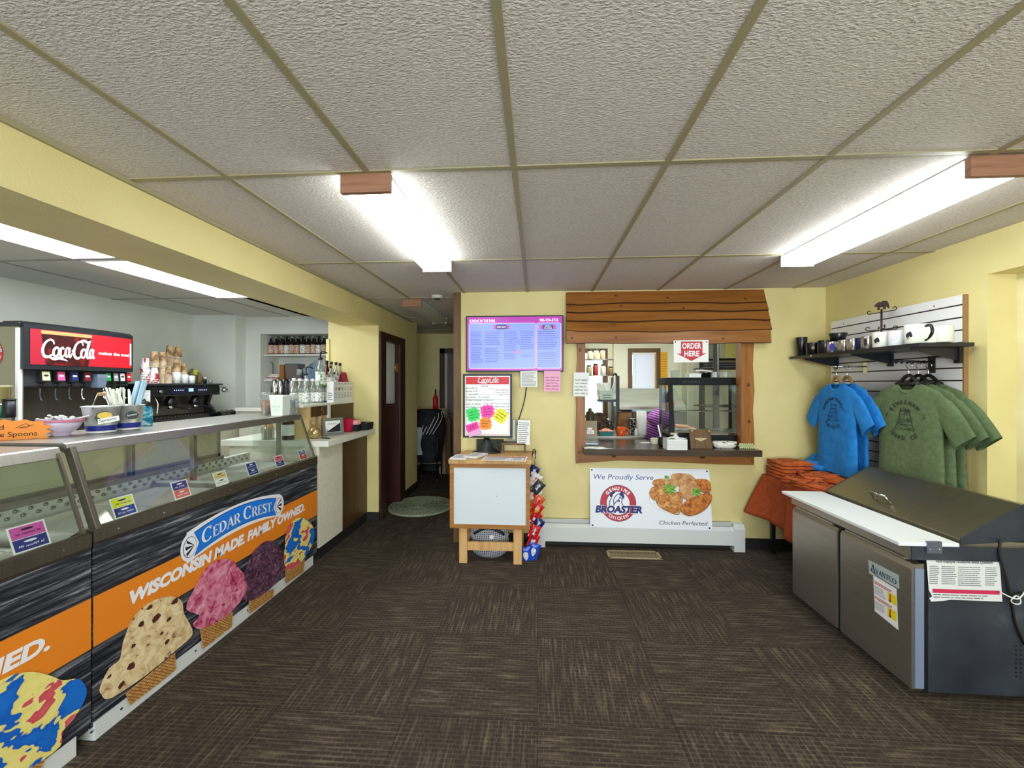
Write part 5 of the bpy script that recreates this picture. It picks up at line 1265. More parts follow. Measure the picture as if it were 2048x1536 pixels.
for x in (at(1137, 600, Y=YB - .06).x, at(1525, 600, Y=YB - .06).x - 0.02):
    b.prism(frame((x, 0, 0), (0, 1, 0), (0, 0, 1)), [(YB - 0.002, 1.92), (YB - 0.10, 1.92), (YB - 0.10, 2.02), (YB - 0.018, 2.36), (YB - 0.002, 2.36)], LACQV, 0.02)
b.build('side_bracket', t)

# ORDER HERE sign
REF[0] = 1382; ys = YB - 0.155; F = FY(ys); P = lambda px, py: xz(px, py, ys)
t = thing('order_sign', 'white ORDER HERE sign with a red down arrow on the awning edge', 'sign', (P(1382, 725)[0], ys, P(1382, 725)[1]))
b = MB(); b.prism(F, [P(1348, 725), P(1417, 724), P(1417, 680), P(1347, 681)], PAPER, 0.004); MR = M('sign_red', (190, 24, 48), 0.5)
b.p2(F, [P(1383, 722), P(1353, 707), P(1362, 707.5), P(1362, 683), P(1405, 683), P(1405, 707), P(1413, 706.5)], MR, 0.6)
c = P(1383.5, 697); h = P(0, 686)[1] - P(0, 697)[1]; b.text(F, 'ORDER', c[0], c[1], h, FWH, P(1402, 0)[0] - P(1364, 0)[0], 1.2, 0.03, 0, 'C')
c = P(1383.5, 712.5); b.text(F, 'HERE', c[0], c[1], h, FWH, P(1398, 0)[0] - P(1368, 0)[0], 1.2, 0.03, 0, 'C')
for q in (1351, 1413): x, z = P(q, 684); b.disc(F, x, z, 0.006, INK, 1, n=10)
b.build('panel', t)

# ================================================================== menu screen
REF[0] = 1030
ys = YB - 0.07; F = FY(ys); P = lambda px, py: xz(px, py, ys)
x0, z1 = P(932, 632); x1, z0 = P(1127, 744)
t = thing('menu_screen', 'wall-mounted screen showing a blue and magenta menu', 'screen', ((x0 + x1) / 2, ys, z0))
b = MB(); b.box(x0, x1, ys, ys + 0.045, z0, z1, BLACK, 0.004); b.build('casing', t)
b = MB(); b.box((x0 + x1) / 2 - 0.12, (x0 + x1) / 2 + 0.12, ys + 0.045, YB - 0.002, z0 + 0.15, z1 - 0.15, DKGREY); b.build('wall_mount', t)
SM = M('screen_magenta', (176, 44, 168), 0.3, emit=0.32); SB = M('screen_blue_panel', (124, 142, 236), 0.3, emit=0.5); SWH = M('screen_white', (236, 226, 246), 0.3, emit=0.5); SNV = M('screen_navy', (52, 44, 120), 0.3, emit=0.3); SRS = M('screen_rose', (196, 60, 130), 0.3, emit=0.4); STX = M('screen_text', (84, 92, 168), 0.3, emit=0.3)
b = MB(); mg = 0.012; b.r2(F, x0 + mg, x1 - mg, z0 + mg + 0.004, z1 - mg, SM, 1)


def rrect(b, xa, xb, za, zb, r, m, k):
    pts = []
    for cx, cz, a in ((xb - r, zb - r, 0), (xa + r, zb - r, 90), (xa + r, za + r, 180), (xb - r, za + r, 270)):
        for q in range(6): t_ = radians(a + 18 * q); pts.append((cx + r * cos(t_), cz + r * sin(t_)))
    b.p2(F, pts, m, k)


W_ = x1 - x0; zp0, zp1 = P(0, 737)[1], P(0, 646)[1]; xs_ = P(1072, 0)[0]
rrect(b, x0 + 0.028, xs_ - 0.004, zp0, zp1, 0.018, SWH, 1.4); rrect(b, x0 + 0.031, xs_ - 0.007, zp0 + 0.003, zp1 - 0.003, 0.016, SB, 1.8)
rrect(b, xs_ + 0.004, x1 - 0.022, zp0, zp1, 0.018, SWH, 1.4); rrect(b, xs_ + 0.007, x1 - 0.025, zp0 + 0.003, zp1 - 0.003, 0.016, SB, 1.8)
c = P(939, 645); b.text(F, 'SUNDAE IN THE PARK', c[0], c[1], 0.027, SWH, 0.245, 2, 0.015); c = P(1079, 643); b.text(F, '906-934-3722', c[0], c[1], 0.027, SWH, 0.175, 2, 0.02)
for cx, tx in ((1003, 'FAST EATS'), (1096, None)):
    x, z = P(cx, 654)
    for s in (-1, 1): b.p2(F, [(x + s * 0.04, z + 0.014), (x + s * 0.082, z + 0.016), (x + s * 0.066, z - 0.004), (x + s * 0.082, z - 0.020), (x + s * 0.04, z - 0.020)], SRS, 2.2)
    b.r2(F, x - 0.048, x + 0.048, z - 0.022, z + 0.022, SNV, 2.6)
    if tx: b.text(F, tx, x, z - 0.008, 0.016, SWH, 0.078, 3, 0.015, 0, 'C')
    else: b.text(F, 'DRINKS &', x, z + 0.003, 0.012, SWH, 0.06, 3, 0.015, 0, 'C'); b.text(F, 'ICE CREAM', x, z - 0.016, 0.012, SWH, 0.07, 3, 0.015, 0, 'C')
blk = lambda a, c, e, g, n, s: b.lines(F, P(a, 0)[0], P(c, 0)[0], P(0, g)[1], P(0, e)[1], n, STX, s, 2.4)
blk(941, 965, 662, 675, 4, 1); blk(941, 966, 676, 690, 4, 2); blk(942, 966, 692, 727, 10, 3); blk(970, 1003, 662, 690, 8, 4); blk(970, 1000, 695, 725, 9, 5); blk(1008, 1039, 662, 703, 11, 6); blk(1008, 1036, 706, 719, 4, 7); blk(1041, 1068, 662, 699, 10, 8); blk(1044, 1064, 708, 714, 2, 9)
blk(1075, 1116, 661, 700, 9, 10); blk(1075, 1116, 704, 734, 8, 11)
x, z = P(1030, 686); b.ring2(F, x, z, 0.040, 0.044, STX, 2.6, 20, -0.4, pi); x, z = P(1034, 704); b.r2(F, x - 0.03, x + 0.03, z - 0.006, z + 0.008, SRS, 2.6); b.scrib(F, x - 0.026, z - 0.003, 0.05, 0.008, SWH, 3, 3)
b.build('display', t, 'glowing blue and magenta menu display')
b = MB(); pts = [at(1053, 775, Y=YB - 0.012), at(1049, 800, Y=YB - 0.012), at(1043, 822, Y=YB - 0.012), at(1034, 850, Y=YB - 0.012)]
b.tube([at(1060, 742, Y=YB - 0.012)] + pts, 0.005, BLACK, 6, 4); b.build('power_cable', t)
SOCKY = YB - 0.012
# papers under the screen
def note(px0, py0, px1, py1, m, label, seed, y=YB - 0.074, rot=0.0, kind='scrib', name='paper_note', top=None):
    xa, za = xz(px0, py0, y); xb, zb = xz(px1, py1, y); cx, cz = (xa + xb) / 2, (za + zb) / 2; w, h = abs(xb - xa) / 2, abs(za - zb) / 2
    F = frame((cx, y, cz), (cos(rot), 0, sin(rot)), (-sin(rot), 0, cos(rot))); b = MB(); b.prism(F, [(-w, -h), (w, -h), (w, h), (-w, h)], m, 0.0015)
    if top: b.text(F, top, 0, h * .66, h * .2, INK, w * 1.1, .6, al='C')
    if kind == 'scrib':
        for k in range(5): b.scrib(F, -w * .8, h * (0.3 - .28 * k), w * 1.6, h * .17, INK, seed + k, .6, lw=h * .03)
    else: b.lines(F, -w * .85, w * .85, -h * .9, h * .85, 11, PENCIL, seed, .6)
    return one(name, b, label, 'note', 'notes on the menu wall')


note(1041, 742, 1075, 774, PAPER, 'white printed sheet taped under the menu screen', 3, kind='print', rot=0.03)
note(1088, 742, 1121, 783, M('pink_note', (244, 176, 208), .7), 'pink handwritten note taped under the menu screen', 7, rot=-0.01)
note(1147, 745, 1178, 793, PAPER, 'white handwritten price note taped to the left slab of the opening', 12, y=YB - 0.042, rot=-0.02)
note(1035, 840, 1060, 889, PAPER, 'white receipt-style notice hanging by the corner of the small board', 21, y=YB - 0.16, rot=-0.03, kind='print')
t = thing('leaflet_holder', 'clear acrylic leaflet holder holding a white switch cord beside the menu board', 'holder', at(1022, 885, Y=YB - 0.05))
b = MB(); xa, za = xz(1014, 885, YB - 0.06); xb, zb = xz(1033, 840, YB - 0.06); b.box(xa, xb, YB - 0.06, YB - 0.056, za, zb, CLEARP); b.build('front_sheet', t)
b = MB(); b.box(xa + 0.055, xa + 0.075, YB - 0.066, YB - 0.061, za + 0.03, zb, WHITE); b.build('white_plug', t)

# ================================================================== drink price board on a pedestal
yb_ = YB - 0.17; F = FY(yb_); P = lambda px, py: xz(px, py, yb_)
x0, z1 = P(926, 748); x1, z0 = P(1024, 876); TZ = 0.885
t = thing('drink_menu_board', 'white board with red drink banner, handwriting and neon starburst notes, on a black pedestal', 'menu board', ((x0 + x1) / 2, yb_, TZ))
b = MB(); w = 0.018
for q in ((x0, x1, z1 - w, z1), (x0, x1, z0, z0 + w), (x0, x0 + w, z0 + w, z1 - w), (x1 - w, x1, z0 + w, z1 - w)): b.box(q[0], q[1], yb_ - 0.004, yb_ + 0.02, q[2], q[3], BLACK)
b.build('frame', t)
WBD = M('whiteboard', (236, 237, 232), 0.25); b = MB(); b.box(x0 + w, x1 - w, yb_, yb_ + 0.018, z0 + w, z1 - w, WBD)
def rim(o, m, k, th=0.003):
    a, c, e, g = x0 + w + o, x1 - w - o, z0 + w + o, z1 - w - o
    b.r2(F, a, c, g - th, g, m, k); b.r2(F, a, c, e, e + th, m, k); b.r2(F, a, a + th, e, g, m, k); b.r2(F, c - th, c, e, g, m, k)
rim(0.008, RED, 0.8); zt = z1 - w - 0.009
b.r2(F, x0 + w + 0.009, x1 - w - 0.009, zt - 0.068, zt, RED, 1); script(b, F, (x0 + x1) / 2 - 0.088, zt - 0.052, 0.19, FWH, 2, 1.15, 0.13)
H = lambda t_, px, py, h, wd, rot=0.0: b.text(F, t_, P(px, 0)[0], P(0, py)[1], h, INK, wd, 1.5, -0.004, 0.1, rot=rot)
H('Soup', 963, 774, 0.020, 0.062)
for i, (tx, ty) in enumerate((('Bowl $3.99', 778), ('Bread 4.99', 784), ('Quart 8.99', 790), ('Side $3.49   16 oz $5.99', 796), ('Today: Cheddar w/ Bacon', 802))): H(tx, 932, ty, 0.0145, 0.105 if i < 3 else (0.215 if i == 3 else 0.25))
for i, (tx, ty) in enumerate((('Chili', 779), ('Bowl $4.99', 781), ('Bread $6.99', 786), ('Quart 12.99', 791))): H(tx, 977 if i == 0 else 991, ty, 0.013, 0.05 if i == 0 else 0.115)
for k in range(4): b.scrib(F, P(932, 0)[0], P(0, 810 + 6 * k)[1], P(965, 0)[0] - P(932, 0)[0], 0.016, INK, 40 + k, 1.5); b.scrib(F, P(968, 0)[0], P(0, 809 + 6 * k)[1], P(1018, 0)[0] - P(968, 0)[0], 0.014, INK, 50 + k, 1.5)
for yy in (789, 799): b.r2(F, P(931, 0)[0], P(1018, 0)[0], P(0, yy)[1] - 0.001, P(0, yy)[1] + 0.001, INK, 1.4)
brd = b.build('board', t, 'white board with red banner')
for cx, cy, rx, ry, m, lb, rot, sd in ((946, 829, 0.060, 0.062, GREENP, 'neon green starburst', 0.25, 1), (975, 823, 0.062, 0.060, M('neon_pink', (250, 80, 180), .7), 'neon pink starburst', 0.1, 2), (1001, 832, 0.062, 0.062, YELP, 'neon yellow starburst', -0.6, 3), (971, 847, 0.056, 0.056, ORANGE, 'neon orange starburst', 0.0, 4), (945, 854, 0.060, 0.034, M('neon_magenta', (244, 70, 170), .7), 'magenta slip', 0.35, 5), (950, 866, 0.062, 0.022, M('pale_pink', (232, 170, 214), .7), 'pale pink slip', 0.3, 6)):
    x, z = P(cx, cy); b = MB(); kk = 2 + sd * 0.5
    pts = burst(x, z, rx, ry, 11, 0.10, sd, rot) if sd < 5 else [(x + a * cos(rot) - c * sin(rot), z + a * sin(rot) + c * cos(rot)) for a, c in ((-rx, -ry), (rx, -ry), (rx, ry), (-rx, ry))]
    b.prism(F, pts, m, 0.0004, kk)
    if sd < 6:
        for q in range(3): b.scrib(frame(F(x, z), (cos(rot), 0, sin(rot)), (-sin(rot), 0, cos(rot))), -rx * .6, ry * (0.25 - .42 * q), rx * 1.2, 0.018 if sd < 5 else 0.014, INK, sd * 9 + q, kk + .6)
    b.build('neon_note', t, lb + ' note')
b = MB(); cx = (x0 + x1) / 2 - 0.01; cy = YB - 0.14
R_ = []
for v, w_, d_ in ((0, 0.135, 0.07), (0.01, 0.13, 0.066), (0.035, 0.07, 0.04), (0.08, 0.035, 0.024), (0.14, 0.026, 0.018)):
    R_.append([Vector((cx + w_ * cos(a * pi / 8), cy + d_ * sin(a * pi / 8), TZ + v)) for a in range(16)])
b.rings(R_, BLACK); b.build('pedestal', t)

# ================================================================== whiteboard stand (small table with a framed board in front)
fz = 3.40
xa, xb = at(899, 922, Y=fz).x, at(1060, 922, Y=fz).x
t = thing('display_stand', 'oak stand with a framed blank whiteboard on its front', 'stand', ((xa + xb) / 2, 3.6, 0))
b = MB(); b.prism(frame((0, 0, TZ), (1, 0, 0), (0, 1, 0)), [(xa - 0.005, fz - 0.02), (xb + 0.012, fz - 0.015), (xb + 0.012, YB - 0.012), (xa + 0.06, YB - 0.012)], OAKV, 0.035); b.build('top', t)
zb_ = at(980, 1057, Y=fz).z; zt_ = TZ - 0.036; F = FY(fz)
b = MB(); w = 0.034; x0, x1 = at(900, 1000, Y=fz).x, at(1060, 1000, Y=fz).x
b.box(x0, x1, fz - 0.012, fz + 0.012, zb_, zb_ + w, OAK, 0.003); b.box(x0, x1, fz - 0.012, fz + 0.012, zt_ - w, zt_, OAK, 0.003); b.box(x0, x0 + w, fz - 0.012, fz + 0.012, zb_ + w, zt_ - w, OAK, 0.003); b.box(x1 - w, x1, fz - 0.012, fz + 0.012, zb_ + w, zt_ - w, OAK, 0.003); b.build('board_frame', t)
b = MB(); b.box(x0 + w, x1 - w, fz - 0.003, fz + 0.01, zb_ + w, zt_ - w, M('blank_board', (214, 222, 226), 0.3)); b.disc(F, x0 + 0.06, zt_ - 0.12, 0.003, INK, 4, n=8); b.disc(F, (x0 + x1) / 2 + 0.06, (zb_ + zt_) / 2, 0.006, GREY, 4, 0.003, 8); b.build('board', t, 'blank whiteboard')
for px0, px1 in ((919, 935), (1027, 1044)):
    a, c = at(px0, 1100, Y=fz + 0.03).x, at(px1, 1100, Y=fz + 0.03).x
    b = MB(); b.box(a, c, fz + 0.013, fz + 0.05, 0, zt_, OAKV, 0.003); b.build('leg', t)
    b = MB(); b.box(a, c, YB - 0.07, YB - 0.03, 0, zt_, OAKV, 0.003); b.build('leg', t)
b = MB(); a, c = at(935, 1100, Y=fz + 0.03).x, at(1027, 1100, Y=fz + 0.03).x; z = at(980, 1095, Y=fz).z; b.box(a, c, fz + 0.018, fz + 0.045, z - 0.035, z + 0.035, OAKV, 0.003); b.box(a - 0.02, a, fz + 0.05, YB - 0.07, z - 0.035, z + 0.035, OAKV); b.box(c, c + 0.02, fz + 0.05, YB - 0.07, z - 0.035, z + 0.035, OAKV); b.build('rail', t)
for k in range(3):
    b = MB(); b.tube([(xb + 0.012, YB - 0.12 - 0.09 * k, TZ - 0.02), (xb + 0.025, YB - 0.12 - 0.09 * k, TZ + 0.03), (xb + 0.045, YB - 0.12 - 0.09 * k, TZ + 0.02), (xb + 0.045, YB - 0.12 - 0.09 * k, TZ - 0.02)], 0.004, BLACK, 6, 4); b.build('hook', t)
# papers on the stand
def flat(px, py, w, d, rz, m, label, cat, name, n=1, seed=1, art=None):
    p = at(px, py, Z=TZ + 0.001); b = MB(); F = frame(p + Vector((0, 0, 0.002 + 0.003 * n)), (cos(rz), sin(rz), 0), (-sin(rz), cos(rz), 0))
    for k in range(n): b.prism(F, [(-w / 2 + 0.002 * (k % 2), -d / 2), (w / 2, -d / 2 + 0.002 * (k % 2)), (w / 2, d / 2), (-w / 2, d / 2)], m, 0.0022, -3 * k)
    if art: art(b, F)
    else: b.lines(F, -w * .4, w * .4, -d * .4, d * .4, 9, PENCIL, seed, .5)
    return one(name, b, label, cat)


flat(922, 916, 0.14, 0.19, -0.12, PAPER, 'small stack of white leaflets at the left of the oak stand', 'papers', 'leaflet_stack', 4)
flat(951, 913, 0.135, 0.21, -0.35, PAPER, 'stack of printed white leaflets turned askew in the middle of the oak stand', 'papers', 'leaflet_stack', 5, 5)
def mart(b, F):
    for q in ((-0.17, 0.17, 0.075, 0.08), (-0.17, 0.17, -0.085, -0.08), (-0.17, -0.165, -0.08, 0.075), (0.165, 0.17, -0.08, 0.075), (0.06, 0.064, -0.08, 0.06), (-0.17, 0.17, 0.05, 0.075)): b.r2(F, q[0], q[1], q[2], q[3], MR, .5)
    b.lines(F, -0.155, 0.05, -0.075, 0.045, 8, PENCIL, 3, .5); b.lines(F, 0.075, 0.155, -0.075, 0.045, 8, PENCIL, 4, .5)
flat(1010, 918, 0.37, 0.20, -0.06, PAPER, 'white menu sheet with red border on the oak stand', 'menu', 'menu_sheet', 1, 2, mart)
p = at(1030, 893, Y=YB - 0.10); p.z = TZ + 0.001
t = thing('wooden_riser', 'tiny wooden table riser at the back of the oak stand', 'riser', p); w = 0.10
x0, x1 = at(1004, 890, Y=YB - 0.10).x, at(1052, 890, Y=YB - 0.10).x
b = MB(); b.box(x0, x1, YB - 0.16, YB - 0.03, TZ + 0.075, TZ + 0.095, BRWOOD, 0.004); b.build('top', t)
for a in (x0 + 0.01, x1 - 0.01):
    for y in (YB - 0.15, YB - 0.04): b = MB(); b.box(a - 0.006, a + 0.006, y - 0.006, y + 0.006, TZ, TZ + 0.075, BRWOOD); b.build('leg', t)
b = MB(); p = at(968, 893, Y=YB - 0.05); b.box(at(953, 880, Y=YB - .05).x, at(1007, 880, Y=YB - .05).x, YB - 0.055, YB - 0.02, TZ, TZ + 0.11, NM('dark_weave', [(0.4, (44, 46, 38)), (0.6, (78, 82, 66))], (90, 90, 90), 2, 0.8)); one('woven_box', b, 'dark woven box behind the pedestal on the oak stand', 'box')
# crisp packets clipped on a strip at the stand's right side
FOIL = [M('bag_red', (200, 30, 40), 0.25), M('bag_blue', (28, 70, 190), 0.25), M('bag_orange', (214, 92, 44), 0.25), M('bag_white', (222, 222, 222), 0.25), M('bag_dark', (52, 54, 62), 0.25), M('bag_navy', (26, 34, 96), 0.25)]
xs0 = xb + 0.04
b = MB(); b.tube([(xs0, 3.62, TZ - 0.02), (xs0, 3.60, 0.5), (xs0 - 0.01, 3.55, 0.12)], 0.003, CHROME, 6); one('clip_strip', b, 'thin hanging clip strip of snack bags beside the oak stand', 'strip')
bags = [(1066, 945, 5, 'navy and white', -.5), (1069, 960, 3, 'white and orange', -.6), (1075, 975, 4, 'dark grey', -.7), (1070, 990, 3, 'white', -.5), (1075, 1004, 2, 'orange-red', -.6), (1073, 1020, 0, 'red and gold', -.6), (1070, 1036, 0, 'red', -.7), (1075, 1050, 5, 'navy', -.6), (1068, 1064, 0, 'bright red', -.4), (1066, 1082, 0, 'red foil', -.4), (1066, 1104, 1, 'bright blue', -.3), (1052, 1112, 1, 'blue and white, lowest', .1)]
R = random.Random(3)
for k, (px, py, c, nm, tl) in enumerate(bags):
    y = 3.60 - 0.006 * k - 0.014 * (k % 3); p = at(px, py, Y=y); b = MB(); hw, hh = (0.043, 0.062) if k < 10 else (0.05, 0.08)
    def fn(u, v, s=1):
        a, c_ = (u - .5) * 2, (v - .5) * 2; th = 0.017 * (1 - a * a) * (1 - c_ ** 4) * s; q = 1 + 0.08 * abs(c_) ** 6
        x, z = a * hw * q, c_ * hh + 0.004 * sin(9 * a + k); return p + Vector((x * cos(tl) - z * sin(tl), -th + 0.003 * sin(14 * a + 3 * c_ + k), x * sin(tl) + z * cos(tl)))
    b.surf(lambda u, v: fn(u, v, 1), 8, 10, FOIL[c]); b.surf(lambda u, v: fn(u, v, -1), 8, 10, FOIL[c])
    ft = lambda x, z, kk=0: fn(x * .5 + .5, z * .5 + .5, 1) + Vector((0, -0.002 - kk * 0.001, 0))
    acc = (3, 2, 3, 0, 0, 2, 3, 3, 3, 3, 3, 3)[k]
    b.ring2(ft, 0, 0.1, 0, 0.45, FOIL[acc] if k not in (5,) else M('bag_gold', (206, 160, 60), .3), 0, 12); b.p2(ft, [(-.8, -.85), (0.2, -.85), (0.5, -.5), (-.8, -.5)], FOIL[acc], 0.2)
    one('snack_bag', b, nm + ' snack bag hanging beside the oak stand', 'snack bag', 'snack bags on the clip strip')
# plaid bag under the stand
PLA = M('plaid', (22, 22, 30), 0.8); nt = PLA.node_tree
tc = nt.nodes.new('ShaderNodeTexCoord'); br = nt.nodes.new('ShaderNodeTexBrick'); br.offset = 0
for k_, v_ in (('Scale', 1), ('Brick Width', 0.016), ('Row Height', 0.016), ('Mortar Size', 0.003)): br.inputs[k_].default_value = v_
br.inputs['Color1'].default_value = lin((14, 14, 22)); br.inputs['Color2'].default_value = lin((70, 70, 84)); br.inputs['Mortar'].default_value = lin((190, 190, 200))
mp = nt.nodes.new('ShaderNodeMapping'); mp.inputs['Rotation'].default_value = (pi / 2, 0.12, 0.1); nt.links.new(tc.outputs['Object'], mp.inputs[0]); nt.links.new(mp.outputs[0], br.inputs['Vector']); nt.links.new(br.outputs['Color'], nt.nodes['Principled BSDF'].inputs['Base Color'])
a, c = at(937, 1100, Y=fz + .12).x, at(1018, 1100, Y=fz + .12).x
t = thing('plaid_bag', 'black and white plaid bag lying under the oak stand', 'bag', ((a + c) / 2, fz + 0.2, 0))
b = MB(); b.surf(lambda u, v: Vector(((a + c) / 2 + (c - a) / 2 * (0.96 + 0.04 * sin(5 * v * 6)) * cos(2 * pi * u) * (1 - 0.35 * abs(2 * v - 1) ** 4), fz + 0.20 + 0.11 * sin(2 * pi * u) * (1 - 0.4 * abs(2 * v - 1) ** 4), 0.0 + 0.27 * v + 0.012 * sin(7 * u * 6) * v)), 28, 10, PLA, True); b.build('body', t)
b = MB(); b.tube([(a + 0.05, fz + 0.10, 0.22), ((a + c) / 2, fz + 0.085, 0.28), (c - 0.04, fz + 0.1, 0.22)], 0.012, BLACK, 8, 5); b.build('handle', t)
b = MB(); b.ring2(FY(fz + 0.085), (a + c) / 2 + 0.03, 0.20, 0.010, 0.018, WHITE, 1, 16); b.cyl(((a + c) / 2 + 0.03, fz + 0.09, 0.20), ((a + c) / 2 + 0.03, fz + 0.086, 0.20), 0.019, WHITE); b.build('button', t)

# ================================================================== chicken sign and baseboard heater
HY = 3.795
hx0, hx1 = at(1072, 1070, Y=HY).x, at(1490, 1070, Y=HY).x
t = thing('baseboard_heater', 'long white baseboard heater under the serving opening', 'heater', ((hx0 + hx1) / 2, 3.83, 0)); HW = M('heater_white', (214, 216, 212), 0.4)
def hprof(z0=0.055): return [(HY, z0), (HY, 0.185), (HY + 0.028, 0.215), (HY + 0.03, 0.215), (HY + 0.03, z0)]
b = MB(); b.rings([[Vector((x, y, z)) for y, z in hprof()] for x in (hx0 + 0.08, hx1 - 0.09)], HW, smooth=False); b.build('front_cover', t)
b = MB(); b.box(hx0 + 0.08, hx1 - 0.09, YB - 0.012, YB - 0.001, 0.06, 0.25, HW); b.box(hx0 + 0.08, hx1 - 0.09, HY + 0.035, YB - 0.001, 0.246, 0.25, HW); b.build('back_plate', t)
b = MB(); b.box(hx0 + 0.08, hx1 - 0.09, HY + 0.032, YB - 0.014, 0.12, 0.18, M('fin_grey', (90, 96, 98), 0.5)); b.build('fins', t)
for x0_, x1_ in ((hx0, hx0 + 0.085), (hx1 - 0.095, hx1)):
    b = MB(); b.rings([[Vector((x, y, z)) for y, z in ((HY - 0.004, 0), (HY - 0.004, 0.20), (HY + 0.02, 0.245), (YB - 0.001, 0.252), (YB - 0.001, 0))] for x in (x0_, x1_)], HW, smooth=False); b.build('end_cap', t)
ys = HY + 0.004; F = lambda x, z, k=0: Vector((x, ys + 0.05 * (z - 0.24) / 0.45 - k * 0.001, z)); REF[0] = 1300; P = lambda px, py: xz(px, py, ys + 0.025)
x0, z0 = P(1180, 1052); x1, z1 = P(1421, 940)
t = thing('chicken_sign', 'white We Proudly Serve chicken sign leaning above the heater', 'sign', ((x0 + x1) / 2, ys, z0))
b = MB(); b.prism(F, [(x0, z0), (x1 + 0.005, z0 - 0.008), (x1, z1), (x0, z1)], M('sign_white', (236, 238, 244), .5), 0.006)
for q in ((x0 + .02, z1 - .018), (x1 - .02, z1 - .018), (x0 + .02, z0 + .018), (x1 - .02, z0 + .014)): b.disc(F, q[0], q[1], 0.008, INK, 0.8, n=12)
c = P(1188, 959); b.text(F, 'We Proudly Serve', c[0], c[1], 0.048, FNV, P(1308, 0)[0] - c[0], 1, 0, 0.2)
c = P(1317, 1047); b.text(F, 'Chicken Perfected', c[0], c[1], 0.036, DKGREY, P(1413, 0)[0] - c[0], 1, 0, 0.2)
cx, cz = P(1236, 1006); s = 0.165
CR = M('logo_red', (190, 32, 50), .5); CN = M('logo_navy', (24, 26, 110), .5)
b.ring2(F, cx, cz, 0, s, CN, 0.8); b.ring2(F, cx, cz, 0, s * .975, CR, 1.2); b.ring2(F, cx, cz, 0, s * .66, CN, 1.6); b.ring2(F, cx, cz, 0, s * .635, FWH, 2)
b.arc_text(F, 'GENUINE', cx, cz, s * .81, s * .18, FWH, pi / 2, 0.27, 2.2, 0.04); b.arc_text(F, 'CHICKEN', cx, cz, s * .81, s * .17, FWH, -pi / 2, 0.20, 2.2, 0.035, True, .9)
L_ = lambda pts, w=1.0: b.ribbon(F, [(cx + x * s, cz + y * s) for x, y in pts], 0.007 * w, CN, 3)      # line drawing of a bird's head
L_([(-.5, -.18), (-.46, .12), (-.36, .3), (-.3, .5), (-.2, .62)]); L_([(-.22, -.15), (-.25, .15), (-.12, .4), (0.05, .52), (.12, .4), (0.02, .2), (-.1, .1), (-.26, -.1)]); L_([(.1, .35), (.22, .2), (.2, 0.02), (.3, -.16)]); L_([(-.05, .08), (.08, .16), (.05, .05)])
b.p2(F, [(cx + x * s, cz + y * s) for x, y in ((-.45, .34), (-.46, .52), (-.36, .62), (-.22, .68), (-.14, .56), (-.28, .5), (-.3, .36))], CN, 3); b.p2(F, [(cx + x * s, cz + y * s) for x, y in ((.08, .5), (.16, .64), (.3, .56), (.36, .36), (.26, .2), (.2, .36))], CN, 3)
w = P(1283, 0)[0] - P(1189, 0)[0]; b.text(F, 'BROASTER', cx - w / 2 - 0.003, cz - s * .50 - 0.004, 0.066, FWH, w + 0.012, 3, 0.07, 0.2); b.text(F, 'BROASTER', cx - w / 2 + 0.003, cz - s * .50, 0.059, CN, w, 3.6, 0.055, 0.2)
pc = P(1358, 998); PLT = M('plate_print', (226, 230, 236), .5); PLE = M('plate_edge_print', (186, 192, 200), .5)
pl = lambda k, m, o: b.p2(F, [(min(pc[0] + (0.27 - o) * cos(a * pi / 20), x1 - 0.004), pc[1] + (0.135 - o) * sin(a * pi / 20) - 0.002 * k) for a in range(40)], m, k)
pl(1, PLE, 0); pl(1.6, FWH, 0.004); pl(2, PLT, 0.03)
CHK = [NM('chicken_a', [(0.3, (128, 64, 20)), (0.5, (200, 130, 62)), (0.7, (232, 184, 116))], (26, 26, 26), 5, .5, 0, 0, 1.0), NM('chicken_b', [(0.3, (110, 50, 14)), (0.5, (190, 106, 34)), (0.7, (222, 150, 70))], (30, 30, 30), 5, .5, 0, 0, 1.0), NM('chicken_c', [(0.3, (170, 110, 60)), (0.6, (214, 166, 110)), (0.8, (232, 196, 144))], (20, 20, 20), 4, .5, 0, 0, .6)]
def c5b(pts): return [P(1160 + x / 6.0235, 920 + y / 6.0235) for x, y in pts]
for k, (i, pts) in enumerate(((2, [(1120, 180), (1200, 165), (1330, 180), (1395, 230), (1380, 260), (1200, 250), (1110, 215)]), (0, [(880, 290), (900, 245), (1000, 230), (1050, 260), (1020, 310), (930, 320)]), (2, [(1020, 270), (1100, 225), (1230, 230), (1250, 270), (1170, 320), (1060, 310)]), (1, [(1390, 250), (1480, 232), (1565, 260), (1575, 380), (1480, 390), (1420, 340)]), (0, [(838, 390), (870, 330), (960, 318), (1030, 350), (1010, 440), (900, 480), (850, 440)]), (2, [(1195, 330), (1240, 262), (1340, 240), (1410, 270), (1400, 340), (1350, 440), (1290, 475), (1220, 430)]), (0, [(920, 480), (1010, 410), (1130, 385), (1220, 400), (1225, 520), (1180, 640), (1080, 620), (960, 560)]), (1, [(1210, 560), (1290, 480), (1420, 420), (1560, 400), (1575, 490), (1480, 600), (1330, 660), (1230, 630)]))):
    q = c5b(pts); mx, mz = sum(p[0] for p in q) / len(q), sum(p[1] for p in q) / len(q)
    sm = [tuple(p[:2]) for p in smooth_pts([(a, c, 0) for a, c in q], 4, True)]; rr = random.Random(k)
    b.p2(F, [(mx + (a - mx) * 1.03, mz + (c - mz) * 1.03 - 0.002) for a, c in sm], M('crust_outline', (112, 62, 24), .6), 2.4 + k * .6); b.p2(F, [(a + rr.uniform(-.002, .002), c + rr.uniform(-.002, .002)) for a, c in sm], CHK[i], 2.7 + k * .6)  # darker printed outline behind each chicken piece
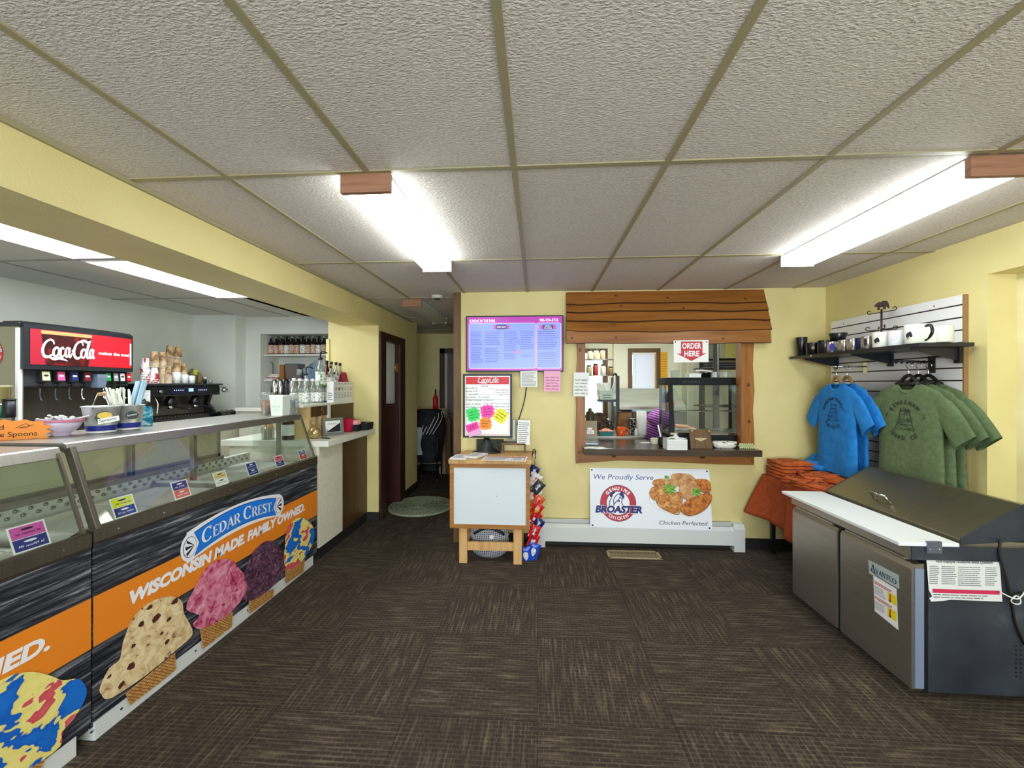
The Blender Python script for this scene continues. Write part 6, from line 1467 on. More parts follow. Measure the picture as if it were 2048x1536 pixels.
for (x, y, r, sd) in ((1080, 350, 70, 1), (1400, 385, 55, 2), (1050, 215, 26, 3)):
    q = P(1160 + x / 6.0235, 920 + y / 6.0235); rr = r / 6.0235 / FPX * 3.75; b.p2(F, burst(q[0], q[1], rr, rr * .8, 10, .25, sd), NM('parsley', [(0.4, (70, 130, 40)), (0.6, (150, 196, 70))], (70, 70, 70), 2, .6), 8 + sd)
b.build('panel', t)

# floor register
p0 = at(1220, 1118, Z=0.0); xa, ya = at(1218, 1118, Z=0).x, at(1262, 1118, Z=0).y; xb, yb = at(1314, 1103, Z=0).x, at(1262, 1102, Z=0).y
t = thing('floor_vent', 'beige slotted floor register before the heater', 'vent', ((xa + xb) / 2, (ya + yb) / 2, 0)); VB = M('vent_beige', (176, 158, 118), .4, .3)
b = MB(); w = 0.02
for q in ((xa, xb, ya, ya + w), (xa, xb, yb - w, yb), (xa, xa + w, ya, yb), (xb - w, xb, ya, yb)): b.box(q[0], q[1], q[2], q[3], 0.0005, 0.007, VB)
n = 34
for k in range(n): x = xa + w + (xb - xa - 2 * w) * (k + .5) / n; b.box(x - 0.0025, x + 0.0025, ya + w, yb - w, 0.001, 0.006, VB)
b.box(xa + w, xb - w, (ya + yb) / 2 - 0.003, (ya + yb) / 2 + 0.003, 0.001, 0.006, VB); b.build('grille', t)
b = MB(); b.box(xa + 0.005, xb - 0.005, ya + 0.005, yb - 0.005, 0.0004, 0.001, BLACK); b.build('duct', t)

# ================================================================== hallway
t = thing('braided_rug', 'oval braided green-grey rug at the mouth of the hallway', 'rug', (-1.2, 4.9, 0)); rc = at(842, 1013, Z=0)
ra = abs(at(903, 1013, Z=0).x - at(780, 1013, Z=0).x) / 2; rb = abs(at(842, 996, Z=0).y - at(842, 1035, Z=0).y) / 2
b = MB(); RG = [NM('braid_a', [(0.4, (120, 128, 104)), (0.6, (164, 170, 146))], (60, 60, 60), 2, .9), NM('braid_b', [(0.4, (96, 108, 80)), (0.6, (150, 156, 124))], (70, 70, 70), 2, .9)]
for k in range(14):
    f = 1 - k / 14.5; pts = [(rc.x + ra * f * cos(a * pi / 24), rc.y + rb * f * sin(a * pi / 24), 0.008) for a in range(48)]; b.tube(pts + [pts[0]], 0.008 + (0.010 * (rb / 14 > .01)), RG[k % 2], 6)
b.build('braids', t)
b = MB(); p = at(893, 945, Z=0); b.box(-1.55, -0.75, 5.75, 6.9, 0.0005, 0.006, M('runner', (40, 40, 42), .9)); one('floor_mat', b, 'dark floor mat at the end of the hallway', 'mat')
b = MB(); b.prism(FZ(0.008), [(-1.02, 5.3), (-0.64, 5.1), (-0.64, 5.75)], M('pale_edge', (150, 160, 170), .8), 0.006); b.prism(FZ(0.0095), [(-0.985, 5.31), (-0.64, 5.13), (-0.64, 5.70)], M('navy_mat', (26, 34, 52), .9), 0.002); one('corner_mat', b, 'navy mat corner with a pale edge, showing left of the oak stand', 'mat')
# folded pushchair with coats
p = Vector((at(858, 900, Y=6.3).x, 6.3, 0)); t = thing('clothes_cart', 'black cart heaped with striped dark coats at the end of the hallway', 'cart', p)
b = MB()
for dx, dy in ((-.16, -.12), (.16, -.12), (-.16, .16), (.16, .16)): b.tube([p + Vector((dx, dy, 0.03)), p + Vector((dx, dy, 0.92))], 0.012, BLACK, 8)
for z in (0.22, 0.9): b.tube([p + Vector((dx, dy, z)) for dx, dy in ((-.16, -.12), (.16, -.12), (.16, .16), (-.16, .16), (-.16, -.12))], 0.010, BLACK, 8)
b.build('frame', t)
b = MB()
for dx, dy in ((-.16, -.12), (.16, -.12), (-.16, .16), (.16, .16)): b.cyl(p + Vector((dx - .012, dy, 0.03)), p + Vector((dx + .012, dy, 0.03)), 0.03, DKGREY, seg=14)
b.build('wheels', t)
COAT = NM('coat', [(0.45, (16, 16, 22)), (0.6, (34, 34, 44))], (8, 8, 8), 3, .8)
b = MB(); b.surf(lambda u, v: p + Vector((0.23 * cos(2 * pi * u) * (0.75 + .25 * sin(pi * v)) * (1 + .10 * sin(10 * pi * u + 3 * v)), 0.19 * sin(2 * pi * u) * (0.8 + .2 * sin(pi * v)), 0.30 + 0.82 * sin(v * pi / 2 * .98))) * (1 if v < .97 else 1), 36, 14, COAT, True); b.build('coat', t)
b = MB()
for k in range(5): b.tube([p + Vector((-0.09 + .05 * k, -0.20, 0.75)), p + Vector((0.0 + .06 * k, -0.16, 0.98)), p + Vector((0.05 + .04 * k, -0.05, 1.09)), p + Vector((0.14 + .03 * k, 0.0, 1.05))], 0.005, WHITE, 6, 5)
b.build('stripe', t, 'white coat stripes')
b = MB(); b.surf(lambda u, v: p + Vector((-0.17 + 0.12 * u + .015 * sin(8 * v), -0.235 - .01 * sin(7 * u), 0.86 - 0.42 * v)), 6, 8, M('grey_cloth', (170, 170, 178), .8)); c = b.build('hanging_cloth', t, 'pale grey hanging cloth'); 
# extinguisher, boards, far door
p = Vector((at(871, 812, Y=6.95).x, 6.94, 1.22)); t = thing('fire_extinguisher', 'small red fire extinguisher on the far hallway wall', 'extinguisher', p)
b = MB(); b.lathe([(0.03, -0.16), (0.045, -0.15), (0.045, 0.06), (0.02, 0.10), (0.015, 0.13)], p, RED, 16); b.build('tank', t); b = MB(); b.tube([p + Vector((0, 0, 0.13)), p + Vector((0.01, -0.03, 0.18)), p + Vector((0.01, -0.06, 0.20))], 0.01, BLACK, 8, 3); b.build('handle', t)
b = MB(); q = at(876, 790, Y=7.015); b.box(q.x - 0.03, q.x + 0.03, 7.0, 7.015, q.z - 0.04, q.z + 0.09, M('switch_plate', (196, 184, 130), .5)); one('switch_plate', b, 'beige plate on the far hallway wall', 'switch')
b = MB(); x = at(884, 850, Y=6.7).x; b.obox((x, 6.72, 0.56), (0.12, 0.03, 1.12), M('pale_board', (196, 170, 130), .6), (0.10, 0, 0)); one('leaning_board', b, 'pale board leaning on the far hallway wall', 'board')
b = MB(); b.obox((x + 0.10, 6.70, 0.48), (0.10, 0.03, 0.96), BRWOOD, (0.10, 0, 0)); one('leaning_board', b, 'brown board leaning beside the pale one in the hallway', 'board')
b = MB(); dx0 = at(880, 800, Y=7.0).x; b.box(dx0, dx0 + 0.09, 6.97, 7.018, 0.1, at(880, 697, Y=7.0).z, DWOOD, 0.004); b.box(dx0, -0.63, 6.97, 7.018, at(880, 697, Y=7.0).z - 0.09, at(880, 697, Y=7.0).z, DWOOD, 0.004); struct('door_2', b); d2 = bpy.data.objects['door_2']
b = MB(); b.box(dx0 + 0.09, dx0 + 0.13, 6.99, 7.018, 0.02, at(880, 697, Y=7.0).z - 0.09, M('door_stop', (206, 190, 170), .4)); b.box(dx0 + 0.13, -0.63, 6.995, 7.018, 0.02, at(880, 697, Y=7.0).z - 0.09, M('far_door', (96, 84, 78), .4)); struct('door_leaf', b, d2)
b = MB(); b.lathe([(0.012, 0), (0.012, 0.03), (0.026, 0.04), (0.026, 0.06), (0.01, 0.07)], (dx0 + 0.19, 6.995, 1.02), CHROME, 14, axis=(0, -1, 0)); struct('door_knob', b, d2)

# ================================================================== prep fridge
FXX = 1.815; FY0, FY1 = 2.09, 3.02; ZT_ = 0.715
SFR = steel('fridge_steel', (168, 162, 150), 0.36, (3, 3, 160), 8)
SIDE = NM('fridge_side', [(0.3, (50, 54, 64)), (0.6, (66, 71, 82)), (0.8, (98, 103, 112))], (4, 4, 4), 6, 0.42, 0.35)
t = thing('prep_fridge', 'stainless two-door sandwich prep fridge with slanted lid and white cutting board', 'fridge', (2.2, 2.55, 0))
b = MB(); b.box(FXX + 0.075, 2.40, FY0, FY1, 0.025, ZT_, SIDE, 0.004)
b.box(FXX + 0.06, FXX + 0.075, FY0 + 0.004, FY1 - 0.004, 0.03, ZT_, BLACK); b.build('body', t, 'dark blue-grey body')
b = MB()
for k in range(6):
    for j in range(8): y = at(2032 + 9.5 * k, 1320, Y=FY0).x; z = 0.12 + 0.021 * j; b.lathe([(0.0052, 0), (0.0048, 0.0012)], (y, FY0, z), BLACK, 8, axis=(0, -1, 0))
b.build('vent_holes', t)
zd0, zd1 = 0.035, 0.655; ymid = at(1677, 1100, X=FXX).y
for k, (a, c) in enumerate(((ymid + 0.013, FY1 - 0.004), (FY0 + 0.002, ymid - 0.013))):
    b = MB(); b.box(FXX, FXX + 0.055, a, c, zd0, zd1 - 0.035, SFR, 0.004)
    b.rings([[Vector((x, y, z)) for x, z in ((FXX, zd1 - 0.036), (FXX + 0.012, zd1 - 0.012), (FXX + 0.055, zd1 - 0.008), (FXX + 0.055, zd1 - 0.036))] for y in (a, c)], SFR, smooth=False); d = b.build('door', t)
    b = MB(); b.box(FXX - 0.002, FXX + 0.03, a + 0.04, c - 0.04, zd1 - 0.006, zd1 + 0.008, SFR, 0.003); b.build('handle', d)
    b = MB(); b.box(FXX + 0.056, FXX + 0.07, a + 0.005, c - 0.005, zd0 + 0.01, zd1 - 0.01, M('gasket', (150, 156, 168), .5)); b.build('gasket', d)
b = MB(); b.box(FXX + 0.012, FXX + 0.052, FY0 - 0.004, FY0 + 0.001, zd0 + 0.01, zd1 - 0.03, M('door_edge', (150, 166, 196), .3, .4)); b.build('door_edge', t, 'pale blue steel door edge')
b = MB(); b.box(FXX - 0.005, 2.38, FY0 - 0.003, FY1, 0.668, 0.735, SFR, 0.003); b.box(FXX - 0.005, 2.38, FY0 - 0.005, FY0, 0.668, 0.735, SIDE); b.build('top_rail', t)
b = MB(); b.box(1.745, 2.02, FY0 - 0.012, FY1 + 0.005, 0.737, 0.755, M('cutting_board', (236, 240, 240), 0.45), 0.004); b.build('cutting_board', t, 'white cutting board')
b = MB(); y = FY0 - 0.008; xa = at(1848, 1090, Y=FY0).x; xb = at(1878, 1090, Y=FY0).x; b.box(xa, xb, FY0 - 0.016, FY0 - 0.006, 0.705, 0.762, M('bracket_steel', (120, 128, 150), .35, .7), 0.002)
for q in (xa + 0.013, xb - 0.013): b.lathe([(0.006, 0), (0.004, 0.004)], (q, FY0 - 0.016, 0.725), CHROME, 10, axis=(0, -1, 0))
b.build('board_bracket', t)
LX0, LX1, LZ0, LZ1 = 2.045, 2.33, 0.770, 0.938
LID = NM('lid_steel', [(0.3, (122, 116, 96)), (0.7, (134, 127, 106))], (6, 160, 6), 3, 0.3, 0.85, 0.02)
b = MB(); prof = [(LX0, LZ0 - 0.015), (LX0, LZ0), (LX1, LZ1), (LX1 + 0.02, LZ1), (LX1 + 0.02, LZ1 - 0.02), (LX0 + 0.03, LZ0 - 0.015)]
b.rings([[Vector((x, y, z)) for x, z in prof] for y in (FY0 + 0.012, FY1 - 0.012)], LID, smooth=False)
b.build('lid', t, 'slanted stainless lid'); l = t.children[-1]
for y in (FY0 + 0.008, FY1 - 0.012):
    b = MB(); b.rings([[Vector((x, y + d, z)) for x, z in ((LX0, LZ0 - 0.03), (LX0, LZ0 + 0.003), (LX1, LZ1 + 0.003), (LX1 + 0.03, LZ1 - 0.17))] for d in (0, 0.005)], SIDE, smooth=False); b.build('lid_side', l)
b = MB(); p = at(1752, 1008, X=2.11); py0, py1 = at(1748, 1000, X=2.10).y, at(1785, 1022, X=2.12).y
f = lambda x: LZ0 + (LZ1 - LZ0) * (x - LX0) / (LX1 - LX0)
nz_ = Vector((-(LZ1 - LZ0), 0, LX1 - LX0)).normalized(); q0, q1 = Vector((2.105, py0, f(2.105))), Vector((2.105, py1, f(2.105)))
b.tube([q0, q0 + nz_ * 0.05 , q1 + nz_ * 0.05, q1], 0.007, CHROME, 8); b.build('handle', l)
b = MB(); b.box(LX1 + 0.022, 2.38, FY0 + 0.003, FY1, LZ1 - 0.19, LZ1 - 0.004, SFR, 0.003); b.box(LX0 + 0.02, LX1 + 0.022, FY0 + 0.02, FY1 - 0.02, 0.735, 0.755, SFR); b.box(LX1 + 0.0225, 2.38, FY0 - 0.004, FY0 + 0.003, LZ1 - 0.19, LZ1 - 0.012, M('hood_side', (92, 98, 116), .35, .6)); b.build('rear_hood', t)
b = MB()
for x in (FXX + 0.12, 2.33):
    for y in (FY0 + 0.06, FY1 - 0.06): b.cyl((x, y, 0), (x, y, 0.03), 0.022, BLACK)
b.build('feet', t)
F = FY(FY0 - 0.001)
b = MB(); pts = [(1852, 1117), (1998, 1115), (2004, 1203), (1900, 1199), (1888, 1201), (1862, 1203), (1858, 1196), (1864, 1192), (1857, 1180)]
b.prism(F, [xz(a, c, FY0) for a, c in pts], M('old_paper', (226, 226, 222), .7), 0.0006, .8)
REF[0] = 1930; g = lambda px, py: xz(px, py, FY0)
b.text(F, 'Food Employee Foodborne Illness Questions', g(1871, 0)[0], g(0, 1126)[1], 0.014, INK, g(1985, 0)[0] - g(1871, 0)[0], 1.4, 0.02)
for (a, c, e, h) in ((1858, 1878, 1132, 1170), (1882, 1912, 1132, 1170), (1915, 1966, 1132, 1172), (1969, 1994, 1132, 1170)): b.lines(F, g(a, 0)[0], g(c, 0)[0], g(0, h)[1], g(0, e)[1], 10, PENCIL, a, 1.4)
b.r2(F, g(1864, 0)[0], g(1998, 0)[0], g(0, 1187)[1], g(0, 1179)[1], M('notice_red', (204, 40, 84), .6), 1.4); b.lines(F, g(1866, 0)[0], g(1996, 0)[0], g(0, 1198)[1], g(0, 1188)[1], 2, PENCIL, 5, 1.4)
b.build('notice_sheet', t, 'torn white notice sheet with a red band')
F = FNX(FXX - 0.0008); q = lambda px, py: (lambda p: (-p.y, p.z))(at(px, py, X=FXX))
b = MB(); PB = M('badge', (176, 190, 186), .4); b.prism(F, [q(1739, 1147), q(1799, 1178), q(1798, 1150), q(1737, 1119)], PB, 0.0006, 1)
o, e = q(1742, 1141), q(1794, 1167); h = q(1742, 1125)[1] - o[1]; BLT = M('badge_text', (36, 62, 84), .5)
serif(b, F, 'AVANTCO', o[0], o[1], e[0] - o[0], 0.027, BLT, 2, 0.15, caps=1.5)
b.ribbon(F, [(o[0] + 0.004, o[1] + 0.012), (o[0] + 0.03, o[1] - 0.006), (o[0] + 0.09, o[1] - 0.014), (e[0] + 0.004, o[1] - 0.016)], 0.004, INK, 2.4)
b.build('badge', t, 'pale maker badge')
b = MB(); b.prism(F, [q(1750, 1222), q(1797, 1260), q(1793, 1172), q(1747, 1150)], PAPER, 0.0005, 0.8)
(x0, z1), (x1, z0) = q(1747, 1150), q(1797, 1260); dx = x1 - x0; z0 = q(1750, 1222)[1]; dz = z1 - z0
for k in range(2):
    zz = z0 + dz * (0.10 + 0.42 * (1 - k)); b.r2(F, x0 + dx * .60, x0 + dx * .94, zz, zz + dz * .26, M('label_yellow', (240, 214, 40), .6), 1.2); b.ribbon(F, [(x0 + dx * .70, zz + dz * .05), (x0 + dx * .70, zz + dz * .23)], 0.008, M('thermo_red', (190, 60, 30), .6), 1.6, 0); b.disc(F, x0 + dx * .70, zz + dz * .04, 0.006, INK, 1.6, n=10); b.lines(F, x0 + dx * .06, x0 + dx * .52, zz - dz * .02, zz + dz * .22, 6, PENCIL, k, 1.2); b.lines(F, x0 + dx * .06, x0 + dx * .8, zz + dz * .26, zz + dz * .34, 2, MR, k + 3, 1.2, .6)
b.build('temperature_label', t, 'white and yellow temperature label')
b = MB(); pts = [at(2001, 1078, Y=FY0 - .01), at(1999, 1110, Y=FY0 - .01), at(2012, 1155, Y=FY0 - .012), at(2022, 1195, Y=FY0 - .014), at(2030, 1245, Y=FY0 - .012), at(2050, 1290, Y=FY0 - .01)]
b.tube(pts, 0.006, BLACK, 8, 5); b.tube([at(2022, 1195, Y=FY0 - .014), at(2040, 1188, Y=FY0 - .02), at(2060, 1192, Y=FY0 - .02)], 0.006, BLACK, 8, 4); b.build('power_cord', t)
b = MB(); c = at(2028, 1198, Y=FY0 - .02)
b.tube([c + Vector((0.02 * cos(a), -0.008 + 0.004 * sin(2 * a), 0.02 * sin(a))) for a in [k * .5 for k in range(15)]], 0.003, WHITE, 6); b.tube([c + Vector((-0.06, 0, 0.03)), c + Vector((0, -0.012, 0.006)), c + Vector((0.05, 0, 0.04))], 0.003, WHITE, 6, 4); b.build('cord_tie', t, 'white knotted cord tie')

# ================================================================== cloth table with folded shirts
TAB = 0.70; tx0, tx1, ty0, ty1 = 2.06, 2.60, 3.06, 3.84
OCL = NM('orange_cloth', [(0.3, (140, 58, 22)), (0.7, (166, 72, 30))], (30, 30, 30), 3, .85)
t = thing('side_table', 'small table hidden under the orange cloth', 'table', (2.33, 3.45, 0))
b = MB(); b.box(tx0 + 0.01, tx1 - 0.01, ty0 + 0.01, ty1 - 0.02, TAB - 0.03, TAB - 0.006, OAKV); b.build('top', t)
for x in (tx0 + 0.04, tx1 - 0.06):
    for y in (ty0 + 0.04, ty1 - 0.06): b = MB(); b.box(x, x + 0.03, y, y + 0.03, 0, TAB - 0.03, BLACK); b.build('leg', t)
b = MB()
def cl(u, v):
    # u around the left and front sides, v from the top edge down
    s = u * (ty1 - ty0 + tx1 - tx0); fold = 0.022 * sin(s * 17) * v + 0.012 * sin(s * 31 + 1) * v
    drop = 0.44 - 0.10 * (1 - min(1, s / 0.5)) if s < 0.78 else 0.40
    if s < ty1 - ty0: x, y = tx0 - 0.015 - fold - 0.03 * v, ty1 - 0.01 - s; nx = 1
    else: x, y = tx0 + (s - (ty1 - ty0)), ty0 - 0.012 - fold * .3
    if s < 0.16: k = (1 - s / 0.16) * v; x -= 0.17 * k * (1 - v * .2); y -= 0.02 * k
    return Vector((x, y, TAB - drop * v))
b.surf(cl, 60, 12, OCL); b.surf(lambda u, v: Vector((tx0 - 0.015 + (tx1 - tx0 + 0.015) * u, ty0 - 0.012 + (ty1 - ty0 + .002) * v, TAB + 0.002 * sin(9 * u + 7 * v))), 8, 8, OCL)
tag(b.build('tablecloth', sol=0.003), 'rust orange cloth hanging to one side of the small table', 'tablecloth')
OSH = NM('orange_shirt', [(0.3, (182, 84, 34)), (0.7, (208, 104, 48))], (30, 30, 30), 3, .85, 0, 0.15)
BSH = NM('blue_shirt', [(0.3, (20, 112, 186)), (0.7, (34, 134, 212))], (20, 20, 20), 3, .85, 0, 0.12)
GSH = NM('green_shirt', [(0.3, (80, 97, 62)), (0.7, (97, 113, 75))], (40, 40, 40), 3, .85, 0, 0.12)
PRN = M('shirt_print', (24, 22, 26), .8)


def folded(cx, cy, z, w, d, h, m, rz, seed, label, group, print_=True, wr=0.012, cat='shirt', name='folded_shirt'):
    R = random.Random(seed); ph = [R.uniform(0, 6) for _ in range(6)]
    def top(x, y):
        ex = max(0, 1 - (abs(x) / (w / 2)) ** 6) ** .5; ey = max(0, 1 - (abs(y) / (d / 2)) ** 6) ** .5
        return h * ex * ey * (1 + 0.0) + wr * ex * ey * (sin(14 * x + ph[0]) * sin(11 * y + ph[1]) + .6 * sin(27 * x + 19 * y + ph[2]) + .4 * sin(41 * y - 13 * x + ph[3]))
    def P3(x, y, zz): c, s = cos(rz), sin(rz); return Vector((cx + x * c - y * s, cy + x * s + y * c, z + zz))
    b = MB(); N = 20
    b.surf(lambda u, v: P3((u - .5) * w, (v - .5) * d, max(0.002, top((u - .5) * w, (v - .5) * d))), N, N, m)
    b.surf(lambda u, v: P3((u - .5) * w, (v - .5) * d, 0.0), 4, 4, m)
    for q in range(1, 3):                      # fold edges along the visible rim
        pts = [P3(-w / 2 - 0.001, -d / 2 + d * k / 12, h * q / 3 + .002 * sin(k + q)) for k in range(13)] + [P3(-w / 2 + w * k / 12, -d / 2 - 0.001, h * q / 3 + .002 * sin(k * 2 + q)) for k in range(13)]
        b.tube(pts, h * 0.16, m, 6)
    if print_:
        Fp = lambda x, y, k=0: P3(x, y, top(x, y) + 0.0025)
        for q in range(3):
            for ch in range(7):
                x, y = -w * .3 + w * .085 * ch, d * (.18 - .2 * q); b.ring2(Fp, x, y, 0.006, 0.011, PRN, 0, 7, R.uniform(0, 3), R.uniform(3.5, 6.3))
    o = b.build(name); return tag(o, label, cat, group)


gz = TAB + 0.006
STK = 'folded orange shirts in the back stack'
for k in range(5): folded(2.205, 3.70 - 0.004 * k, gz + 0.030 * k, 0.27, 0.24, 0.029, OSH, 0.06 * (k % 3 - 1), 20 + k, 'folded orange shirt, ' + ('bottom', 'second from bottom', 'middle', 'second from top', 'top')[k] + ' of the back stack by the wall', STK, k == 4, 0.002 if k < 4 else 0.006)
folded(2.16, 3.50, gz, 0.22, 0.17, 0.055, OSH, 0.5, 31, 'crumpled orange shirt at the left edge, before the back stack', 'loose orange shirts')
folded(2.30, 3.42, gz + .03, 0.30, 0.24, 0.06, OSH, -0.3, 32, 'crumpled orange shirt lying in the middle of the cloth', 'loose orange shirts')
folded(2.15, 3.26, gz, 0.17, 0.30, 0.055, OSH, 0.25, 33, 'rolled orange shirt with black print near the white cutting board', 'loose orange shirts')
folded(2.41, 3.24, gz, 0.32, 0.28, 0.10, OSH, 0.2, 34, 'crumpled orange shirt against the fridge lid', 'loose orange shirts')
folded(2.44, 3.68, gz, 0.27, 0.28, 0.17, BSH, 0.3, 35, 'crumpled bright blue shirt on the table under the hanging blue ones', 'loose blue shirts', True, 0.022)
folded(2.50, 3.47, gz, 0.18, 0.22, 0.15, BSH, -0.2, 36, 'smaller crumpled blue shirt beside the slat panel', 'loose blue shirts', False, 0.024)

# ================================================================== slat wall panel, shelf, hanging shirts
XS = 2.594; sy0, sy1 = 2.648, 3.77; sz0, sz1 = 0.80, 2.068
SLW = M('slat_white', (234, 232, 230), .45)
t = thing('slat_panel', 'white slat wall panel with dark grooves on the yellow wall', 'slat panel', (2.6, 3.2, sz0))
b = MB(); z = sz1; k = 0
F = FNX(XS)
b.box(XS + 0.010, XR - 0.001, sy0 + .004, sy1, sz0, sz1, M('groove_brown', (52, 26, 24), .6))
first = 0.066
while z > sz0 + 0.01:
    hgt = first if k == 0 else 0.0775; b.box(XS, XS + 0.012, sy0 + .004, sy1, max(sz0, z - hgt + 0.009), z, SLW); z -= hgt; k += 1
for y, zz in ((3.62, 2.03), (2.83, 2.03), (2.83, 1.10)): b.lathe([(0.005, 0), (0.003, 0.002)], (XS, y, zz), INK, 8, axis=(-1, 0, 0))
b.build('slats', t)
b = MB(); b.box(XS, XR - 0.001, sy0 - 0.006, sy0 + 0.004, sz0, sz1, M('particle_edge', (150, 116, 70), .7)); b.build('edge', t, 'raw brown side edge')
t = thing('display_shelf', 'black bracketed shelf carrying mugs on the slat panel', 'shelf', (2.43, 3.2, 1.735)); SX0, SZ = 2.28, 1.768; SH = M('shelf_black', (26, 28, 32), .35)
b = MB(); b.box(SX0, XS - 0.002, 2.58, 3.83, SZ - 0.024, SZ, SH, 0.004); b.build('board', t)
for y in (2.66, 3.14, 3.68):
    b = MB(); b.prism(frame((0, y, 0), (1, 0, 0), (0, 0, 1)), [(XS - 0.003, SZ - 0.026), (SX0 + 0.03, SZ - 0.026), (SX0 + 0.03, SZ - 0.036), (XS - 0.003, SZ - 0.105)], SH, 0.012); b.box(XS - 0.02, XS - 0.002, y - 0.012, y + 0.024, SZ - 0.12, SZ - 0.026, SH); b.build('bracket', t)
MB_, MST, MWH = M('mug_black', (18, 19, 24), .25), M('mug_steel', (196, 190, 182), .2, .9), M('mug_white', (226, 224, 208), .3)
MWW = M('mug_cool_white', (232, 234, 238), .3)


def mug(px, X, r, h, m, label, hm=None, art=None, z=SZ, hang=0.0, handle=True, taper=1.0, name='mug', cat='mug', py=690):
    p = at(px, py, X=X); p.z = z; t = thing(name, label, cat, p, 0, 'mugs on the black shelf')
    b = MB(); b.lathe([(r * taper * .92, 0), (r * taper, 0.004), (r, h - 0.002), (r * .99, h), (r * .93, h - 0.002), (r * .9 * taper, 0.006)], p, m, 26)
    if art:
        d = Vector((-p.x, -p.y, 0)).normalized(); s = Vector((-d.y, d.x, 0)) * -1
        def Fm(x, y, k=0): a = x / r; return p + (d * cos(a) - s * sin(a)) * (r + 0.0012 + 0.0004 * k) + Vector((0, 0, y))
        art(b, Fm, h)
    b.build('body', t)
    if handle:
        d = Vector((-p.x, -p.y, 0)).normalized(); s = Vector((d.y, -d.x, 0)) * -1; c = (s * cos(hang) + d * sin(hang)); b = MB(); o = p + c * r * .92
        b.tube([o + Vector((0, 0, h * .84)), o + c * r * .55 + Vector((0, 0, h * .88)), o + c * r * .75 + Vector((0, 0, h * .55)), o + c * r * .35 + Vector((0, 0, h * .2)), o + Vector((0, 0, h * .16))], r * .14, hm or m, 8, 5); b.build('handle', t)
    return t


def bearart(b, Fm, h):
    for dx, dz, rr in ((-.35, .45, .011), (-.25, .52, .010), (-.20, .42, .007)): b.disc(Fm, dx * h, dz * h, rr, INK, 0, rr * 1.5, 8)
    b.lines(Fm, -.42 * h, -.18 * h, .24 * h, .30 * h, 1, INK, 2)
def greyart(b, Fm, h):
    b.disc(Fm, 0.0, h * .55, 0.012, M('photo_print', (150, 130, 110), .5), 0, 0.014, 10)
def bars(b, Fm, h):
    for q in (.45, .6): b.r2(Fm, -.012, .03, h * q, h * q + .002, GREY, 0)
def navyart(b, Fm, h): b.disc(Fm, 0.0, h * .5, 0.016, M('mug_navy_print', (30, 30, 150), .4), 0, h * .36, 14)


mug(1603, 2.335, 0.045, 0.165, MB_, 'tall black tumbler at the left end of the black shelf', handle=False, taper=.8, name='tumbler')
mug(1626, 2.33, 0.050, 0.10, MB_, 'black mug with small print next to the tall tumbler', art=greyart, hang=.6)
mug(1649, 2.33, 0.048, 0.105, MB_, 'plain black mug beside the printed black mug', hang=.3)
mug(1664, 2.345, 0.038, 0.088, MST, 'first steel mug, right of the black mugs', handle=False, art=navyart)
mug(1674, 2.42, 0.048, 0.085, MB_, 'black mug behind the steel mugs carrying a cup', handle=False)
mug(1676, 2.42, 0.062, 0.075, MB_, 'wide black cup stacked on top of the black mug behind', handle=False, taper=.72, z=SZ + 0.086)
mug(1688, 2.345, 0.038, 0.088, MST, 'second steel mug, with thin engraved lines', handle=False, art=bars)
mug(1706, 2.345, 0.038, 0.088, MST, 'third steel mug, with thin engraved lines', handle=False, art=bars)
mug(1722, 2.36, 0.036, 0.088, M('mug_dark_blue', (30, 40, 84), .25, .3), 'navy blue mug between steel mugs', handle=False)
mug(1735, 2.345, 0.038, 0.090, MST, 'last steel mug with dark print, beside the big white mug', handle=False, art=lambda b, Fm, h: b.disc(Fm, -.012, h * .55, .010, INK, 0, .028, 12))
mug(1765, 2.36, 0.055, 0.105, MWH, 'big cream mug with bear print and dark handle, left one', MB_, bearart, hang=.75)
mug(1795, 2.36, 0.046, 0.100, MWW, 'cool white mug with outlined emblem, between the big cream mugs', None, lambda b, Fm, h: b.ring2(Fm, -.018, h * .5, .012, .0135, GREY, 0, 16), hang=.5)
mug(1833, 2.36, 0.058, 0.122, MWH, 'big cream mug with bear print and curled black handle, right one', MB_, bearart, hang=.8)
mug(1868, 2.40, 0.042, 0.098, MWH, 'plain cream mug right of the big bear mug', None, hang=-.6, handle=False)
mug(1888, 2.42, 0.042, 0.098, MWH, 'plain cream mug nearest the shelf end', None, hang=-.6, handle=False)
b = MB(); p = at(1622, 711, X=2.2785); b.disc(FNX(2.2785), -p.y, SZ - 0.012, 0.008, WHITE, 1, n=14); tag(b.build('price_dot'), 'tiny white dot sticker on the shelf edge', 'sticker')
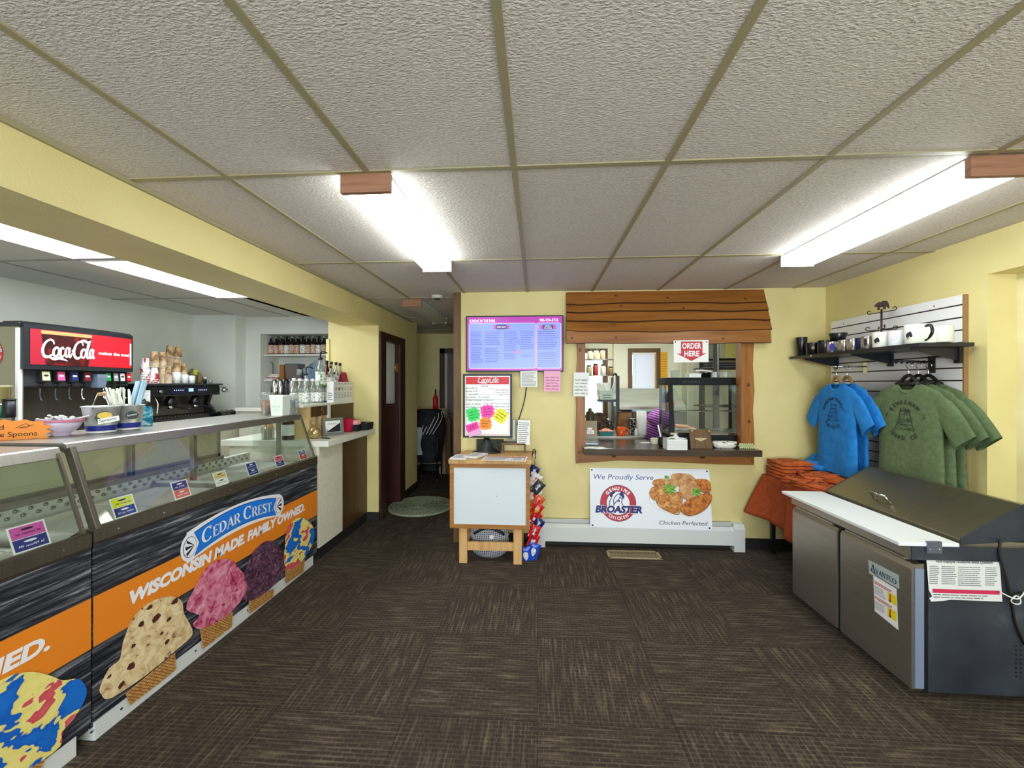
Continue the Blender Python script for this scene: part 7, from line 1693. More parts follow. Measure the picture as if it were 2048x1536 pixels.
# wrought iron mug tree with a bear
p = at(1763, 690, X=2.46); p.z = SZ; IR = M('wrought_iron', (44, 26, 24), .6)
t = thing('mug_tree', 'wrought iron mug tree topped by a bear silhouette', 'mug tree', p)
zt = at(1763, 618, X=2.46).z
b = MB(); b.cyl(p + Vector((0, 0, 0.004)), Vector((p.x, p.y, zt)), 0.006, IR, seg=10); b.build('post', t)
b = MB(); b.tube([p + Vector((0.07 * cos(a * pi / 12), 0.07 * sin(a * pi / 12), 0.006)) for a in range(25)], 0.005, IR, 6); b.tube([p + Vector((-.07, 0, .006)), p + Vector((.07, 0, .006))], .005, IR, 6); b.build('base_ring', t)
for z, L_, dr in ((at(1763, 619, X=2.46).z - .02, 0.085, (0.25, -1, 0)), (at(1763, 660, X=2.46).z, 0.075, (1, -.55, 0)), (at(1763, 660, X=2.46).z + .004, 0.07, (-.5, -1, 0))):
    d = Vector(dr).normalized(); b = MB()
    for s in (-1, 1):
        o = Vector((p.x, p.y, z)); c = d * s; pts = [o, o + c * L_ * .8, o + c * L_] + [o + c * (L_ + .012 * sin(a)) + Vector((0, 0, .012 - .012 * cos(a))) for a in (.8, 1.8, 2.8, 3.8, 4.6)]
        b.tube(pts, 0.0032, IR, 6, 3)
    b.build('arm', t)
b = MB(); F = frame((p.x, p.y, zt - .004), (0.45, -0.89, 0), (0, 0, 1)); s = 0.085
bear = [(-.42, .52), (-.50, .40), (-.46, .30), (-.36, .30), (-.28, .22), (-.30, .0), (-.16, -.02), (-.12, .22), (.08, .20), (.10, .02), (.26, .0), (.28, .22), (.42, .10), (.46, .02), (.52, .06), (.46, .42), (.36, .66), (.12, .72), (-.06, .64), (-.22, .68), (-.30, .60)]
b.prism(F, [(x * s, y * s) for x, y in bear], IR, 0.006); b.build('bear_cutout', t)

# hanging shirts
HANG = NM('hanger_wood', [(0.3, (146, 110, 66)), (0.7, (176, 138, 90))], (20, 20, 20), 2, .5)


def shirt(cx, cy, cz, yaw, m, sc, label, group, name='hanging_shirt', art=None, hanger='wood', seed=0, length=0.70, sag=0.0, dn=0.5):
    """cz = top of the collar; local axes: a across, n towards the shopper, v down"""
    A = Vector((sin(yaw) * 1.0, -cos(yaw), 0)); A.normalize(); Nn = Vector((-cos(yaw), -sin(yaw), 0)); o = Vector((cx, cy, cz)); R = random.Random(seed)
    t = thing(name, label, 'shirt', o, 0, group); ph = R.uniform(0, 6)
    prof = [(0.0, .080, .030), (.012, .095, .034), (.03, .135, .040), (.055, .20, .042), (.075, .236, .042), (.10, .246, .044), (.16, .240, .046), (.30, .238, .050), (.50, .246, .052), (length, .256, .050)]
    def wd(v):
        for (v0, w0, d0), (v1, w1, d1) in zip(prof, prof[1:]):
            if v <= v1: f = (v - v0) / (v1 - v0); return w0 + (w1 - w0) * f, d0 + (d1 - d0) * f
        return prof[-1][1:]
    def ripple(x, v): return max(0, v - .12) / length * (0.018 * sin(22 * x + ph) + .010 * sin(41 * x + 2 * ph + 3 * v)) + .004 * sin(30 * v + 12 * x + ph)
    def pt(x, v, n): return o + A * (x * sc) + Nn * (n * sc * dn) + Vector((0, 0, -v * sc))
    def ring(v):
        w, d = wd(v); out = []
        for k in range(44):
            a = 2 * pi * k / 44; c, s = cos(a), sin(a); x = w * (abs(c) ** .55) * (1 if c >= 0 else -1); n = d * (abs(s) ** .8) * (1 if s >= 0 else -1)
            dip = (0.075 * max(0, 1 - (abs(x) / .085) ** 2) * (1 if s > 0 else .25)) if v < .05 else 0
            out.append(pt(x, v + dip * (1 - v / .05), n + ripple(x, v) * (1 if s >= 0 else .5)))
        return out
    vs = [0, .012, .03, .055, .075, .10, .13, .17, .22, .28, .34, .40, .46, .52, .58, .64, length]
    b = MB(); b.rings([ring(v) for v in vs], m, True, False, False)
    for s in (-1, 1):                         # sleeves
        R_ = []
        for q, (x, v, half, th) in enumerate(((.19, .13, .075, .030), (.235, .155, .088, .036), (.28, .20, .094, .040), (.33, .265, .098, .040), (.375, .335, .104, .036))):
            dx, dv = .62, .78; ringp = []
            for k in range(20):
                a = 2 * pi * k / 20; e = half * cos(a); n = th * sin(a) + .006 * sin(3 * a + q + ph); ringp.append(pt(s * (x + e * dv * .8), v - e * dx * .8 + sag * q, n + .004 * sin(6 * q + ph)))
            R_.append(ringp)
        b.rings(R_, m, True, False, False)
    b.build('cloth', t)
    b = MB()                                  # neck rib
    pts = []
    for k in range(29):
        a = 2 * pi * k / 28; x = .083 * cos(a); s = sin(a); pts.append(pt(x, 0.004 + 0.075 * max(0, 1 - (abs(x) / .085) ** 2) * (1 if s > 0 else .25), .032 * s + .002))
    b.tube(pts, 0.008 * sc, m, 6); b.build('neck_rib', t)
    if art:
        def Fs(x, y, k=0):
            v = .26 - y; w, d = wd(v); return pt(x, v, d * max(.02, 1 - min(1, abs(x) / w) ** 3.636) ** .4 + ripple(x, v) + .009 + k * .001)
        b = MB(); art(b, Fs); b.build('print', t, 'black printed emblem')
    hd = thing_part(t, o, A, Nn, sc, hanger)
    return t


def thing_part(t, o, A, Nn, sc, hanger):
    b = MB(); m = HANG if hanger == 'wood' else BLACK; c = o + Vector((0, 0, 0.045))
    if hanger == 'wood': b.tube([o + A * -.18 * sc + Vector((0, 0, -.085 * sc)), o + A * -.08 + Vector((0, 0, -.022)), c, o + A * .08 + Vector((0, 0, -.022)), o + A * .18 * sc + Vector((0, 0, -.085 * sc))], [.008, .011, .013, .011, .008], m, 8, 5)
    else:
        b.tube([o + A * -.18 * sc + Vector((0, 0, -.085 * sc)), o + A * -.075 + Vector((0, 0, -.012)), c, o + A * .075 + Vector((0, 0, -.012)), o + A * .18 * sc + Vector((0, 0, -.085 * sc))], .011, m, 8, 5); b.tube([o + A * -.085 + Vector((0, 0, -.012)), o + A * .085 + Vector((0, 0, -.012))], .014, m, 8)
    h = b.build('hanger', t, ('wooden' if hanger == 'wood' else 'black plastic') + ' hanger')
    b = MB(); b.tube([c, c + Vector((0, 0, .035)), c + A * -.018 + Vector((0, 0, .062)), c + Vector((0, 0, .085)), c + A * .022 + Vector((0, 0, .07)), c + A * .022 + Vector((0, 0, .055))], .0028, CHROME, 6, 4); b.build('hook', h)
    return h


def quad_print(l1, l2, seed):
    def art(b, Fs):
        b.arc_text(Fs, l1, 0, -.01, .128, .028, PRN, pi / 2 + .05, .25 if len(l1) < 10 else .17, 1, .02, False, .82); b.arc_text(Fs, l2, 0, -.01, .128, .028, PRN, -pi / 2 - .05, .235, 1, .02, True, .85)
        R = random.Random(seed)
        for k in range(60):                    # sketchy shaft-house emblem
            y = R.uniform(-.085, .075); w = .02 + (.075 - y) * .36; x = R.uniform(-w, w); L = R.uniform(.008, .03)
            b.ribbon(Fs, [(x, y), (x + R.uniform(-.3, 1) * L, y + R.uniform(-.4, .4) * L)], R.uniform(.002, .005), PRN, 1, 1)
        for s in (-1, 1): b.ribbon(Fs, [(s * .03, .075), (s * .045, .0), (s * .075, -.085)], .004, PRN, 1, 2); b.ribbon(Fs, [(s * .135, .035), (s * .150, .01)], .006, PRN, 1, 1)
        for q in range(5): b.r2(Fs, -.03 - .009 * q, .03 + .009 * q, .06 - .034 * q, .063 - .034 * q, PRN, 1)
    return art


t = thing('faceout_arm', 'steel faceout arm holding the blue shirts on the slat panel', 'hook', (2.45, 3.42, 1.50)); zb = at(1690, 733, X=2.42).z
b = MB(); yb = at(1694, 730, X=2.45).y; b.cyl((XS, yb, zb), (2.33, yb, zb), 0.006, CHROME); b.build('arm', t); b = MB(); b.box(XS - 0.008, XS - 0.001, yb - .02, yb + .02, zb - .05, zb + .03, CHROME); b.build('plate', t)
t = thing('faceout_arm', 'black faceout arm holding the green shirts on the slat panel', 'hook', (2.45, 2.75, 1.55)); zg = at(1855, 722, X=2.42).z; yg = 2.84
b = MB(); b.cyl((XS, yg, zg), (2.36, yg, zg + .01), 0.007, BLACK)
for k in range(6): b.lathe([(.011, 0), (.011, .006)], (2.37 + .035 * k, yg, zg + .002), BLACK, 8, axis=(-1, 0, 0))
b.build('arm', t); b = MB(); b.box(XS - 0.008, XS - 0.001, yg - .022, yg + .022, zg - .07, zg + .04, BLACK); b.build('plate', t)
for k in range(2): shirt(2.37 + .075 * k, yb - .006 * k, zb - .125, -.06, BSH, .90, 'bright blue shirt on a wooden hanger, ' + ('in front' if k == 0 else 'behind the front blue one'), 'blue shirts on the left arm', art=quad_print('KEWEENAW COUNTY', 'TWISTED', 3) if k == 0 else None, seed=k, length=.80, sag=.012)
for k in range(3): shirt(2.445 + .05 * k, yg - .012 * k, zg - .13, .02 + .01 * k, GSH, .93, 'olive green shirt on a black hanger, ' + ('in front' if k == 0 else 'in the middle' if k == 1 else 'nearest the slat panel'), 'green shirts on the right arm', art=quad_print('KEWEENAW', 'QUAD CO', 8) if k == 0 else None, hanger='black', seed=k + 5, length=.74, sag=.012)

# ================================================================== kitchen seen through the opening
GTX = 0


def kx(px, py, Y): return at(px, py, Y=Y)


# heated display case on the serving shelf
wy0, wy1 = 3.98, 4.32; wz0 = ZS; wx0, wx1 = at(1340, 870, Y=wy0).x, at(1497, 870, Y=wy0).x; wz1 = at(1400, 755, Y=wy0 + .06).z
WB_ = M('case_black', (24, 25, 28), .6, 0, .25)
t = thing('heated_display_case', 'black heated food display case with slanted glass on the serving shelf', 'display case', ((wx0 + wx1) / 2, 4.15, wz0))
b = MB(); b.box(wx0, wx1, wy0, wy1, wz0 + 0.012, wz0 + 0.10, WB_, .012); b.build('base', t)
b = MB(); b.box(wx0 + .004, wx1 - .004, wy0 - .004, wy0 + .01, wz0 + .10, wz0 + .118, CHROME); b.build('sill', t, 'chrome sill')
tx0_, tx1_ = wx0 + .01, wx1 - .02
b = MB(); b.box(tx0_ - .03, tx1_, wy0 + .055, wy1, wz1 - .075, wz1, WB_, .014); F = FY(wy0 + .054)
serif(b, F, 'AVANTCO', tx0_ + .12, wz1 - .055, .17, .022, M('case_logo', (70, 72, 76), .4), 1, .12, caps=1.3); b.build('top', t)
gz0, gz1 = wz0 + .118, wz1 - .075
for x, xt in ((wx0, tx0_), (wx1 - .045, tx1_ - .035)):
    b = MB(); b.rings([[Vector((x, wy0, gz0)), Vector((x + .045, wy0, gz0)), Vector((x + .045, wy0 + .03, gz0)), Vector((x, wy0 + .03, gz0))], [Vector((xt, wy0 + .06, gz1)), Vector((xt + .035, wy0 + .06, gz1)), Vector((xt + .035, wy0 + .09, gz1)), Vector((xt, wy0 + .09, gz1))]], WB_, smooth=False); b.build('front_post', t)
for x in (wx0, wx1 - .03): b = MB(); b.box(x, x + .02, wy1 - .03, wy1, gz0, gz1, WB_); b.build('rear_post', t)
b = MB(); b.poly([Vector((wx0 + .045, wy0 + .012, gz0)), Vector((wx1 - .045, wy0 + .012, gz0)), Vector((tx1_ - .035, wy0 + .07, gz1)), Vector((tx0_ + .035, wy0 + .07, gz1))], GLASS); b.build('front_glass', t)
b = MB(); GT = glass('smoked_glass', (168, 178, 178), .05, .05, .05, .2); b.poly([Vector((wx0 + .006, wy0 + .03, gz0)), Vector((wx0 + .006, wy1 - .03, gz0)), Vector((tx0_ - .02, wy1 - .03, gz1)), Vector((tx0_ - .02, wy0 + .09, gz1))], GT); b.build('side_glass', t)
b = MB(); b.poly([Vector((wx1 - .012, wy0 + .03, gz0)), Vector((wx1 - .012, wy1 - .03, gz0)), Vector((tx1_ - .012, wy1 - .03, gz1)), Vector((tx1_ - .012, wy0 + .09, gz1))], GT); b.build('side_glass', t)
for zz in (gz0 + .012, gz0 + .20):
    b = MB()
    for k in range(13): y = wy0 + .07 + .018 * k; b.cyl((wx0 + .04, y, zz), (wx1 - .04, y, zz), .0022, CHROME, seg=6)
    for x in (wx0 + .04, (wx0 + wx1) / 2, wx1 - .04): b.cyl((x, wy0 + .06, zz - .004), (x, wy1 - .03, zz - .004), .003, CHROME, seg=6)
    b.build('wire_shelf', t)
b = MB(); b.box(wx0 + .03, wx1 - .03, wy0 + .04, wy1 - .02, wz0 + .10, wz0 + .112, STEEL); b.build('floor_pan', t)
b = MB(); b.box(wx0 + .05, wx1 - .05, wy0, wy1, wz0, wz0 + .012, DKGREY); b.build('feet', t)
# things on top of the case
p = at(1350, 753, Y=4.12); p.z = wz1; b = MB(); b.lathe([(.036, 0), (.042, .062), (.045, .066), (.045, .074), (.03, .076)], p, CLEARP, 20); one('deli_cup', b, 'stack of clear deli cups on the heated case', 'cup')
p = at(1388, 752, Y=4.12); b = MB(); b.box(p.x - .065, p.x + .05, 4.07, 4.20, wz1, wz1 + .04, PAPER, .004); one('foam_box', b, 'flat white box on the heated case', 'box')
p = at(1412, 752, Y=4.12); t = thing('steel_pan', 'round steel pan with a paper on top of the heated case', 'pan', (p.x, 4.14, wz1)); b = MB(); b.lathe([(.05, 0), (.058, .05), (.060, .052), (.054, .05), (.046, .004)], (p.x, 4.14, wz1), CHROME, 22); b.build('pan', t); b = MB(); b.obox((p.x - .012, 4.14, wz1 + .066), (.11, .10, .014), PAPER, (0, .12, .2), .004); b.build('paper', t)
p = at(1440, 745, Y=4.2); b = MB(); b.box(p.x - .05, p.x + .06, 4.18, 4.26, wz1, wz1 + .062, CLEARP, .006); one('clear_tub', b, 'clear plastic tub at the right on the heated case', 'tub')

# things along the serving shelf
p = at(1183, 890, Z=ZS); t = thing('card_reader_stand', 'kraft card on a clear acrylic stand at the left of the serving shelf', 'stand', (p.x, p.y, ZS)); w = .062
b = MB(); F = frame((p.x - .005, p.y + .01, ZS + .075), (1, 0.08, 0), (0, .12, 1)); b.prism(F, [(-w, 0), (w, 0), (w, .155), (-w, .155)], M('kraft_card', (150, 132, 104), .6), .004); b.r2(F, -w * .6, w * .5, .03, .065, PAPER, .8); b.r2(F, -w * .5, w * .2, .07, .09, PAPER, .8); b.lines(F, -w * .5, w * .4, .034, .062, 3, PENCIL, 2, 1); b.build('card', t)
b = MB(); b.box(p.x - w, p.x + w, p.y - .03, p.y + .05, ZS + .006, ZS + .012, CLEARP); b.box(p.x - w, p.x + w, p.y + .0, p.y + .006, ZS + .012, ZS + .075, CLEARP); b.box(p.x - w, p.x - w + .006, p.y - .03, p.y + .04, ZS + .006, ZS + .075, CLEARP); b.build('acrylic_stand', t)
b = MB(); q = at(1190, 896, Z=ZS + .003); b.surf(lambda u, v: Vector((q.x - .10 + .26 * u * (1 - .35 * v), q.y - .045 + .10 * v, ZS + .0035 + .003 * sin(9 * u + 5 * v))), 10, 6, PAPER); tag(b.build('white_cloth', sol=.002), 'white napkin lying at the left end of the serving shelf', 'napkin')
b = MB(); p = at(1213, 882, Z=ZS); 
for s in (-1, 1): b.tube([p + Vector((-.06, s * .012, .008)), p + Vector((0, s * .02, .012)), p + Vector((.07, s * .004, .008))], .005, BLACK, 6, 4)
one('tongs', b, 'black tongs beside the white napkin', 'tongs')
b = MB(); p = at(1290, 886, Z=ZS); b.obox((p.x, p.y, ZS + .003), (.10, .06, .005), M('pale_card', (206, 214, 214), .5), (0, 0, .2)); one('small_tablet', b, 'small pale card lying on the serving shelf', 'card')
p = at(1310, 888, Z=ZS); b = MB(); b.lathe([(.04, 0), (.043, .004), (.043, .052), (.038, .055)], p, M('cream_tub', (226, 222, 196), .5), 20); b.lathe([(.045, .045), (.045, .056), (.03, .058)], p, M('cream_tub'), 20); one('cream_pot', b, 'round cream pot beside the black pen cup', 'pot')
p = at(1324, 893, Z=ZS); t = thing('pen_cup', 'black pen cup with pens on the serving shelf', 'cup', p); b = MB(); b.lathe([(.026, 0), (.036, .025), (.036, .055), (.031, .085), (.034, .092), (.028, .085), (.02, .01)], p, BLACK, 18); b.build('cup', t)
for k, (dx, m) in enumerate(((-.03, PAPER), (-.012, BLACK), (.004, DKGREY))): b = MB(); b.obox(p + Vector((dx * .5 - .005, .004 * k, .125)), (.012, .006, .16), m, (0, -.22 + .1 * k, 0)); b.build('pen', t)
p = at(1354, 900, Z=ZS); t = thing('napkin_box', 'white napkin dispenser with a napkin sticking out', 'napkin holder', p); b = MB(); b.box(p.x - .088, p.x + .088, p.y - .01, p.y + .12, ZS, ZS + .095, M('napkin_white', (232, 232, 228), .6), .004)
F = FY(p.y - .0105)
for k in range(6): b.r2(F, p.x - .086, p.x + .086, ZS + .012 + .013 * k, ZS + .0132 + .013 * k, PENCIL, .3)
b.build('box', t); b = MB(); b.surf(lambda u, v: Vector((p.x - .085 + .175 * u, p.y - .012 + .13 * v, ZS + .098 + .05 * max(0, 1 - abs(u - .5) * 5) * max(0, 1 - abs(v - .45) * 2.2) + .008 * sin(8 * u + 4 * v))), 16, 10, PAPER); b.build('napkin', t)
p = at(1403, 897, Z=ZS); t = thing('wooden_plaque', 'small dark wooden plaque with a pale antler emblem on the serving shelf', 'plaque', p); F = frame(p + Vector((0, .01, 0)), (1, 0, 0), (0, .12, 1)); b = MB(); b.prism(F, [(-.092, 0), (.102, 0), (.088, .172), (-.096, .172)], BRWOOD, .02)
b.build('board', t); b = MB()
for s in (-1, 1): b.ribbon(F, [(0, .070, .8), (s * .020, .082, 1), (s * .050, .088, .4)], .018, M('antler', (206, 186, 140), .5), 1.5); b.ribbon(F, [(0, .084), (s * .012, .10, .3)], .010, M('antler'), 1.5)
b.ribbon(F, [(0, .085), (0, .062, .4)], .014, M('antler'), 1.5); b.build('emblem', t, 'pale antler emblem')
b = MB()
for x in (-.078, .074): q = F(x, .158, 1); b.lathe([(.009, 0), (.009, .012), (.005, .016)], q, OAKV, 12, axis=(0, -1, 0))
b.build('peg', t)
p = at(1449, 896, Z=ZS); t = thing('birch_dish', 'long white birch-patterned dish beside the plaque', 'dish', p); BIR = NM('birch', [(0.36, (52, 46, 40)), (0.42, (232, 228, 214))], (30, 30, 60), 2, .6); b = MB()
b.rings([[p + Vector((w * (abs(cos(a)) ** .6) * (1 if cos(a) >= 0 else -1), d * sin(a), z)) for a in [k * pi / 14 for k in range(28)]] for w, d, z in ((.075, .035, 0), (.10, .045, .02), (.108, .05, .058), (.102, .046, .06), (.09, .04, .02))], BIR); b.build('dish', t)
R = random.Random(9); p = at(1492, 897, Z=ZS); BEAD = M('bead', (206, 212, 158), .3); bead0 = None
b = MB(); bmesh.ops.create_icosphere(b.bm, subdivisions=2, radius=.0085); b.mi(BEAD)
for f in b.bm.faces: f.smooth = True
bd = b.build('wooden_bead', local=True); bl = 'pale green bead in the heap at the right end of the shelf'; tag(bd, bl, 'bead', 'green beads on the serving shelf'); bd.location = p + Vector((-.055, -.01, .0087))
for k in range(44):
    lay = k % 3; c = bd.copy(); COL.objects.link(c); i = k // 3; c.location = p + Vector((-.06 + .0088 * i + .004 * lay, -.02 + .018 * (k % 2) + .016 * lay * .6, .0087 + .0145 * lay))
# worktop, clutter
WZ = .94
t = thing('kitchen_worktop', 'stainless kitchen worktop beyond the serving shelf', 'worktop', (.95, 4.9, 0)); k0, k1 = at(1150, 870, Y=4.6).x, at(1288, 870, Y=4.6).x
b = MB(); b.box(k0 - .2, k1, 4.55, 5.15, WZ - .04, WZ, STEEL, .004); b.build('top', t)
for x in (k0 - .15, k1 - .05):
    for y in (4.6, 5.1): b = MB(); b.cyl((x, y, 0), (x, y, WZ - .04), .02, CHROME); b.build('leg', t)
wk = lambda px, Y: Vector((at(px, 860, Y=Y).x, Y, WZ))
p = wk(1212, 4.62); t = thing('food_tray', 'teal tray heaped with pink packets on the kitchen worktop', 'tray', p); b = MB(); b.rings([[p + Vector((sx * w, sy * w * .7, z)) for sx, sy in ((-1, -1), (1, -1), (1, 1), (-1, 1))] for w, z in ((.07, .001), (.085, .055), (.08, .055), (.066, .008))], M('teal_tray', (60, 120, 120), .4), smooth=False); b.build('tray', t)
b = MB(); b.surf(lambda u, v: p + Vector((-.075 + .15 * u, -.05 + .10 * v, .05 + .03 * sin(pi * u) * sin(pi * v) + .008 * sin(20 * u) * sin(17 * v))), 14, 10, NM('pink_packets', [(0.4, (236, 110, 90)), (0.6, (244, 170, 150))], (50, 50, 50), 2, .6)); b.build('packets', t)
p = wk(1242, 4.60); t = thing('orange_mug', 'orange mug on the kitchen worktop', 'mug', p); b = MB(); b.lathe([(.042, 0), (.046, .004), (.047, .10), (.043, .10), (.04, .008)], p, M('mug_orange', (216, 84, 28), .3), 20); b.build('body', t); b = MB(); b.tube([p + Vector((.044, 0, .082)), p + Vector((.075, 0, .078)), p + Vector((.078, 0, .04)), p + Vector((.044, 0, .022))], .007, M('mug_orange'), 8, 4); b.build('handle', t)
p = wk(1198, 4.95); t = thing('wire_basket', 'dark wire basket heaped with bags behind the pink packets', 'basket', p); b = MB()
for z in (.03, .08, .13): b.tube([p + Vector((.15 * cos(a * pi / 12), .11 * sin(a * pi / 12), z)) for a in range(25)], .004, BLACK, 6)
for a in range(24): b.cyl(p + Vector((.14 * cos(a * pi / 12), .10 * sin(a * pi / 12), .002)), p + Vector((.15 * cos(a * pi / 12), .11 * sin(a * pi / 12), .13)), .003, BLACK, seg=6)
b.build('wires', t); b = MB(); b.surf(lambda u, v: p + Vector((.13 * cos(2 * pi * u) * cos(v * 1.5), .10 * sin(2 * pi * u) * cos(v * 1.5), .03 + .20 * sin(v * 1.5) + .012 * sin(14 * u * pi))), 24, 8, NM('dark_bags', [(0.4, (40, 32, 28)), (0.6, (110, 84, 60))], (12, 12, 12), 3, .7), True); b.build('contents', t)
p = wk(1250, 4.95); b = MB(); b.surf(lambda u, v: p + Vector((.10 * cos(2 * pi * u) * (1 - .25 * v + .06 * sin(6 * pi * u)), .08 * sin(2 * pi * u) * (1 - .25 * v), .24 * v)), 24, 6, NM('paper_bag', [(0.4, (120, 82, 48)), (0.6, (160, 116, 74))], (10, 10, 10), 3, .7), True); one('paper_bag', b, 'crumpled brown paper bag behind the orange mug', 'bag')
p = wk(1264, 4.75); t = thing('black_tumbler', 'black patterned tumbler with straw on the kitchen worktop', 'tumbler', p); b = MB(); b.lathe([(.034, 0), (.045, .17), (.047, .175), (.047, .185), (.01, .19)], p, NM('spotted', [(0.52, (20, 20, 20)), (0.56, (170, 170, 160))], (60, 60, 60), 1, .4), 18); b.build('body', t); b = MB(); b.cyl(p + Vector((.0, 0, .18)), p + Vector((.008, 0, .26)), .004, BLACK); b.build('straw', t)
p = wk(1283, 4.70); b = MB(); b.lathe([(.055, 0), (.055, .27), (.02, .27), (.02, .265)], p, PAPER, 24); one('paper_towel_roll', b, 'upright white paper towel roll beside the purple shirt', 'paper roll')
p = wk(1272, 4.66); b = MB(); b.lathe([(.018, 0), (.018, .05), (.008, .07), (.006, .085)], p, WHITE, 12); one('squeeze_bottle', b, 'tiny white squeeze bottle before the paper towel roll', 'bottle')
p = wk(1180, 4.9); b = MB(); b.lathe([(.05, 0), (.05, .24), (.02, .26), (.02, .29)], p, M('dark_jug', (60, 56, 40), .4), 16); one('dark_jug', b, 'dark jug behind the kraft card at the left of the opening', 'jug')
# shelf stand with bowl basket and pipe post
t = thing('pipe_stand', 'black pipe stand with a green basket shelf in the kitchen', 'stand', (at(1230, 800, Y=5.0).x, 5.0, WZ))
b = MB(); x = at(1235, 800, Y=5.0).x; zt = at(1235, 752, Y=5.0).z; b.box(x - .02, x + .02, 4.98, 5.02, WZ, zt, BLACK); b.tube([(x - .01, 5, zt), (x - .03, 4.98, zt + .03), (x - .06, 4.96, zt + .01)], .012, BLACK, 8, 3); b.box(x - .075, x - .055, 4.98, 5.02, WZ, zt - .02, BLACK); b.build('post', t)
zk = at(1215, 799, Y=5.0).z; xl, xr = at(1196, 800, Y=5.0).x, x - .05
b = MB(); b.box(xl, xr + .04, 4.9, 5.1, zk - .025, zk, BLACK); b.build('shelf', t)
b = MB(); b.rings([[Vector(((xl + xr) / 2 + sx * w, 5.0 + sy * (.08 - (.006 if k > 1 else 0)), z)) for sx, sy in ((-1, -1), (1, -1), (1, 1), (-1, 1))] for k, (w, z) in enumerate((((xr - xl) * .42, zk + .001), ((xr - xl) * .52, zk + .11), ((xr - xl) * .50, zk + .11), ((xr - xl) * .40, zk + .008)))], M('mint_basket', (196, 214, 200), .5), smooth=False)
F = FY(4.918)
for k in range(7):
    for j in range(2): b.disc(F, xl + .05 + (xr - xl - .1) * k / 6, zk + .025 + .03 * j, .006, DKGREY, 1, n=8)
one('mint_basket', b, 'pale green perforated basket on the black pipe stand', 'basket')
R = random.Random(4)
for k in range(6): b = MB(); b.obox(((xl + xr) / 2 - .08 + .035 * k, 5.0 + R.uniform(-.03, .03), zk + .12), (.06, .004, .17), PAPER, (R.uniform(-.3, .3), R.uniform(-.5, .5), R.uniform(-.5, .5))); one('order_slip', b, 'white paper slip stuffed in the pale green basket', 'paper', 'slips in the green basket')
# spice jars on a wire shelf by the left window
t = thing('jar_shelf', 'two-tier wire shelf of jars before the left kitchen window', 'shelf', (at(1195, 700, Y=5.6).x, 5.6, 1.5)); xl, xr = at(1160, 700, Y=5.6).x, at(1226, 700, Y=5.6).x
zA, zB = at(1200, 719, Y=5.6).z, at(1200, 751, Y=5.6).z
b = MB()
for z in (zA, zB):
    for k in range(6): b.cyl((xl, 5.52 + .035 * k, z - .003), (xr, 5.52 + .035 * k, z - .003), .003, CHROME, seg=6)
b.build('wires', t)
b = MB()
for x in (xl, xr): b.cyl((x, 5.60, .9), (x, 5.60, zA + .25), .008, BRWOOD, seg=8)
b.build('posts', t)
b = MB(); b.box(xl - .02, xr + .02, 5.5, 5.72, .86, .9, STEEL); 
for x in (xl, xr):
    for y in (5.52, 5.7): b.cyl((x, y, 0), (x, y, .86), .012, CHROME)
b.build('base_table', t)
JC = [(214, 200, 168), (206, 190, 150), (190, 170, 130), (150, 150, 110), (150, 50, 40), (206, 200, 186), (120, 96, 60)]; jn = ['pale grain', 'cream grain', 'tan grain', 'olive', 'red', 'white labelled', 'brown']
for k, (px, z, h) in enumerate(((1180, zA, .13), (1192, zA, .14), (1205, zA, .14), (1178, zB, .14), (1191, zB, .16), (1206, zB, .15), (1221, zB, .12))):
    q = Vector((at(px, 700, Y=5.58).x, 5.58, z)); tj = thing('storage_jar', jn[k] + ' jar on the ' + ('upper' if k < 3 else 'lower') + ' tier of the kitchen jar shelf', 'jar', q, 0, 'jars on the kitchen shelf'); b = MB(); b.lathe([(.034, 0), (.037, .004), (.037, h * .75), (.026, h * .88)], q, M('jar%d' % k, JC[k], .3), 16); b.build('jar', tj); b = MB(); b.lathe([(.028, h * .86), (.028, h), (.02, h)], q, BLACK if k not in (1,) else M('lid_navy', (30, 40, 80), .4), 14); b.build('lid', tj)
# stacked white dishes
R = random.Random(14)
for k in range(5):
    q = Vector((at(1172 + 9 * k, 780, Y=5.62).x, 5.6, .9)); b = MB()
    for j in range(5): b.lathe([(.05, .03 * j), (.075, .03 * j + .028), (.072, .03 * j + .028), (.048, .03 * j + .004)], q, WHITE, 16)
    if k % 2 == 0: one('dish_stack', b, 'stack of white dishes below the jar shelf, ' + ('left', '', 'middle', '', 'right')[k], 'dishes', 'dish stacks')
# range hood, sign on the wall, notices
t = thing('range_hood', 'stainless range hood with sloping front in the kitchen', 'range hood', (1.5, 6.2, 1.4)); hx0, hx1 = at(1240, 815, Y=5.75).x, at(1372, 815, Y=5.75).x
zt, zb = at(1290, 777, Y=6.2).z, at(1290, 815, Y=5.75).z; b = MB(); HST = NM('hood_steel', [(0.3, (176, 180, 172)), (0.7, (200, 204, 196))], (2, 2, 40), 2, .35, .5)
b.rings([[Vector((x, y, z)) for y, z in ((5.75, zb), (5.75, zb + .02), (6.2, zt), (6.5, zt), (6.5, zb))] for x in (hx0, hx1)], HST, smooth=False); b.build('canopy', t)
b = MB(); b.box(hx0, hx1, 5.742, 5.76, zb - .03, zb + .012, STEEL); b.build('lip', t)
b = MB(); b.box(hx0 + .05, hx1, 5.85, 6.5, 0.02, .95, STEEL); b.box(hx0 + .05, hx1, 5.85, 6.5, .95, 1.12, M('griddle', (120, 126, 128), .4, .4)); one('cooking_range', b, 'grey cooking range under the hood', 'range')
ow = YK - .012; b = MB(); (x0, z1), (x1, z0) = xz(1311, 704, ow), xz(1335, 778, ow); F = FY(ow); b.prism(F, [(x0, z0), (x1, z0), (x1, z1 - .004), (x0, z1)], M('amber_sheet', (238, 176, 40), .6), .003)
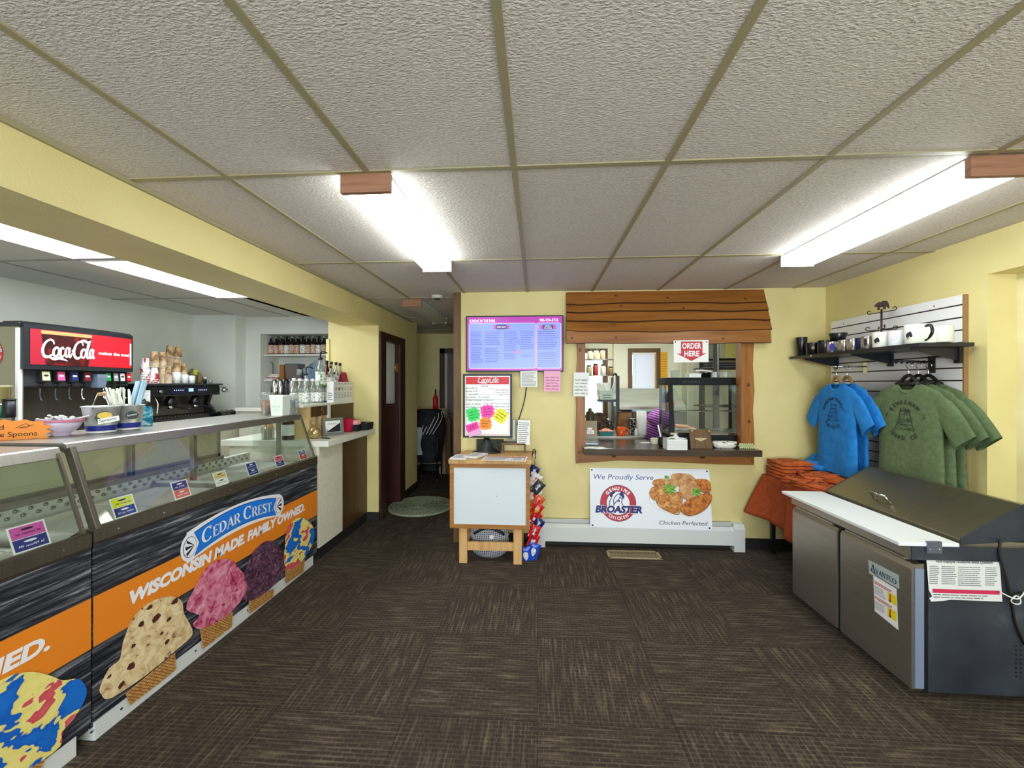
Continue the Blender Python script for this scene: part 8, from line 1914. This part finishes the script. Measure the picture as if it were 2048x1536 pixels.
for k in range(14): b.scrib(F, x0 + .012, z1 - .05 - (z1 - z0 - .05) * k / 14, x1 - x0 - .03, .022, M('brown_ink', (130, 84, 20), .7), k, 1)
one('wall_list', b, 'tall amber handwritten list beside the kitchen blind', 'list')
b = MB(); (x0, z1), (x1, z0) = xz(1254, 751, ow), xz(1266, 776, ow); b.prism(F, [(x0, z0), (x1, z0), (x1, z1), (x0, z1)], PAPER, .003); b.lines(F, x0 + .01, x1 - .01, z0, z1, 5, PENCIL, 3, 1); one('wall_notice', b, 'small white notice left of the kitchen blind', 'notice')
# metro rack and pillar on the right of the kitchen
t = thing('bakers_rack', 'dark metal rack of black trays at the right of the kitchen', 'rack', (2.4, 5.5, 0)); rx0, rx1 = at(1414, 730, Y=5.4).x, at(1500, 730, Y=5.4).x; RK = M('rack_dark', (40, 42, 38), .5)
b = MB(); za, zb = at(1450, 717, Y=5.4).z, at(1450, 736, Y=5.4).z
for x in (rx0 + .12, rx1 + .25):
    for y in (5.4, 5.85): b.box(x - .035, x + .035, y, y + .03, 0, ZC - .1, RK)
b.build('posts', t)
for z in (za, zb, zb - .5, zb - .95):
    b = MB()
    for k in range(7): b.cyl((rx0 - .03, 5.42 + .06 * k, z), (rx1 + .3, 5.42 + .06 * k, z), .009, RK, seg=6)
    b.build('wire_shelf', t)
for k in range(3):
    b = MB(); b.box(rx0 + .1, rx1 + .2, 5.44, 5.8, zb + .012 + .028 * k, zb + .034 + .028 * k, BLACK, .006); one('black_tray', b, 'flat black tray on the dark kitchen rack, ' + ('bottom', 'middle', 'top')[k] + ' of the pile', 'tray', 'trays on the kitchen rack')
b = MB(); q = at(1470, 705, Y=6.55); b.box(q.x - .14, q.x + .2, 6.57, 6.59, q.z - .14, q.z + .16, M('yellow_panel', (236, 222, 140), .6)); one('wall_panel', b, 'pale yellow panel on the kitchen wall behind the rack', 'panel')
b = MB(); q = at(1436, 725, Y=5.35); b.cyl(q + Vector((0, 0, -.14)), Vector((q.x, q.y, ZC - .001)), .004, M('cord_white', (230, 228, 200), .6)); one('pull_cord', b, 'pale cord hanging in front of the kitchen rack', 'cord')
b = MB(); x = at(1372, 800, Y=6.4).x; b.box(x, x + .28, 6.35, 6.58, .02, ZC - .02, M('cupboard_grey', (206, 206, 186), .5), .004); b.box(x + .02, x + .13, 6.34, 6.352, .1, 1.9, M('cupboard_door', (190, 190, 170), .5)); b.box(x + .15, x + .26, 6.34, 6.352, .1, 1.9, M('cupboard_door')); one('tall_cupboard', b, 'tall pale cupboard seen behind the heated case', 'cupboard')

# ================================================================== the cook in the purple shirt
def skin(chain, parents, radii):
    me = bpy.data.meshes.new('s'); me.from_pydata([tuple(p) for p in chain], [(i, p) for i, p in enumerate(parents) if p is not None], []); o = bpy.data.objects.new('s', me); COL.objects.link(o)
    md = o.modifiers.new('k', 'SKIN'); o.modifiers.new('u', 'SUBSURF').levels = 2
    for i, v in enumerate(me.skin_vertices[0].data): v.radius = radii[i] if isinstance(radii[i], tuple) else (radii[i], radii[i]); v.use_root = i == 0
    dg = bpy.context.evaluated_depsgraph_get(); ev = o.evaluated_get(dg); r = bpy.data.meshes.new_from_object(ev); bpy.data.objects.remove(o); return r


def add_mesh(name, me, mat, parent, label=None):
    me.materials.clear(); me.materials.append(mat); me.transform(Matrix.Translation(-parent.location))
    for f in me.polygons: f.use_smooth = True; f.material_index = 0
    o = bpy.data.objects.new(name, me); COL.objects.link(o); o.parent = parent
    if label: o['label'] = label
    return o


SKINM = M('skin', (206, 150, 120), .5)
px_, py_ = at(1316, 850, Y=4.95).x, 4.98
t = thing('person', 'person in a purple striped shirt bending over behind the heated case', 'person', (px_, py_, 0))
V_ = lambda x, y, z: Vector((px_ + x, py_ + y, z))
body = [V_(-.06, .03, .80), V_(-.05, .02, .92), V_(-.01, .0, 1.04), V_(.05, -.02, 1.13), V_(.09, -.03, 1.19), V_(.105, -.04, 1.225), V_(.115, -.06, 1.29), V_(.12, -.065, 1.345),
        V_(-.08, -.07, .76), V_(-.02, -.12, .44), V_(-.06, -.08, .09), V_(-.0, -.16, .045),
        V_(-.08, .13, .76), V_(.0, .14, .44), V_(-.04, .16, .09), V_(.04, .10, .045),
        V_(.03, -.20, 1.10), V_(.08, -.30, .98), V_(.26, -.38, .99), V_(.34, -.39, .985),
        V_(.07, .16, 1.11), V_(.14, .22, .99), V_(.34, .14, .99), V_(.42, .11, .985)]
par = [None, 0, 1, 2, 3, 4, 5, 6, 0, 8, 9, 10, 0, 12, 13, 14, 3, 16, 17, 18, 3, 20, 21, 22]
rad = [.14, .145, .15, .14, .075, .056, .088, .07, .095, .062, .042, .045, .095, .062, .042, .045, .062, .046, .034, .036, .062, .046, .034, .036]
add_mesh('body', skin(body, par, rad), SKINM, t)
PUR = M('purple_stripe', (110, 40, 130), .8); nt = PUR.node_tree; tc = nt.nodes.new('ShaderNodeTexCoord'); mp = nt.nodes.new('ShaderNodeMapping'); wv = nt.nodes.new('ShaderNodeTexWave'); cr = nt.nodes.new('ShaderNodeValToRGB')
mp.inputs['Rotation'].default_value = (0, -.35, 0); wv.bands_direction = 'Z'; wv.inputs['Scale'].default_value = 11; wv.inputs['Distortion'].default_value = 2.2; wv.inputs['Detail'].default_value = 3; wv.inputs['Detail Scale'].default_value = 3
cr.color_ramp.elements[0].position = .3; cr.color_ramp.elements[0].color = lin((92, 26, 116)); cr.color_ramp.elements[1].position = .85; cr.color_ramp.elements[1].color = lin((186, 120, 196))
nt.links.new(tc.outputs['Object'], mp.inputs[0]); nt.links.new(mp.outputs[0], wv.inputs['Vector']); nt.links.new(wv.outputs['Fac'], cr.inputs[0]); nt.links.new(cr.outputs[0], nt.nodes['Principled BSDF'].inputs['Base Color'])
si = [0, 1, 2, 3, 4, 16, 20]; sh = [V_(-.06, .03, .74)] + [body[i] for i in (0, 1, 2, 3)] + [V_(.085, -.03, 1.175), body[16], V_(.075, -.28, 1.0), body[20], V_(.135, .21, 1.01)]
add_mesh('shirt', skin(sh, [None, 0, 1, 2, 3, 4, 4, 6, 4, 8], [.165, .165, .170, .178, .170, .095, .112, .088, .112, .088]), PUR, t, 'purple striped shirt')
add_mesh('trousers', skin([V_(-.06, .03, .78), V_(-.08, -.07, .74), V_(-.02, -.12, .44), V_(-.06, -.08, .10), V_(-.08, .13, .74), V_(.0, .14, .44), V_(-.04, .16, .10)], [None, 0, 1, 2, 0, 4, 5], [.158, .115, .08, .062, .115, .08, .062]), M('trouser_dark', (34, 36, 44), .8), t)
add_mesh('hair', skin([V_(.095, -.045, 1.28), V_(.10, -.05, 1.34), V_(.115, -.06, 1.38), V_(.135, -.075, 1.385)], [None, 0, 1, 2], [.085, .092, .075, .06]), M('hair_dark', (28, 22, 22), .6), t)
for k, (c, d) in enumerate(((V_(.34, -.39, .985), Vector((1, -.1, -.1))), (V_(.42, .11, .985), Vector((1, -.25, -.1))))):
    d.normalize(); s = Vector((-d.y, d.x, 0)); ch = [c - d * .03, c + d * .035]; pr = [None, 0]; rr = [(.030, .018), (.036, .016)]
    for q in range(4): o0 = len(ch); b0 = c + d * .05 + s * (.028 - .019 * q); ch += [b0, b0 + d * (.035 + .006 * (q in (1, 2))) + Vector((0, 0, -.006)), b0 + d * .062 + Vector((0, 0, -.022))]; pr += [1, o0, o0 + 1]; rr += [.0095, .0088, .008]
    o0 = len(ch); ch += [c + s * -.035 * (1 if k else -1), c + s * -.055 * (1 if k else -1) + d * .03, c + s * -.058 * (1 if k else -1) + d * .055]; pr += [0, o0, o0 + 1]; rr += [.012, .010, .009]
    add_mesh('hand', skin(ch, pr, rr), SKINM, t)
